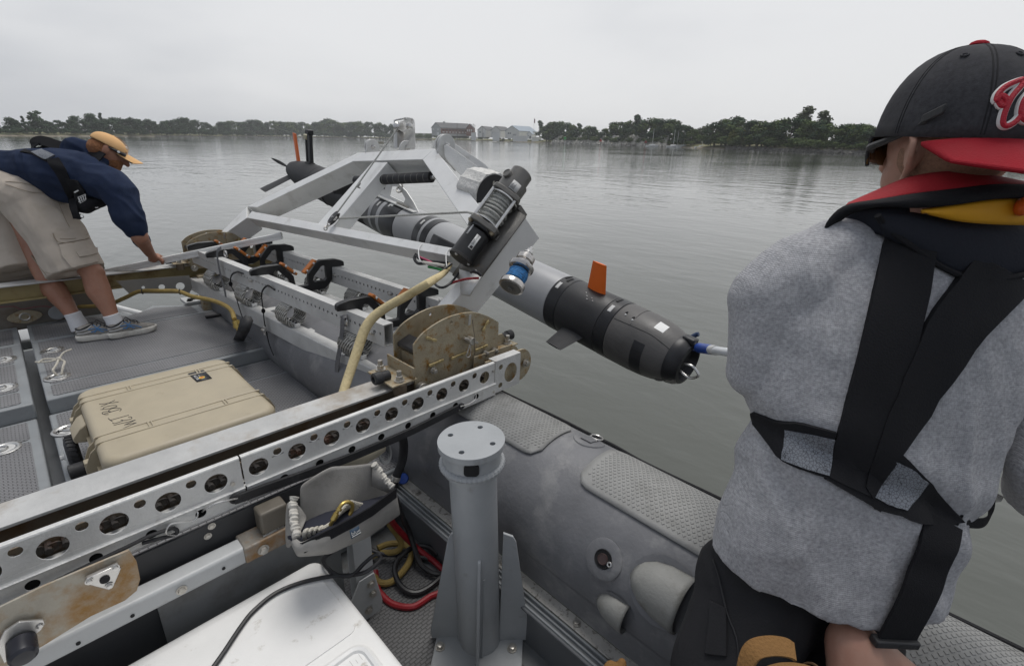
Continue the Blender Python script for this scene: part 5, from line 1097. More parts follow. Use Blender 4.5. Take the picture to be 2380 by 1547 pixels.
# hauling line: winch -> block on the crossbar -> head sheave
line = thing('hauling_line', 'grey braided hauling line from the winch through a snatch block up to the head sheave', 'rope', fp(775, 505, .03))
blk = fp(776, 507, .035)
s = S(); s.tube([wp(.46) + wv * .03, fp(1085, 493, .075), blk + V((.03, -.03, 0)), blk], .0058, 7, 1); s.tube([blk + UU * .01, fp(826, 437, .04), P(925, 297, d=Dt + .02), P(930, 291, d=Dt + .02)], .0052, 7, 1); s.done('rope', rope_m, line)
s = S(); q = fp(833, 433, .04); s.tube([q, q + V((.01, -.01, .02)), q + V((-.01, .0, .0)), q + V((.012, 0, -.012))], .005, 6); s.done('rope_knot', rope_m, line)
blo = thing('snatch_block', 'dark snatch block shackled to the cross bar where the hauling line turns', 'pulley', blk)
bd = (fp(790, 490, .035) - fp(762, 525, .035)).normalized(); bn_ = NN
s = S()
for k in (-.011, .008): s.prism([(.040 * math.cos(a) * 1.25, .028 * math.sin(a)) for a in [2 * math.pi * i / 20 for i in range(20)]], blk + bn_ * k, bd, NN.cross(bd), .004)
s.done('cheek_plate', winch_b, blo, .001); s = S(); s.cyl(blk - bn_ * .007, blk + bn_ * .008, .024, n=20); s.cyl(blk - bn_ * .013, blk + bn_ * .016, .007); s.done('wheel', steel, blo)
s = S(); q = blk - bd * .05
for i in range(3): s.ring(q - bd * .018 * i, NN if i % 2 else NN.cross(bd), .011, .0035, 14, 6)
s.done('shackle_chain', bolt_m, blo)
# cable bundle, hose and leads at the winch
bun = thing('cable_bundle', 'bundle of taped cables with white ties under the cross bar beside the winch', 'cable bundle', fp(1010, 600, 0))
def bp_(px, py, o=-.03): return fp(px, py, o)
s = S(); s.tube([bp_(968, 590), bp_(963, 600), bp_(972, 612), bp_(1000, 612), bp_(1035, 622), bp_(1048, 618)], .008, 7); s.tube([bp_(966, 594, -.01), bp_(985, 605, -.01), bp_(1040, 610, -.01)], .007, 7); s.done('black_lead', black_cable, bun)
s = S(); s.tube([bp_(976, 597, .0), bp_(990, 603, .01), bp_(1004, 610, .0)], .005, 7); s.done('pink_lead', M('pink_cable', (0.42, 0.05, 0.12), 0.45), bun)
s = S(); s.tube([bp_(983, 609, .01), bp_(1000, 613, .012), bp_(1018, 615, .012), bp_(1034, 618, .01)], [.007, .010, .009, .007], 8); s.done('white_tape', canvas_w, bun)
s = S(); s.tube([bp_(996, 620, .0), bp_(1015, 624, .0), bp_(1032, 629, .0)], .007, 8); s.done('green_tape', green_m, bun)
for q in ((977, 585, 610), (1041, 596, 630)):
    s = S(); s.tube([fp(q[0] + 4, q[1] - 18, .004), fp(q[0] - 4, q[1] - 6, .012), fp(q[0] - 2, q[2] - 8, .012), fp(q[0] + 6, q[2], .0)], .003, 6); s.done('cable_tie', white_d, bun)
hose = thing('yellow_hose', 'yellow jacketed hose arching from the winch over the cradle down to the near beam', 'hose', P(830, 800, d=2.0))
s = S(); s.tube([fp(1047, 614, .02), fp(1035, 632, .05), P(1000, 655, d=1.90), P(950, 685, d=1.95), P(905, 710, d=1.98), P(870, 735, d=1.98), P(848, 765, d=1.97), P(832, 810, d=1.95), P(815, 860, d=1.92), P(800, 905, d=1.88), P(785, 960, d=1.82)], [.010, .013, .017, .018, .019, .020, .0205, .020, .019, .018, .018], 12, 6); s.done('jacket', hose_y, hose)
s = S(); s.tube([fp(1050, 612, .04), fp(1030, 628, .06), fp(1010, 645, .07), fp(1013, 662, .08), fp(1030, 668, .08), fp(1050, 655, .06), fp(1065, 635, .03)], .0058, 8); s.done('black_lead', black_cable, hose)
s = S(); s.tube([fp(1045, 660, .06), fp(1060, 654, .05), fp(1085, 648, .05), fp(1113, 646, .03)], .0058, 8); s.done('red_lead', red_cable, hose)
s = S(); s.tube([fp(1095, 632, .05), fp(1105, 630, .06), fp(1118, 640, .03)], .008, 8); s.done('motor_lead', black_cable, winch)
# ------------------------------------------------------------------ the torpedo shaped underwater vehicle hanging outboard
UO = P(913, 508, d=4.09); UR = .162
uu_, uv_ = basis(UA, (0, 0, 1))
if uv_.z < 0: uu_, uv_ = -uu_, -uv_
if uu_.x > 0: uu_ = -uu_                           # uu_ points back at the boat, uv_ up
def up_(s_, a=0.0, r=0.0):                         # station, angle from straight up (positive towards the boat), radius
    return UO + UA * s_ + (uv_ * math.cos(math.radians(a)) + uu_ * math.sin(math.radians(a))) * r
uuv = thing('underwater_vehicle', 'long grey and black torpedo shaped underwater vehicle with orange fins hung beside the boat', 'underwater vehicle', up_(0))
def sec(name, prof, mat, par=None, cap=True, n=56):
    s = S(); s.lathe(UO, UA, [(r, st) for st, r in prof], n, cap=cap); return s.done(name, mat, par or uuv, ang=28)
sec('tail_cone', [(-2.36, .022), (-2.34, .040), (-2.2, .094), (-2.05, .124), (-1.9, .144), (-1.75, .155), (-1.6, .158), (-1.45, .1615)], uuv_dark)
sec('rear_hull', [(-1.447, .1605), (-1.44, .162), (-.25, .162), (-.247, .1605)], uuv_dark)
sec('rear_collar', [(-.245, .161), (-.24, .1635), (.268, .1635), (.27, .161)], uuv_black)
for a, b_ in ((-.13, -.085), (.0, .05)): sec('grey_stripe', [(a, .1642), (b_, .1642)], uuv_grey, cap=False)
sec('mid_hull', [(.272, .1605), (.277, .162), (.55, .162), (.553, .1605)], uuv_grey)
sec('mid_collar', [(.555, .161), (.56, .1635), (.735, .1635), (.738, .161)], uuv_black)
sec('grey_stripe', [(.635, .1642), (.665, .1642)], uuv_grey, cap=False)
sec('main_hull', [(.74, .1605), (.745, .162), (1.96, .162), (1.965, .1605)], uuv_grey)
sec('front_collar', [(1.967, .1608), (1.972, .1636), (2.045, .1636), (2.05, .1608)], uuv_black)
sec('fin_section', [(2.052, .1610), (2.056, .1625), (2.325, .1625), (2.328, .1610)], M('black_hull', (0.022, 0.022, 0.024), 0.46, 0, 0.2, 6, 0.05, 90, (0.05, 0.05, 0.05), 14, (0.6, 0.85)))
sec('front_collar', [(2.33, .1608), (2.334, .1636), (2.398, .1636), (2.402, .1608)], uuv_black)
cw = sec('nose_cowling', [(2.404, .1605), (2.41, .1625), (2.53, .1605), (2.60, .1555), (2.66, .146), (2.71, .132), (2.735, .122), (2.74, .10)], uuv_cowl)
nr = sec('nose_ring', [(2.715, .122), (2.735, .1275), (2.765, .121), (2.795, .104), (2.80, .088), (2.775, .080), (2.76, .075)], uuv_black)
sec('nose_recess', [(2.762, .082), (2.758, .01)], dark_hole, nr)
def hullpatch(name, mat, s0, s1, a0, a1, r=.1642, par=None, n=10, rnd=False):
    s = S(); rows = [[up_(s0 + (s1 - s0) * j / 4, a0 + (a1 - a0) * i / n, r) for j in range(5)] for i in range(n + 1)]; s.quadgrid(rows); o = s.done(name, mat, par or uuv); q = o.modifiers.new('t', 'SOLIDIFY'); q.thickness = .0012; q.offset = 1; return o
# panel seams of the cowling, marks and windows
def cowr(st):
    pts = [(2.404, .1605), (2.41, .1625), (2.53, .1605), (2.60, .1555), (2.66, .146), (2.71, .132), (2.735, .122), (2.9, .1)]
    for (a, ra), (b_, rb) in zip(pts, pts[1:]):
        if st <= b_: return ra + (rb - ra) * max(0, st - a) / (b_ - a)
def seam(pts, w=.0016):
    s = S(); s.tube([up_(a, g, cowr(a) + .0002) for a, g in pts], w, 5, 4); s.done('panel_seam', dark_hole, cw)
seam([(2.41, 48), (2.48, 47), (2.55, 46), (2.62, 45), (2.68, 48), (2.73, 52)]); seam([(2.505, 47), (2.505, 20), (2.505, -10), (2.505, -40)])
s = S(); rows = [[up_(st, g, cowr(st) + .0012) for st in (2.61, 2.63, 2.65, 2.662)] for g in (8, 14, 20, 26, 30)]; s.quadgrid(rows); s.done('white_patch', white_d, cw)
s = S(); rows = [[up_(st, g, cowr(st) + .001) for st in (2.565, 2.585, 2.605, 2.625)] for g in range(66, 140, 8)]; s.quadgrid(rows); s.done('sonar_window', uuv_black, cw)
for st, g in ((2.445, 26), (2.495, 30)):
    s = S(); c_ = up_(st, g, cowr(st) - .001); t_ = up_(st, g + 2, cowr(st)) - up_(st, g - 2, cowr(st)); s.sphere(c_, .014, 12, (1, .5, .35), None); s.done('lift_slot', dark_hole, cw)
    s = S(); s.sphere(up_(st + .004, g + 6, cowr(st) + .001), .0055, 8); s.done('slot_pin', white_d, cw)
s = S(); c_ = up_(2.70, 150, .118); s.sphere(c_, .032, 14, (1, 1, .6)); s.done('sensor_blister', uuv_cowl, cw)
s = S(); s.tube([up_(2.79, 70, .060), up_(2.84, 62, .066), up_(2.875, 80, .058), up_(2.875, 100, .058), up_(2.84, 118, .066), up_(2.79, 110, .060)], .0065, 8, 3); s.done('tow_bail', steel, uuv)
s = S(); s.obox(up_(2.735, -14, .108), UA * .065, uu_ * .05, uv_ * .03); s.done('nose_latch', uuv_black, nr, .008)
for g in (140, 160, 185, 205): S().sphere(up_(2.79, g, .092), .006, 8).done('ring_screw', bolt_m, nr)
for st, g in ((1.995, 35), (2.36, 33), (.60, 36), (-.18, 38), (.10, 30), (-.04, 42)): hullpatch('serial_plate', grey_d, st - .011, st + .011, g - 8, g + 8, .1648)
for st, g in ((1.985, 2), (2.015, 10), (2.35, 4)): hullpatch('clamp_slot', dark_hole, st - .006, st + .008, g - 9, g + 9, .1646)
hullpatch('side_panel', uuv_black, .80, 1.22, 52, 100, .1632)
hullpatch('white_stripe_mark', white_d, .085, .14, 5, 32, .1646)
for st, g in ((2.19, 38), (2.205, 46), (2.225, 38), (2.17, 30), (2.24, 44)): S().sphere(up_(st, g * .8, .1625), .0045, 8).done('fin_base_screw', steel, uuv)
def fin(name, lab, s0, s1, g, root, tip_in, span, mat):
    a, b_ = up_(s0, g, root), up_(s1, g, root); o_ = (up_(0, g, 1) - up_(0)).normalized(); side = UA.cross(o_)
    c_, d = up_(s0 + tip_in[0], g, root + span), up_(s1 + tip_in[1], g, root + span); s = S(); rows = []
    for p, q, th in ((a, b_, .010), (c_, d, .005)):
        e = q - p; rows.append([p, p + e * .3 + side * th, p + e * .7 + side * th, q, p + e * .7 - side * th, p + e * .3 - side * th])
    s.quadgrid(rows, True, False, True); o = s.done(name, mat, uuv); 
    if lab: o['label'] = lab
    return o
fin('fin', 'bright orange upper fin near the nose', 2.135, 2.262, 6, .155, (.012, -.022), .165, orange_fin)
fin('fin', 'black lower fin near the nose', 2.12, 2.27, 112, .155, (.01, -.03), .15, uuv_dark)
fin('fin', 'orange upright fin at the tail', -2.10, -1.98, 3, .105, (-.02, -.03), .30, orange_fin)
fin('fin', 'charcoal tail fin slanting down', -2.16, -2.0, 118, .09, (-.06, -.03), .34, uuv_dark)
s = S(); mst = up_(-1.72, 0, .145); s.obox(mst - UA * .02 - uu_ * .02, UA * .065, uu_ * .035, uv_ * .30); s.obox(mst - UA * .03 - uu_ * .03 + uv_ * .295, UA * .085, uu_ * .06, uv_ * .045); s.obox(mst - UA * .085 - uu_ * .014, UA * .03, uu_ * .028, uv_ * .26); s.obox(mst - UA * .06 - uu_ * .03, UA * .12, uu_ * .07, uv_ * .02); ms = s.done('antenna_mast', black, uuv, .006)
s = S(); s.obox(mst - UA * .115 - uu_ * .03 + uv_ * .235, UA * .085, uu_ * .05, uv_ * .05); s.done('mast_light', M('yellowed_lens', (0.38, 0.35, 0.22), 0.3), ms, .01)
hb = up_(-2.36); 
for g in (62, 242):
    o_ = (up_(0, g, 1) - up_(0)).normalized(); sd_ = UA.cross(o_); s = S(); rows = []
    for k in range(9):
        f = k / 8; w_ = .016 * math.sin(math.pi * (0.12 + .85 * f)) + .004; p = hb + o_ * (.02 + .17 * f) - UA * .05 * f; tw_ = .6 - .4 * f; cd = sd_ * math.cos(tw_) + UA * math.sin(tw_); nn_ = cd.cross(o_)
        rows.append([p - cd * w_, p + nn_ * .004, p + cd * w_, p - nn_ * .004])
    s.quadgrid(rows, True, False, True); s.done('propeller_blade', black, uuv)
s = S(); s.lathe(hb, -UA, [(.024, -.01), (.022, .02), (.010, .04), (.001, .045)], 20); s.done('propeller_hub', black, uuv)
for st in (-1.12,):
    s = S(); s.quadgrid([[up_(st + dx, a, .168) for a in range(-80, 150, 8)] for dx in (0, .045)]); o = s.done('hull_strap', black, uuv); q = o.modifiers.new('t', 'SOLIDIFY'); q.thickness = .006
# lifting bracket plate on the vehicle's back with the painted number
lb = [(-.55, .158), (-.58, .30), (-.42, .325), (-.10, .335), (.10, .325), (.25, .28), (.36, .22), (.44, .158)]
lh = [(-.05 + .04, .19), (-.02 + .04, .27), (.06 + .04, .285), (.14 + .04, .26), (.20 + .04, .22), (.18 + .04, .185)]
s = S(); s.prism(lb, up_(0) + uu_ * .02, UA, uv_, .010 if UA.cross(uv_).dot(uu_) > 0 else -.010, [lh]); lp = s.done('lifting_plate', alu, uuv, .001)
s = S(); s.obox(up_(-.55) + uu_ * .015 + uv_ * .157, UA * .98, uu_ * .06, uv_ * .008); s.done('plate_foot', alu, uuv)
for i in range(6): S().hexbolt(up_(.16 + .03 * i) + uu_ * .05 + uv_ * .166, UP, .009, .014).done('foot_bolt', bolt_m, uuv)
s = S(); s.obox(up_(-.24) + uu_ * .0315 + uv_ * .225, UA * .16, uu_ * .0012, uv_ * .065); s.done('number_patch', M('grey_patch', (0.16, 0.165, 0.175), 0.6), lp)
text('210', .062, up_(-.22) + uu_ * .0335 + uv_ * .236, UA, uv_, ink, lp, 'number')
s = S(); s.tube([up_(.14) + uu_ * .026 + uv_ * .30, up_(.14) + uu_ * .05 + uv_ * .27, up_(.17) + uu_ * .05 + uv_ * .255, up_(.19) + uu_ * .026 + uv_ * .28, up_(.17) + uu_ * .026 + uv_ * .345], .007, 7); s.done('lifting_hook', bolt_m, lp)
s = S(); s.lathe(up_(-.30, 24, .160), up_(0, 24, 1) - up_(0), [(.036, 0), (.036, .005), (.030, .009), (.02, .006)], 24); s.done('orange_cap', M('orange_red_cap', (0.70, 0.12, 0.03), 0.4), uuv)

# ------------------------------------------------------------------ boat hook catching the nose
hook = thing('boat_hook', 'blue and white boat hook reaching to the nose of the underwater vehicle', 'boat hook', P(1608, 806, d=2.42))
h0, h1 = P(1604, 805, d=2.44), P(1780, 832, d=1.42); hd = h1 - h0
def hp(f): return h0 + hd * f
f1 = lambda px: (px - 1604) / 1.0
s = S(); s.cyl(hp(.0), hp(1.35), .0165, n=20); s.done('pole', M('white_pole_paint', (0.66, 0.68, 0.70), 0.35, 0, 0.06, 14, 0.1, 90), hook)
s = S(); s.cyl(hp(.02), hp(.10), .0185, n=20); s.cyl(hp(.19), hp(.40), .0235, .0215, n=20); s.done('blue_grip', blue_p, hook)
s = S(); s.cyl(hp(.40), hp(.47), .0205, n=20); s.done('grip_collar', grey_d, hook)
s = S(); s.tube([hp(.05), hp(-.03), P(1600, 797, d=2.45), P(1606, 786, d=2.45), P(1617, 778, d=2.44), P(1624, 776, d=2.43)], [.02, .02, .017, .014, .012, .011], 10); s.tube([hp(.02), P(1594, 803, d=2.47), P(1585, 806, d=2.50), P(1576, 818, d=2.52)], [.019, .019, .015, .010], 10); s.done('hook_end', navy_p, hook)

# ------------------------------------------------------------------ long aluminium track held by the leaning man
trk = thing('aluminium_track', 'long ribbed aluminium track held across the stern by the leaning man', 'track')
t0_, t1_ = P(-60, 697, d=3.60), P(655, 547.5, d=3.66); td = (t1_ - t0_).normalized(); tu = UP
s = S()
for k, h in ((-.020, .018), (.008, .022)): s.bar(t0_ + tu * (k + .004), t1_ + tu * (k + .004), .034, h, UP)
s.bar(t0_ + tu * .002 , t1_ + tu * .002, .024, .046, UP); s.done('track_bar', alu, trk, .002)
# far stern fittings: perforated channel, brace plates, old hose
chan = thing('stern_channel', 'grey perforated channel below the far beam with round holes showing the water', 'channel', (.8, 4.42, .55))
s = S(); q = [P(x, y, y=4.42) for x, y in ((270, 653), (440, 640), (447, 668), (440, 682), (300, 682))]; s.prism([(p.x, p.z) for p in q], (0, 4.42, 0), (1, 0, 0), (0, 0, 1), -.004, [circ(P(x, y, y=4.42).x, P(x, y, y=4.42).z, r, 18) for x, y, r in ((419, 665, .030), (376, 667, .021), (333, 668, .011))]); s.done('channel_web', M('grey_channel_paint', (0.26, 0.25, 0.23), 0.5, 0.1, 0.1, 8, 0, 0, (0.2, 0.13, 0.06), 8, (0.58, 0.75)), chan)
s = S(); s.box(.975, 1.06, 4.40, 4.47, .30, .62); s.done('corner_post', rusty, chan, .004)
for z in (.36, .42, .50, .57): S().hexbolt((1.06, 4.42, z), (1, -.3, 0), .010, .016).done('corner_bolt', steel, chan)
bulk = boat
s = S(); s.box(-1.6, .46, 4.82, 4.85, .30, .70); s.done('stern_panel', M('stained_panel', (0.20, 0.18, 0.155), 0.5, 0.1, 0.12, 5, 0, 0, (0.13, 0.08, 0.035), 5, (0.55, 0.75)), bulk)
q = P(58, 735, y=4.80); s = S(); s.prism([(.075 * math.cos(a) * (1 + .25 * math.cos(2 * a)), .05 * math.sin(a)) for a in [2 * math.pi * i / 24 for i in range(24)]], q, (1, 0, 0), (0, 0, 1), .012); s.done('fitting_flange', rusty, bulk, .002)
s = S(); s.ring(q - V((0, .008, 0)), (0, 1, 0), .026, .008); s.done('fitting_ring', bolt_m, bulk)
s = S(); s.tube([P(x, y, y=4.78) for x, y in ((-20, 715), (30, 712), (50, 718), (90, 712), (115, 713), (135, 722))], .004, 6); s.done('pink_wire', M('dull_pink_cable', (0.25, 0.10, 0.10), 0.5), bulk)
s = S(); s.cyl(P(133, 727, y=4.80), P(133, 727, y=4.74), .05, n=20); s.done('round_cap', deck_paint, bulk, .004)
oh = thing('old_hose', 'old ochre hose draped under the far beam and down to the deck edge', 'hose', P(350, 675, d=3.5))
s = S(); s.tube([P(150, 712, d=3.75), P(200, 712, d=3.7), P(250, 708, d=3.66), P(290, 692, d=3.6), P(325, 677, d=3.56), P(375, 676, d=3.52), P(415, 677, d=3.48), P(445, 688, d=3.42), P(490, 697, d=3.36), P(520, 708, d=3.28), P(538, 722, d=3.2), P(545, 742, d=3.12)], .0145, 9, 5); s.done('jacket', hose_o, oh)
s = S()
for q, w in (((331, 677), 3.555), ((418, 678), 3.475)): s.ring(P(*q, d=w), (1, -.4, 0), .018, .004, 14, 6)
s.done('cable_ties', black, oh)
s = S(); q = P(547, 745, d=3.1); s.cyl(q, q + V((.015, -.03, -.07)), .022, n=14); s.cyl(q + V((.004, -.008, -.02)), q + V((.008, -.016, -.04)), .028, n=14); s.done('brass_coupling', brass, oh)

# ------------------------------------------------------------------ tan wheeled equipment case
case = thing('equipment_case', 'tan plastic wheeled equipment case marked WET BOX lying on the grey deck', 'case', (.35, 2.42, .26))
cx0, cx1, cy0, cy1, cz = .045, .662, 2.035, 2.79, .55
def rbox(x0, x1, y0, y1, z0, z1, r, rt_, rb_):
    rows = []
    for z, ins in [(z0, rb_), (z0 + rb_ * .3, rb_ * .3), (z0 + rb_, 0)] + [(z1 - rt_, 0), (z1 - rt_ * .62, rt_ * .08), (z1 - rt_ * .29, rt_ * .29), (z1 - rt_ * .08, rt_ * .62), (z1, rt_)]:
        rows.append([V((a, b_, z)) for a, b_ in rrect(x0 + ins, x1 - ins, y0 + ins, y1 - ins, max(.012, r - ins * .5), 6)])
    s = S(); s.quadgrid(rows, True, False, True); return s
rbox(cx0, cx1, cy0, cy1, .452, cz, .06, .030, .004).done('lid', case_m, case, ang=60)
rbox(cx0 + .006, cx1 - .006, cy0 + .006, cy1 - .006, .27, .447, .06, .004, .03).done('base', case_m, case, ang=60)
s = S(); s.prism(rrect(cx0 - .012, cx1 + .012, cy0 - .012, cy1 + .012, .06, 6), (0, 0, .440), (1, 0, 0), (0, 1, 0), .016); s.done('seal_flange', case_m, case, .004)
ribs = []
for y in (2.685, 2.632, 2.262, 2.208):
    s = S(); zt = cz + .0002
    s.tube([(cx0 - .001, y, .46), (cx0 - .0005, y, cz - .030), (cx0 + .0085, y, cz - .0085), (cx0 + .030, y, zt), (.3, y, zt), (cx1 - .030, y, zt), (cx1 - .0085, y, cz - .0085), (cx1 + .0005, y, cz - .03), (cx1 + .001, y, .46)], .0042, 6, 4); s.done('lid_rib', case_m, case)
    for xa, sg in ((cx0, -1), (cx1, 1)):
        s = S(); s.prism([(0, 0), (sg * .035, .0), (sg * .042, .03), (sg * .018, .085), (0, .10)], (xa, y - .003, .435), (1, 0, 0), (0, 0, 1), -.006); s.done('end_fin', case_m, case, .002)
for ya, yb in ((2.632, 2.685), (2.208, 2.262)):
    for x in (.22, .50):
        s = S(); s.obox((x, ya, cz), (.006, 0, 0), (0, yb - ya, 0), (0, 0, .005)); s.obox((x + .012, ya, cz), (.006, 0, 0), (0, yb - ya, 0), (0, 0, .005)); s.done('cross_rib', case_m, case, .001)
s = S(); s.prism([(0, 0), (-.05, .01), (-.055, .03), (-.02, .075), (0, .085)], (cx0, 2.60, .43), (1, 0, 0), (0, 0, 1), -.12 if False else .12); s.done('end_guard', case_m, case, .005)
for y in (2.65, 2.23):
    s = S(); s.obox((cx0 - .045, y - .018, .42), (.035, 0, 0), (0, .036, 0), (0, 0, .06)); s.done('latch', case_m, case, .004)
    s = S(); s.obox((cx1 + .005, y - .03, .40), (.03, 0, 0), (0, .06, 0), (0, 0, .07)); s.done('latch', case_m, case, .004)
wc = P(188, 1050, z=.335); wc.x = -.022
s = S(); s.lathe(wc + V((-.022, 0, 0)), (1, 0, 0), [(.05, 0), (.075, .004), (.083, .014), (.083, .034), (.075, .044), (.05, .048)], 36); wh = s.done('wheel', rubber, case)
s = S()
for i in range(26):
    a = 2 * math.pi * i / 26; d = V((0, math.cos(a), math.sin(a))); e = V((0, -math.sin(a), math.cos(a))); s.obox(wc + V((-.012, 0, 0)) + d * .081 - e * .005, V((.028, 0, 0)) + e * .008, e * .008, d * .005)
s.done('tyre_tread', rubber, wh); s = S(); s.lathe(wc + V((-.026, 0, 0)), (1, 0, 0), [(.003, -.004), (.05, 0), (.054, .004), (.05, .006)], 28); s.hexbolt(wc + V((-.028, 0, 0)), (-1, 0, 0), .010, .016); s.done('wheel_rim', alu_w, wh)
s = S(); s.lathe(wc + V((-.03, -.19, .02)), (1, 0, 0), [(.02, 0), (.032, .003), (.032, .05), (.02, .053)], 20); s.done('wheel', rubber, case)
s = S(); s.ring((cx0 - .03, 2.085, .425), (-.3, -.2, 1), .013, .004); s.obox((cx0 - .05, 2.06, .415), (.05, 0, 0), (0, .05, 0), (0, 0, .006)); s.done('padlock_eye', steel, case)
def cz_(x, y): return P((250 + x / 2.8) * .5811, (1400 + y / 2.8) * .5811, z=cz + .0012)
def cw_(x, y): return P((370 + x / 5.576) * .5811, (1580 + y / 5.576) * .5811, z=cz + .0006)
strokes = [[(150, 200), (350, 180), (580, 150)], [(495, 110), (340, 185), (185, 255)], [(180, 317), (240, 315), (400, 292), (510, 265), (545, 240), (510, 228), (430, 228), (320, 250), (250, 280), (232, 310)], [(605, 350), (630, 335), (635, 300), (580, 287), (500, 288), (420, 300), (370, 330), (362, 355), (390, 370), (450, 358), (530, 336), (600, 315)], [(450, 358), (360, 385), (265, 412)], [(400, 360), (300, 362), (235, 378), (215, 395), (240, 418), (300, 430), (360, 425)], [(348, 512), (400, 555), (445, 580)], [(400, 555), (600, 500), (812, 440)], [(450, 608), (485, 628), (640, 582), (690, 565), (850, 530), (878, 505), (860, 480), (795, 485)], [(690, 565), (670, 550), (632, 550)], [(470, 670), (600, 635), (780, 595), (955, 550)], [(955, 550), (840, 605), (710, 660)], [(710, 660), (840, 635), (978, 613)], [(978, 613), (860, 660), (720, 720), (578, 790)]]
for st_ in strokes:
    s = S(); s.tube([cw_(*q) for q in st_], .0014, 5, 4 if len(st_) > 6 else 1); o = s.done('marker_writing', ink, case)
lb0 = [cz_(1403, 262), cz_(1580, 220), cz_(1675, 315), cz_(1505, 357)]
s = S(); s.quadgrid([[lb0[0], lb0[1]], [lb0[3], lb0[2]]]); o = s.done('label_plate', M('black_label', (0.02, 0.022, 0.028), 0.4), case); q = o.modifiers.new('t', 'SOLIDIFY'); q.thickness = .0012; q.offset = 1
lu = (lb0[0] - lb0[3]).normalized(); lv = (lb0[1] - lb0[0]).normalized(); zl = V((0, 0, .0022))
fwd = -(lb0[3] - lb0[0]).normalized()
text('PELICAN', .0165, lb0[3].lerp(lb0[2], .30) + fwd * .020 + zl, fwd, -lv if fwd.cross(-lv).z > 0 else lv, white_d, case, 'label_text', .0003)
text('PROTECTOR CASE', .0066, lb0[3].lerp(lb0[2], .30) + fwd * .020 + lv * .012 * (1 if fwd.cross(-lv).z > 0 else -1) + zl, fwd, -lv if fwd.cross(-lv).z > 0 else lv, white_d, case, 'label_text', .0003)
q = lb0[0].lerp(lb0[2], .5) + (lb0[3] - lb0[0]) * .22 + zl
s = S(); s.cyl(q - V((0, 0, .0008)), q + V((0, 0, .0004)), .013, n=24); em = s.done('label_emblem', M('yellow_print', (0.75, 0.55, 0.05), 0.5), case)
s = S(); s.prism([(.011 * math.cos(a) * (1 if i % 2 else .55), .011 * math.sin(a) * (1 if i % 2 else .55)) for i, a in enumerate([2 * math.pi * k / 10 for k in range(10)])], q + V((0, 0, .0005)), (1, 0, 0), (0, 1, 0), .0004); s.done('emblem_mark', M('orange_red_print', (0.55, 0.08, 0.02), 0.5), em)

# ------------------------------------------------------------------ white cooler and the black lead across it
cool = thing('cooler', 'large white scuffed cooler with a raised lid panel in the foreground', 'cooler', (.1, .9, 0))
def clr(z0, z1, ins, rt_, nm): return rbox(-.75 + ins, .455 - ins, .42 + ins, 1.245 - ins, z0, z1, .035, rt_, .008).done(nm, cooler_m, cool, ang=70)
clr(.355, .42, 0, .016, 'lid'); clr(.0, .348, .010, .004, 'body')
s = S(); s.prism(rrect(-.70, .425, .93, 1.215, .03, 6), (0, 0, .4195), (1, 0, 0), (0, 1, 0), .004); s.done('lid_panel', cooler_m, cool, .003, seg=3)
s = S(); s.tube([(x, y, .4215) for x, y in rrect(-.5, .405, .50, .885, .035, 6)], .011, 8, 1, True); s.done('lid_ridge', cooler_m, cool)
s = S(); s.prism(rrect(-.49, .398, .51, .875, .03, 6), (0, 0, .4195), (1, 0, 0), (0, 1, 0), .0025); s.done('lid_panel', cooler_m, cool, .001)
s = S()
for i in range(34):
    x = .385 - i * .0254 / 2; s.obox((x, .845, .4220), (.0012, 0, 0), (0, .012 if i % 2 else .02, 0), (0, 0, .0006))
rl_ = s.done('ruler_marks', M('faded_print', (0.55, 0.54, 0.52), 0.7), cool)
for i in range(8): text(str(10 + 2 * i), .016, (.372 - i * .0508, .815, .4223), (1, 0, 0), (0, 1, 0), bpy.data.materials['faded_print'], cool, 'ruler_number', .0004)
lead = [(488, 1560), (520, 1515), (560, 1455), (590, 1418), (640, 1378), (700, 1353), (770, 1338), (815, 1336)]
s = S(); s.tube([P(x, y, z=.4305) for x, y in lead] + [P(850, 1328, z=.46), P(880, 1305, z=.47), P(884, 1292, z=.47), P(872, 1288, z=.47), P(845, 1310, z=.45), P(820, 1335, z=.437), P(790, 1337, z=.437), P(768, 1325, z=.437), P(752, 1306, z=.435), P(760, 1290, z=.40), P(800, 1265, z=.35), P(815, 1240, z=.3)], .0062, 8, 6); tag(s.done('black_lead', black_cable), 'black electric lead snaking across the white cooler lid with a loop', 'cable')

# ------------------------------------------------------------------ canvas bag with rope and karabiner
def bg(zx_, zy_, y): return P(494 + zx_ * .1831, 1075 + zy_ * .1831, y=y)
bag = thing('canvas_bag', 'grey canvas rope bag with a black zip edge hung under the perforated guard', 'bag', bg(1500, 600, 1.12))
def lerpP(a, b_, f): return a + (b_ - a) * f
topL = [(1110, 290), (1300, 160), (1500, 45), (1700, 40), (1900, 22), (2040, 0)]; botL = [(1130, 1010), (1310, 940), (1500, 830), (1760, 700), (2000, 560), (2310, 340)]
rows = []
for i in range(13):
    f = i / 12; k = f * 5; j = min(int(k), 4); g = k - j
    a = (topL[j][0] + (topL[j + 1][0] - topL[j][0]) * g, topL[j][1] + (topL[j + 1][1] - topL[j][1]) * g); b_ = (botL[j][0] + (botL[j + 1][0] - botL[j][0]) * g, botL[j][1] + (botL[j + 1][1] - botL[j][1]) * g)
    rows.append([bg(a[0] + (b_[0] - a[0]) * h, a[1] + (b_[1] - a[1]) * h, 1.21 + .022 * math.sin(f * 7 + h * 2) * (h) - .02 * h) for h in [q / 8 for q in range(9)]])
s = S(); s.quadgrid(rows); o = s.done('back_panel', canvas, bag, ang=80, sub=1); q = o.modifiers.new('t', 'SOLIDIFY'); q.thickness = .004
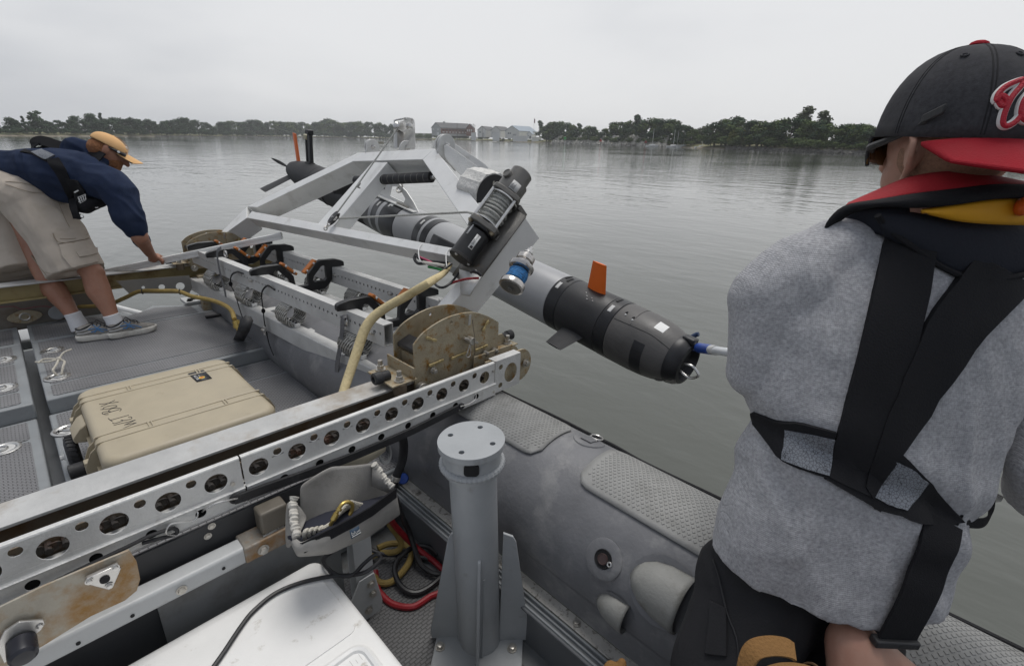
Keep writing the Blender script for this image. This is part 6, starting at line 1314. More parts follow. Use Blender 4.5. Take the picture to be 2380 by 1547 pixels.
zipL = [(1050, 960), (1135, 1012), (1310, 925), (1500, 830), (1760, 695), (2000, 558), (2312, 330)]
frL = [(1010, 1010), (1090, 1170), (1290, 1155), (1500, 1130), (1720, 1030), (1960, 930), (2372, 640)]
YF = [1.12, 1.075, 1.055, 1.05, 1.055, 1.075, 1.13]
rows = []
for i in range(25):
    k = i / 24 * 6; j = min(int(k), 5); g = k - j; L2 = lambda a, b_: a + (b_ - a) * g
    z_ = (L2(zipL[j][0], zipL[j + 1][0]), L2(zipL[j][1], zipL[j + 1][1])); f_ = (L2(frL[j][0], frL[j + 1][0]), L2(frL[j][1], frL[j + 1][1])); yf = L2(YF[j], YF[j + 1])
    rows.append((bg(z_[0], z_[1], yf), bg(z_[0] + (f_[0] - z_[0]) * .33, z_[1] + (f_[1] - z_[1]) * .33 , yf - .006), bg(z_[0] + (f_[0] - z_[0]) * .7, z_[1] + (f_[1] - z_[1]) * .7, yf - .010 - .006 * math.sin(i * .8)), bg(f_[0], f_[1], yf + .012), bg(f_[0], f_[1] + 6, yf + .05)))
s = S(); s.quadgrid([list(r) for r in rows]); o = s.done('front_panel', canvas, bag, ang=80, sub=1); q = o.modifiers.new('t', 'SOLIDIFY'); q.thickness = .004
s = S(); zz = [r[0] for r in rows]; s.ribbon([p + V((0, -.006, -.012)) for p in zz], .030, .006, 2, side=(0, .12, 1)); s.done('zip_edge', web_m, bag)
s = S(); s.quadgrid([[r[0] + V((0, .004, -.025)) for r in rows], [V((r[0].x, 1.185, r[0].z - .055)) for r in rows]]); s.done('inner_lining', M('navy_lining', (0.02, 0.022, 0.035), 0.9), bag)
for pts, w0_ in ((([(1040, 430, 1.20), (1020, 520, 1.19), (1030, 640, 1.17), (1035, 760, 1.15), (1060, 860, 1.13), (1075, 945, 1.11)]), .021), (([(2045, 15, 1.20), (2110, 90, 1.19), (2170, 180, 1.17), (2230, 250, 1.15), (2290, 315, 1.13)]), .018)):
    q = curve_pts([bg(*k) for k in pts], 12); s = S(); m = len(q); rows2 = []
    for i, p in enumerate(q):
        pu = 1 + .18 * math.sin(i * 1.25) + .30 * math.sin(i * .47 + 1); d = (q[min(i + 1, m - 1)] - q[max(i - 1, 0)]).normalized(); sd_ = d.cross(V((0, 1, 0))).normalized(); n2 = d.cross(sd_)
        rows2.append([p + (sd_ * math.cos(a) * w0_ * .55 * (1 + .10 * math.sin(i * 1.25 + 1) + .16 * math.sin(i * .61)) + n2 * math.sin(a) * .010 * pu) for a in [2 * math.pi * k / 10 for k in range(10)]])
    s.quadgrid(rows2, True, False, True); s.done('elastic_gusset', canvas_w, bag)
s = S(); s.quadgrid([[bg(920, 460, 1.205), bg(1060, 470, 1.205), bg(1190, 680, 1.19)], [bg(930, 800, 1.20), bg(1040, 800, 1.19), bg(1195, 720, 1.18)], [bg(945, 1130, 1.19), bg(1010, 1030, 1.15), bg(1090, 940, 1.11)]]); o = s.done('side_panel', canvas, bag, sub=1); q = o.modifiers.new('t', 'SOLIDIFY'); q.thickness = .004
s = S(); s.quadgrid([[bg(2040, 30, 1.20), bg(2310, 320, 1.13)], [bg(2020, 290, 1.19), bg(2240, 380, 1.14)]]); o = s.done('side_panel', canvas, bag); q = o.modifiers.new('t', 'SOLIDIFY'); q.thickness = .004
tag_q = [bg(1712, 840, 1.040), bg(1830, 775, 1.042), bg(1852, 880, 1.038), bg(1735, 945, 1.036)]
off = V((0, -.012, .002)); s = S(); s.quadgrid([[tag_q[0] + off, tag_q[1] + off], [tag_q[3] + off, tag_q[2] + off]]); o = s.done('maker_tag', M('navy_label', (0.045, 0.075, 0.115), 0.6), bag); q = o.modifiers.new('t', 'SOLIDIFY'); q.thickness = .001
tu_ = (tag_q[2] - tag_q[3]).normalized(); tv_ = (tag_q[0] - tag_q[3]).normalized()
text('blue', .0165, tag_q[3] + off + tu_ * .002 + tv_ * .010 - V((0, .001, 0)), tu_, tv_, white_d, bag, 'tag_text', .001)
s = S(); s.obox(tag_q[3] + off + tu_ * .003 + tv_ * .005 - V((0, .0015, 0)), tu_ * .028, tv_ * .002, V((0, -.0006, 0))); s.done('tag_line', white_d, bag)
coilr = thing('rope_coil', 'white flecked rope coil stowed in the canvas bag', 'rope', bg(1650, 650, 1.14))
s = S(); rr_ = random.Random(5)
for i in range(7):
    q = [bg(1480 + 16 * i, 800 - 18 * i, 1.105 + .008 * i), bg(1560 + 18 * i, 690 - 14 * i, 1.10 + .008 * i), bg(1650 + 22 * i, 580 - 6 * i, 1.11 + .008 * i), bg(1740 + 24 * i, 500 + 4 * i, 1.12 + .007 * i), bg(1800 + 18 * i, 520 + 10 * i, 1.13 + .006 * i), bg(1790 + 14 * i, 640 + 4 * i, 1.13 + .005 * i)]
    s.tube(q, .0055, 7, 5)
for i in range(5):
    x = 1180 + i * 62; s.tube([bg(x - 5, 985 - 10 * i, 1.11), bg(x - 15, 890 - 12 * i, 1.10), bg(x + 20, 850 - 12 * i, 1.105), bg(x + 45, 880 - 14 * i, 1.11), bg(x + 40, 960 - 24 * i, 1.115)], .0055, 7, 5)
s.tube([bg(1340, 850, 1.10), bg(1420, 820, 1.10), bg(1500, 770, 1.105)], .0055, 7, 4); s.done('rope', rope_w, coilr)
s = S(); s.tube([bg(1495, 790, 1.085), bg(1540, 700, 1.082), bg(1600, 590, 1.085), bg(1650, 520, 1.088), bg(1720, 495, 1.09), bg(1775, 530, 1.09), bg(1770, 600, 1.09), bg(1740, 660, 1.09)], .0055, 9, 6); s.cyl(bg(1530, 725, 1.080), bg(1575, 640, 1.082), .0085, n=12); s.cyl(bg(1600, 605, 1.082), bg(1615, 575, 1.083), .0078, n=12); tag(s.done('carabiner', brass), 'brass coloured carabiner clipped on the rope in the canvas bag', 'carabiner')
# rubber bungee with hooks along the guard
bun2 = thing('rubber_bungee', 'long frayed black rubber tie down with steel hooks along the bottom of the perforated guard', 'bungee', P(700, 1080, y=1.33))
s = S(); s.ribbon([P(x, y, y=1.334) for x, y in ((545, 1160), (570, 1152), (620, 1133), (700, 1105), (800, 1068), (880, 1035), (960, 1000), (1030, 965), (1065, 948))], .030, .010, 3, side=(0, 0, 1)); s.done('rubber_strap', rubber, bun2, .002)
s = S(); s.ring(P(548, 1158, y=1.334), (.2, 1, 0), .012, .005); s.ring(P(1072, 944, y=1.334), (.2, 1, 0), .010, .005); s.done('strap_eye', rubber, bun2)
s = S(); s.tube([P(552, 1157, y=1.33), P(530, 1162, y=1.328), P(500, 1170, y=1.33), P(478, 1182, y=1.335), P(470, 1188, y=1.345)], .0026, 7); s.tube([P(1070, 944, y=1.33), P(1090, 938, y=1.328), P(1105, 927, y=1.33), P(1106, 915, y=1.335), P(1104, 912, y=1.345)], .0026, 7); s.done('wire_hook', steel, bun2)
b3 = thing('rubber_bungee', 'thin black rubber cord with a bright wire hook at the left of the guard', 'bungee', P(250, 1310, y=1.33))
s = S(); s.tube([P(x, y, y=1.332) for x, y in ((-60, 1440), (60, 1384), (180, 1325), (300, 1268), (352, 1243), (402, 1226))], .0052, 7, 3); s.tube([P(402, 1226, y=1.332), P(412, 1232, y=1.33), P(405, 1242, y=1.33), P(372, 1250, y=1.332), P(330, 1262, y=1.334)], .0052, 7, 4); s.done('rubber_cord', rubber, b3)
s = S(); s.tube([P(410, 1244, y=1.326), P(388, 1240, y=1.326), P(388, 1228, y=1.326), P(398, 1217, y=1.328), P(425, 1212, y=1.328), P(448, 1210, y=1.328), P(458, 1200, y=1.33), P(460, 1192, y=1.332), P(456, 1187, y=1.34)], .0022, 7); s.done('wire_hook', steel, b3)
# hoses and cables heaped on the lower deck by the pedestal
def dk(zx_, zy_, z): return P(802 + zx_ * .2818, 1017 + zy_ * .2818, z=z)
def hs_(name, pts, r, mat, lab, cat): s = S(); s.tube(pts, r, 9, 6); return tag(s.done(name, mat), lab, cat)
hs_('red_cable', [dk(360, 640, .30), dk(400, 710, .22), dk(470, 790, .14), dk(550, 870, .07), dk(650, 955, .03), dk(760, 1040, .02), dk(850, 1150, .016), dk(800, 1260, .014), dk(700, 1310, .014), dk(560, 1392, .014), dk(400, 1372, .014), dk(300, 1290, .014), dk(262, 1220, .016), dk(250, 1100, .02)], .0125, red_cable, 'thick red battery cable looping on the deck behind the pedestal', 'cable')
hs_('black_cable', [dk(420, 500, .30), dk(470, 640, .22), dk(530, 780, .13), dk(570, 900, .08), dk(600, 1000, .05), dk(650, 1070, .035), dk(735, 1118, .03), dk(830, 1120, .02)], .0115, black_cable, 'thick black cable dropping from the canvas bag to the pedestal', 'cable')
hs_('black_cable', [dk(770, 960, .03), dk(700, 905, .04), dk(610, 890, .045), dk(520, 925, .045), dk(440, 1000, .04), dk(410, 1090, .035), dk(440, 1190, .03), dk(510, 1260, .025), dk(600, 1275, .02), dk(700, 1225, .02), dk(800, 1140, .02)], .0115, black_cable, 'thick black cable coiled in a ring on the treaded deck', 'cable')
hs_('black_cable', [dk(205, 915, .05), dk(260, 945, .045), dk(350, 962, .04), dk(470, 965, .03), dk(600, 985, .025), dk(740, 1000, .02)], .010, black_cable, 'black cable lying across the deck behind the support leg', 'cable')
hs_('tan_hose', [dk(340, 660, .26), dk(380, 730, .20), dk(430, 800, .14), dk(465, 870, .09), dk(440, 925, .06), dk(380, 945, .05), dk(300, 950, .04), dk(200, 985, .035), dk(150, 1020, .03)], .0125, hose_o, 'tan hose bending down behind the canvas bag', 'hose')
hs_('tan_hose', [dk(270, 910, .04), dk(340, 880, .04), dk(420, 870, .04), dk(500, 885, .035), dk(545, 950, .03), dk(520, 1040, .025), dk(440, 1140, .022), dk(360, 1195, .02), dk(280, 1190, .02), dk(240, 1140, .02)], .0135, hose_o, 'old tan hose looped on the deck between the cable ring and the support leg', 'hose')
bh = thing('fuel_hose', 'thick black ribbed hose with a steel clamp beside the canvas bag', 'hose', P(935, 1060, y=1.50))
s = S(); s.tube([P(930, 1000, y=1.5), P(938, 1030, y=1.5), P(936, 1065, y=1.5), P(928, 1090, y=1.5), P(916, 1120, y=1.5), P(908, 1150, y=1.5)], .0185, 12, 6); s.done('hose_body', rubber, bh)
s = S(); s.lathe(P(921, 1106, y=1.5), P(914, 1124, y=1.5) - P(921, 1106, y=1.5), [(.0195, 0), (.021, .002), (.021, .018), (.0195, .02)], 16); s.done('hose_clamp', bolt_m, bh)
s = S(); q = P(937, 1112, y=1.54); s.lathe(q, EYE - q, [(.022, -.02), (.024, 0), (.02, .008), (.001, .010)], 18); s.done('blue_cap', blue_p, boat)
gr = thing('louvre_panel', 'grey louvred vent panel in the shadow behind the canvas bag', 'vent', (.78, 1.61, .12))
s = S(); s.prism(rrect(.63, .90, .01, .20, .012), (0, 1.612, 0), (1, 0, 0), (0, 0, 1), .006, [rrect(.65 + .026 * i, .662 + .026 * i, .035, .165, .004, 2) for i in range(9)]); s.done('vent_plate', deck_paint, gr)
s = S(); s.hexbolt((.885, 1.606, .185), (0, -1, 0), .006, .004); s.done('vent_screw', bolt_m, gr)
fun = thing('canvas_duct', 'cream fabric duct with a round drilled flange behind the guard', 'duct', P(880, 1050, y=1.55))
s = S(); s.tube([P(770, 1075, y=1.46), P(830, 1060, y=1.46), P(885, 1035, y=1.48)], [.035, .045, .03], 12, 4); s.done('duct_sleeve', M('cream_fabric', (0.50, 0.46, 0.36), 0.85), fun)
s = S(); q = P(893, 1052, y=1.48); s.lathe(q, V((.5, -.8, .3)), [(.034, 0), (.046, .001), (.046, .006), (.034, .007)], 24, cap=False); s.done('duct_flange', white_p, fun)
# ------------------------------------------------------------------ people
RT = (MB @ V((1, 0, 0))); RT.z = 0; RT.normalize(); AW = V((-RT.y, RT.x, 0)); AW = AW if AW.dot(MB @ V((0, 0, 1))) > 0 else -AW   # to the photo's right / away
def skinm(n, c1, c2): return M(n, c1, 0.52, 0, 0.10, 18, 0.12, 90, c2, 9, (0.48, 0.72), bd=0.004)
skin = skinm('tanned_skin', (0.34, 0.165, 0.105), (0.27, 0.115, 0.07)); skin2 = skinm('lighter_skin', (0.42, 0.235, 0.17), (0.36, 0.17, 0.12))  # skin2 is a lighter skin colour for the other two people
navy = M('navy_fleece', (0.020, 0.030, 0.062), 0.95, 0, 0.14, 14, 0.25, 160, (0.030, 0.042, 0.078), 8, (0.45, 0.7), spec=0.15)
khaki = M('khaki_cotton', (0.49, 0.43, 0.365), 0.9, 0, 0.07, 9, 0.2, 300, (0.42, 0.36, 0.29), 6, (0.55, 0.78), spec=0.2)
stitch = M('khaki_stitching', (0.27, 0.22, 0.16), 0.9)
sock_m = M('white_sock', (0.74, 0.74, 0.75), 0.95, 0, 0.05, 40, 0.4, 200, spec=0.1)
shoe_g = M('grey_shoe_mesh', (0.24, 0.225, 0.205), 0.8, 0, 0.3, 60, 0.3, 220, (0.28, 0.27, 0.25), 20, (0.55, 0.7))
shoe_w = M('scuffed_white_sole', (0.60, 0.58, 0.53), 0.6, 0, 0.1, 30, 0.2, 120, (0.33, 0.30, 0.26), 14, (0.55, 0.75))
shoe_b = M('blue_shoe_stripe', (0.06, 0.20, 0.42), 0.5); silver = M('silver_shoe_stripe', (0.5, 0.5, 0.5), 0.4)
peach = M('peach_cap_cotton', (0.72, 0.44, 0.21), 0.85, 0, 0.06, 12, 0.2, 260, spec=0.2)
beard_m = M('red_beard', (0.26, 0.11, 0.045), 0.9, 0, 0.45, 160, 0.8, 300, (0.36, 0.17, 0.08), 60, (0.5, 0.7))
lens_m = M('dark_sunglass_lens', (0.012, 0.012, 0.014), 0.12, 0, 0.1, 5)
heather = knit('heather_waffle_knit', (0.43, 0.43, 0.445), 0.0042)
trous = M('charcoal_trousers', (0.020, 0.020, 0.022), 0.8, 0, 0.2, 7, 0.15, 200, spec=0.25)
vest_k = M('black_vest_fabric', (0.012, 0.012, 0.014), 0.8, 0, 0.25, 9, 0.2, 300, spec=0.25)
vest_n = M('dark_navy_lining', (0.022, 0.024, 0.032), 0.85, 0, 0.2, 9, 0.2, 200, spec=0.2)
vest_r = M('red_vest_fabric', (0.33, 0.018, 0.025), 0.7, 0, 0.12, 9, 0.2, 260, spec=0.25)
vest_y = M('yellow_bladder', (0.62, 0.30, 0.01), 0.6, 0, 0.12, 9)
cap_k = M('charcoal_cap_wool', (0.050, 0.050, 0.055), 0.9, 0, 0.30, 140, 0.12, 500, (0.072, 0.072, 0.075), 10, (0.5, 0.7), spec=0.2)
cap_r = M('red_cap_bill', (0.31, 0.012, 0.022), 0.8, 0, 0.10, 12, 0.25, 400, spec=0.2)
reflect = M('grey_reflective_patch', (0.16, 0.17, 0.19), 0.5, 0, 0.08, 9)
nt = reflect.node_tree; vo_ = N(nt, 'ShaderNodeTexVoronoi', feature='DISTANCE_TO_EDGE', i_Scale=190.0); c_ = N(nt, 'ShaderNodeTexCoord'); nt.links.new(c_.outputs['Object'], vo_.inputs['Vector'])
cr_p = N(nt, 'ShaderNodeValToRGB'); cr_p.color_ramp.elements[0].position = .03; cr_p.color_ramp.elements[1].position = .09; cr_p.color_ramp.elements[0].color = (.06, .062, .07, 1); cr_p.color_ramp.elements[1].color = (.20, .215, .24, 1); nt.links.new(vo_.outputs[0], cr_p.inputs[0]); nt.links.new(cr_p.outputs[0], nt.nodes['Principled BSDF'].inputs['Base Color'])
def grip(s, c, ax, u, rp_, wrist, wr=.032, k=1.0, flip=1):
    """a hand closed round a bar: palm, four bent fingers of unequal length, and a thumb leaving the side of the palm"""
    c, ax, u = V(c), V(ax).normalized(), V(u); u = (u - ax * u.dot(ax)).normalized(); v = ax.cross(u) * flip
    pc = c + u * (rp_ + .019 * k); R = Matrix((ax, v, u)).transposed()
    s.sphere(pc, 1.0, 14, (.043 * k, .040 * k, .019 * k), R)
    for i, (o, L_) in enumerate(((-.032, .86), (-.011, 1.0), (.011, .95), (.031, .76))):
        pts = []
        for j, a in enumerate((28, 75, 130, 185, 228)):
            if j == 4 and L_ < .9: a = 205
            pts.append(c + ax * (o * k) + (u * math.cos(math.radians(a)) + v * math.sin(math.radians(a))) * (rp_ + (.016 if j == 0 else .0105) * k))
        for p, q, r0, r1 in zip(pts, pts[1:], (.0108, .0098, .0088, .0080), (.0098, .0088, .0080, .0072)): s.cone(p, r0 * k, q, r1 * k, 8)
    t0, t1, t2 = pc - ax * .038 * k - v * .018 * k, c - ax * .050 * k + (u * .3 - v * .9).normalized() * (rp_ + .018), c - ax * .030 * k + (-u * .55 - v * .75).normalized() * (rp_ + .012)
    s.cone(t0, .015 * k, t1, .0125 * k, 8); s.cone(t1, .0125 * k, t2, .010 * k, 8)
    s.cone(pc - v * .012 * k, .028 * k, pc.lerp(V(wrist), .55), wr * 1.0, 10); s.cone(pc.lerp(V(wrist), .5), wr, wrist, wr, 10)
def folds(axis, amp, freq, amp2=0.0, f2=40.0, seed=0):
    axis = V(axis).normalized()
    def f(p, n):
        q = p + V((seed, 0, 0)); a = q.dot(axis); b_ = q - axis * a
        w = noise.noise(V((b_.x * freq, b_.y * freq, b_.z * freq)) + axis * a * freq * .22 + V((noise.noise(q * 6) * .8, 0, 0)))
        w2 = noise.noise(q * f2)
        return amp * (abs(w) * -1.6 + .4) + amp2 * w2
    return f

# --- the man leaning over the stern
def k1(zx_, zy_, d): return P(zx_ * .3846, 232.4 + zy_ * .3846, d=d)
def m5(zx_, zy_, d): return P(zx_ * .2253, 302.2 + zy_ * .2253, d=d)
man = thing('person', 'man in navy sweatshirt, khaki shorts and peach cap leaning over the stern, holding a track', 'person', P(250, 785, z=.33))
D0 = 3.30
hc_ = m5(1112, 190, 3.28)
hf = (RT * .70 - UP * .45 + AW * .55).normalized(); hu = (RT * .42 + UP * .80 + AW * .40); hu = (hu - hf * hu.dot(hf)).normalized(); hs_v = hf.cross(hu)
if hs_v.dot(AW) > 0: hs_v = -hs_v            # towards the viewer = his right ear side
def hd_(f, u, s_): return hc_ + hf * f + hu * u + hs_v * s_
HR = Matrix((hf, hs_v, hu)).transposed()
s = S()
s.sphere(hd_(0, -.026, 0), 1, 20, (.098, .075, .098), HR); s.sphere(hd_(.038, -.062, 0), 1, 16, (.062, .058, .062), HR); s.sphere(hd_(.066, -.095, 0), 1, 12, (.030, .034, .026), HR)
s.cone(hd_(.094, -.005, 0), .012, hd_(.124, -.054, 0), .0165, 8); s.sphere(hd_(.103, -.042, .012), .010, 8); s.sphere(hd_(.103, -.042, -.012), .010, 8)
s.sphere(hd_(.092, -.072, 0), 1, 10, (.012, .022, .0065), HR); s.sphere(hd_(.090, -.086, 0), 1, 10, (.011, .020, .006), HR)
s.sphere(hd_(.088, .018, 0), 1, 10, (.020, .055, .012), HR)
for g in (1, -1): s.sphere(hd_(-.008, -.012, .079 * g), 1, 10, (.022, .010, .034), HR); s.sphere(hd_(.078, -.002, .032 * g), .012, 8)
s.cone(hd_(-.03, -.06, 0), .058, m5(860, 380, 3.30), .066, 12)
torso_n = [m5(860, 400, D0), m5(560, 450, D0), m5(200, 420, D0 + .02)]
for a, b_ in zip(torso_n, torso_n[1:]): s.cone(a, .13, b_, .12, 14)
el = m5(1335, 850, D0 - .10); wrs = k1(905, 925, D0 + .22); pc_t = P(366, 606.5, d=3.637)
s.cone(m5(1150, 540, D0 - .10), .075, el, .055, 12); s.cone(el, .054, m5(1440, 1100, D0 - .03), .052, 12); s.cone(m5(1440, 1100, D0 - .03), .050, wrs, .033, 12)
grip(s, pc_t, -td, (UP * .75 - AW * .5 - RT * .25), .016, wrs, .031, 1.08, 1)
el2 = m5(1300, 850, D0 + .30); s.cone(m5(1120, 560, D0 + .24), .07, el2, .05, 10); wr2 = P(352, 592, d=3.75); s.cone(el2, .05, wr2, .032, 10)
hipL, hipR = k1(100, 560, D0 + .13), k1(200, 600, D0 - .04)
s.cone(torso_n[-1], .12, hipR, .12, 12); s.cone(torso_n[-1], .12, hipL, .12, 12)
ft = [(k1(685, 1328, D0 + .05), k1(560, 1045, D0 + .02), hipR), (k1(452, 1318, D0 + .07), k1(272, 1045, D0 + .07), hipL)]
for an, kn, hp_ in ft:
    cf = kn.lerp(an, .38) - (hf * .0) - RT * .012; s.cone(hp_, .11, kn, .068, 12); s.cone(kn, .066, cf, .072, 12); s.cone(cf, .072, kn.lerp(an, .72), .052, 12); s.cone(kn.lerp(an, .70), .052, an, .040, 12); s.sphere(kn + RT * .02, .056, 12)
    s.cone(an, .040, an + V((0, 0, -.06)) + RT * .01, .045, 10)
body = blob('body', s, skin, man, .0065, 4)
# beard, ear detail stays in the body; hair parts as children
s = S(); s.sphere(hd_(.036, -.070, 0), 1, 18, (.068, .0625, .060), HR); s.sphere(hd_(.068, -.098, 0), 1, 14, (.036, .040, .034), HR); s.sphere(hd_(.022, -.036, .050), 1, 10, (.022, .020, .045), HR); s.sphere(hd_(.022, -.036, -.050), 1, 10, (.022, .020, .045), HR)
bd_ = blob('beard', s, beard_m, man, .006, 2, lambda p, n: .003 * noise.noise(p * 140))
s = S(); s.sphere(hd_(-.035, -.020, 0), 1, 18, (.074, .079, .070), HR); blob('hair', s, beard_m, man, .007, 1, lambda p, n: .003 * noise.noise(p * 120))
# cap
s = S(); rows = []
for i in range(9):
    a = math.radians(90 * i / 8); rows.append([hc_ + hf * (.104 * math.cos(a) * math.cos(t_) + .002) + hs_v * (.084 * math.cos(a) * math.sin(t_)) + hu * (.016 + .074 * math.sin(a) ** .9 - .012 * math.cos(t_) * math.cos(a)) for t_ in [2 * math.pi * j / 36 for j in range(36)]])
s.quadgrid(rows, True); capo = s.done('cap', peach, man, ang=60, sub=1); q = capo.modifiers.new('t', 'SOLIDIFY'); q.thickness = .003; q.offset = 1
def brim(par, name, mat, under, f0, L_, wid, drop, u0, ox, sgn=1):
    top, low = [], []
    for i in range(13):
        t_ = -1 + 2 * i / 12; wv_ = wid * t_; row = []
        for j in range(5):
            g = j / 4; fx = f0 * math.sqrt(max(0.0, 1 - (t_ * .92) ** 2)) * (1 - g) + (f0 + L_ * (1 - .55 * abs(t_) ** 2.4)) * g
            row.append((fx, wv_, u0 - drop * t_ * t_ - .018 * g))
        top.append(row)
    return top
tb = brim(0, 0, 0, 0, .098, .100, .076, .030, .016, 0)
s = S(); s.quadgrid([[hc_ + hf * a + hs_v * b_ + hu * c for a, b_, c in r] for r in tb]); o = s.done('cap_brim', peach, man, sub=1)
s = S(); s.quadgrid([[hc_ + hf * (a - .001) + hs_v * b_ + hu * (c - .004) for a, b_, c in r] for r in tb]); s.done('brim_underside', black, o, sub=1)
s = S(); s.tube([hc_ + hf * r[-1][0] + hs_v * r[-1][1] + hu * (r[-1][2] - .002) for r in tb], .0028, 6, 3); s.done('brim_edge', peach, o)
s = S(); s.sphere(hc_ + hu * .091 + hf * .004, .008, 8, (1, 1, .6)); s.done('cap_button', peach, capo)
s = S(); s.tube([hd_(.108 * math.cos(math.radians(a)), 0.018 + .076 * math.sin(math.radians(a)), 0) for a in range(12, 90, 12)], .0016, 5, 3); s.done('cap_seam', M('peach_seam', (0.52, 0.28, 0.11), 0.9), capo)
s = S(); s.cyl(hd_(.086, .050, .021), hd_(.0905, .053, .022), .009, n=14); s.done('cap_badge', white_d, capo)
# sunglasses
s = S()
for g in (1, -1): s.tube([hd_(-.01, .006, .081 * g), hd_(.03, .004, .083 * g), hd_(.07, .0, .076 * g), hd_(.092, -.004, .060 * g)], [.004, .007, .010, .011], 7, 4)
gl = s.done('sunglasses', black, man)
s = S(); s.quadgrid([[hd_(.108 - .030 * (t_ / .066) ** 2, u, t_) for u in (.012, -.005, -.022)] for t_ in [(-.066 + .132 * i / 14) for i in range(15)]]); o = s.done('lens', lens_m, gl); q = o.modifiers.new('t', 'SOLIDIFY'); q.thickness = .004
s = S(); q = hd_(.055, .003, .088); s.cyl(q - hs_v * .002, q + hs_v * .002, .008, n=14); s.done('temple_logo', white_d, gl)
# sweatshirt
s = S()
pts = [(-40, 395, .118), (160, 380, .110), (380, 405, .140), (600, 440, .165), (820, 455, .155), (930, 450, .118)]
for off in (-.10, .09):
    for (x0, y0, r0), (x1, y1, r1) in zip(pts, pts[1:]): s.cone(m5(x0, y0, D0 + off), r0 * .93, m5(x1, y1, D0 + off), r1 * .93, 16)
sh = m5(1150, 560, D0 - .12)
s.cone(m5(880, 490, D0 - .08), .13, sh, .108, 16); s.cone(sh, .108, m5(1235, 650, D0 - .12), .104, 16); s.cone(m5(1235, 650, D0 - .12), .104, m5(1275, 760, D0 - .12), .088, 16); s.cone(m5(1275, 760, D0 - .12), .088, m5(1325, 890, D0 - .10), .092, 16); s.cone(m5(1325, 890, D0 - .10), .092, m5(1390, 1010, D0 - .06), .074, 16); s.cyl(m5(1385, 1000, D0 - .06), m5(1425, 1085, D0 - .035), .068, .062, 20)
s.cone(m5(900, 480, D0 + .12), .13, m5(1120, 560, D0 + .24), .10, 14); s.cone(m5(1120, 560, D0 + .24), .09, el2, .075, 14); s.cone(el2, .075, P(330, 560, d=3.7), .055, 14)
s.cone(m5(700, 640, D0 - .05), .05, m5(930, 650, D0 - .05), .07, 12); s.cone(m5(330, 520, D0 - .08), .09, m5(680, 640, D0 - .08), .075, 12)
for (x0, y0, r0), (x1, y1, r1) in zip([(690, 175, .045), (760, 150, .048), (880, 185, .046), (980, 235, .042)], [(760, 150, .048), (880, 185, .046), (980, 235, .042), (1060, 320, .036)]):
    s.cone(m5(x0, y0, D0 - .05), r0, m5(x1, y1, D0 - .05), r1, 12); s.cone(m5(x0, y0, D0 + .10), r0, m5(x1, y1, D0 + .10), r1, 12)
s.cone(m5(760, 180, D0 - .05), .06, m5(760, 180, D0 + .1), .06); s.cone(m5(960, 320, D0 - .03), .07, m5(960, 320, D0 + .06), .07); s.cone(m5(900, 330, D0), .10, m5(1000, 360, D0), .07)
shirt = blob('sweatshirt', s, navy, man, .0075, 7, folds(RT * .9 - UP * .4, .012, 13, .003, 16, 3))
bs_ = bvh(shirt)
# shorts
s = S()
s.cone(m5(40, 560, D0 - .06), .150, m5(300, 700, D0 - .08), .165, 18); s.cone(m5(-60, 560, D0 + .12), .150, m5(40, 800, D0 + .12), .160, 18); s.cone(m5(-130, 600, D0), .16, m5(60, 560, D0), .16, 16)
s.cone(m5(60, 520, D0 - .02), .11, m5(420, 640, D0 - .02), .12, 16); s.cone(m5(60, 520, D0 + .08), .11, m5(420, 640, D0 + .08), .11, 16); s.cone(m5(420, 640, D0), .12, m5(560, 760, D0), .11, 14)
a_, b__, c_ = m5(330, 740, D0 - .06), m5(590, 1080, D0 - .03), m5(790, 1465, D0 + .015); s.cone(a_, .170, b__, .160, 20); s.cone(b__, .160, b__.lerp(c_, .5), .158, 20); s.cyl(b__.lerp(c_, .4), c_, .158, .164, 28)
a_, b__, c_ = m5(0, 760, D0 + .13), m5(110, 1100, D0 + .12), m5(230, 1475, D0 + .09); s.cone(a_, .165, b__, .150, 20); s.cyl(b__, c_, .150, .150, 28)
shorts = blob('shorts', s, khaki, man, .0075, 5, folds(V((RT.x * .45, RT.y * .45, -.9)), .010, 9, .003, 14, 8))
bt = bvh(shorts)
def mm(pts): return [(x * .2253, 302.2 + y * .2253) for x, y in pts]
s = S(); drape(s, bt, mm([(545, 1055), (600, 1180)]), mm([(870, 1010), (920, 1120)]), .010, .001, 5, 8, 3.2); pk = s.done('pocket_flap', khaki, man, .002)
s = S(); drape(s, bt, mm([(610, 1185), (640, 1300), (740, 1415)]), mm([(915, 1130), (980, 1230), (1010, 1360)]), .012, .001, 8, 8, 3.2); p2_ = s.done('cargo_pocket', khaki, man, .003)
s = S(); drape(s, bt, mm([(775, 1262), (815, 1322)]), mm([(970, 1218), (985, 1280)]), .010, .013, 3, 6, 3.2); s.done('pocket_flap', khaki, p2_, .002)
def stline(pts, par, off=.003, r=.0016, tree=bt):
    s = S(); s.tube([hit(tree, *q, off, 3.2)[0] for q in mm(pts)], r, 5, 2); s.done('seam', stitch, par)
stline([(30, 1478), (130, 1462), (250, 1440), (400, 1420)], shorts); stline([(470, 1465), (560, 1478), (700, 1455), (850, 1430), (1040, 1400)], shorts); stline([(600, 740), (640, 850), (680, 940), (715, 1000)], shorts); stline([(60, 535), (200, 545), (330, 575), (465, 630)], shorts, .004); stline([(55, 560), (200, 610), (330, 645), (455, 655)], shorts, .004)
stline([(620, 1125), (760, 1125), (890, 1075)], pk, .013); stline([(550, 1070), (600, 1160), (760, 1165), (900, 1115)], pk, .0125, .0022); stline([(100, 950), (200, 1100), (300, 1260), (400, 1400), (480, 1500)], shorts, -.002, .004)  # last one paints the shaded fold between the legs as a dark line
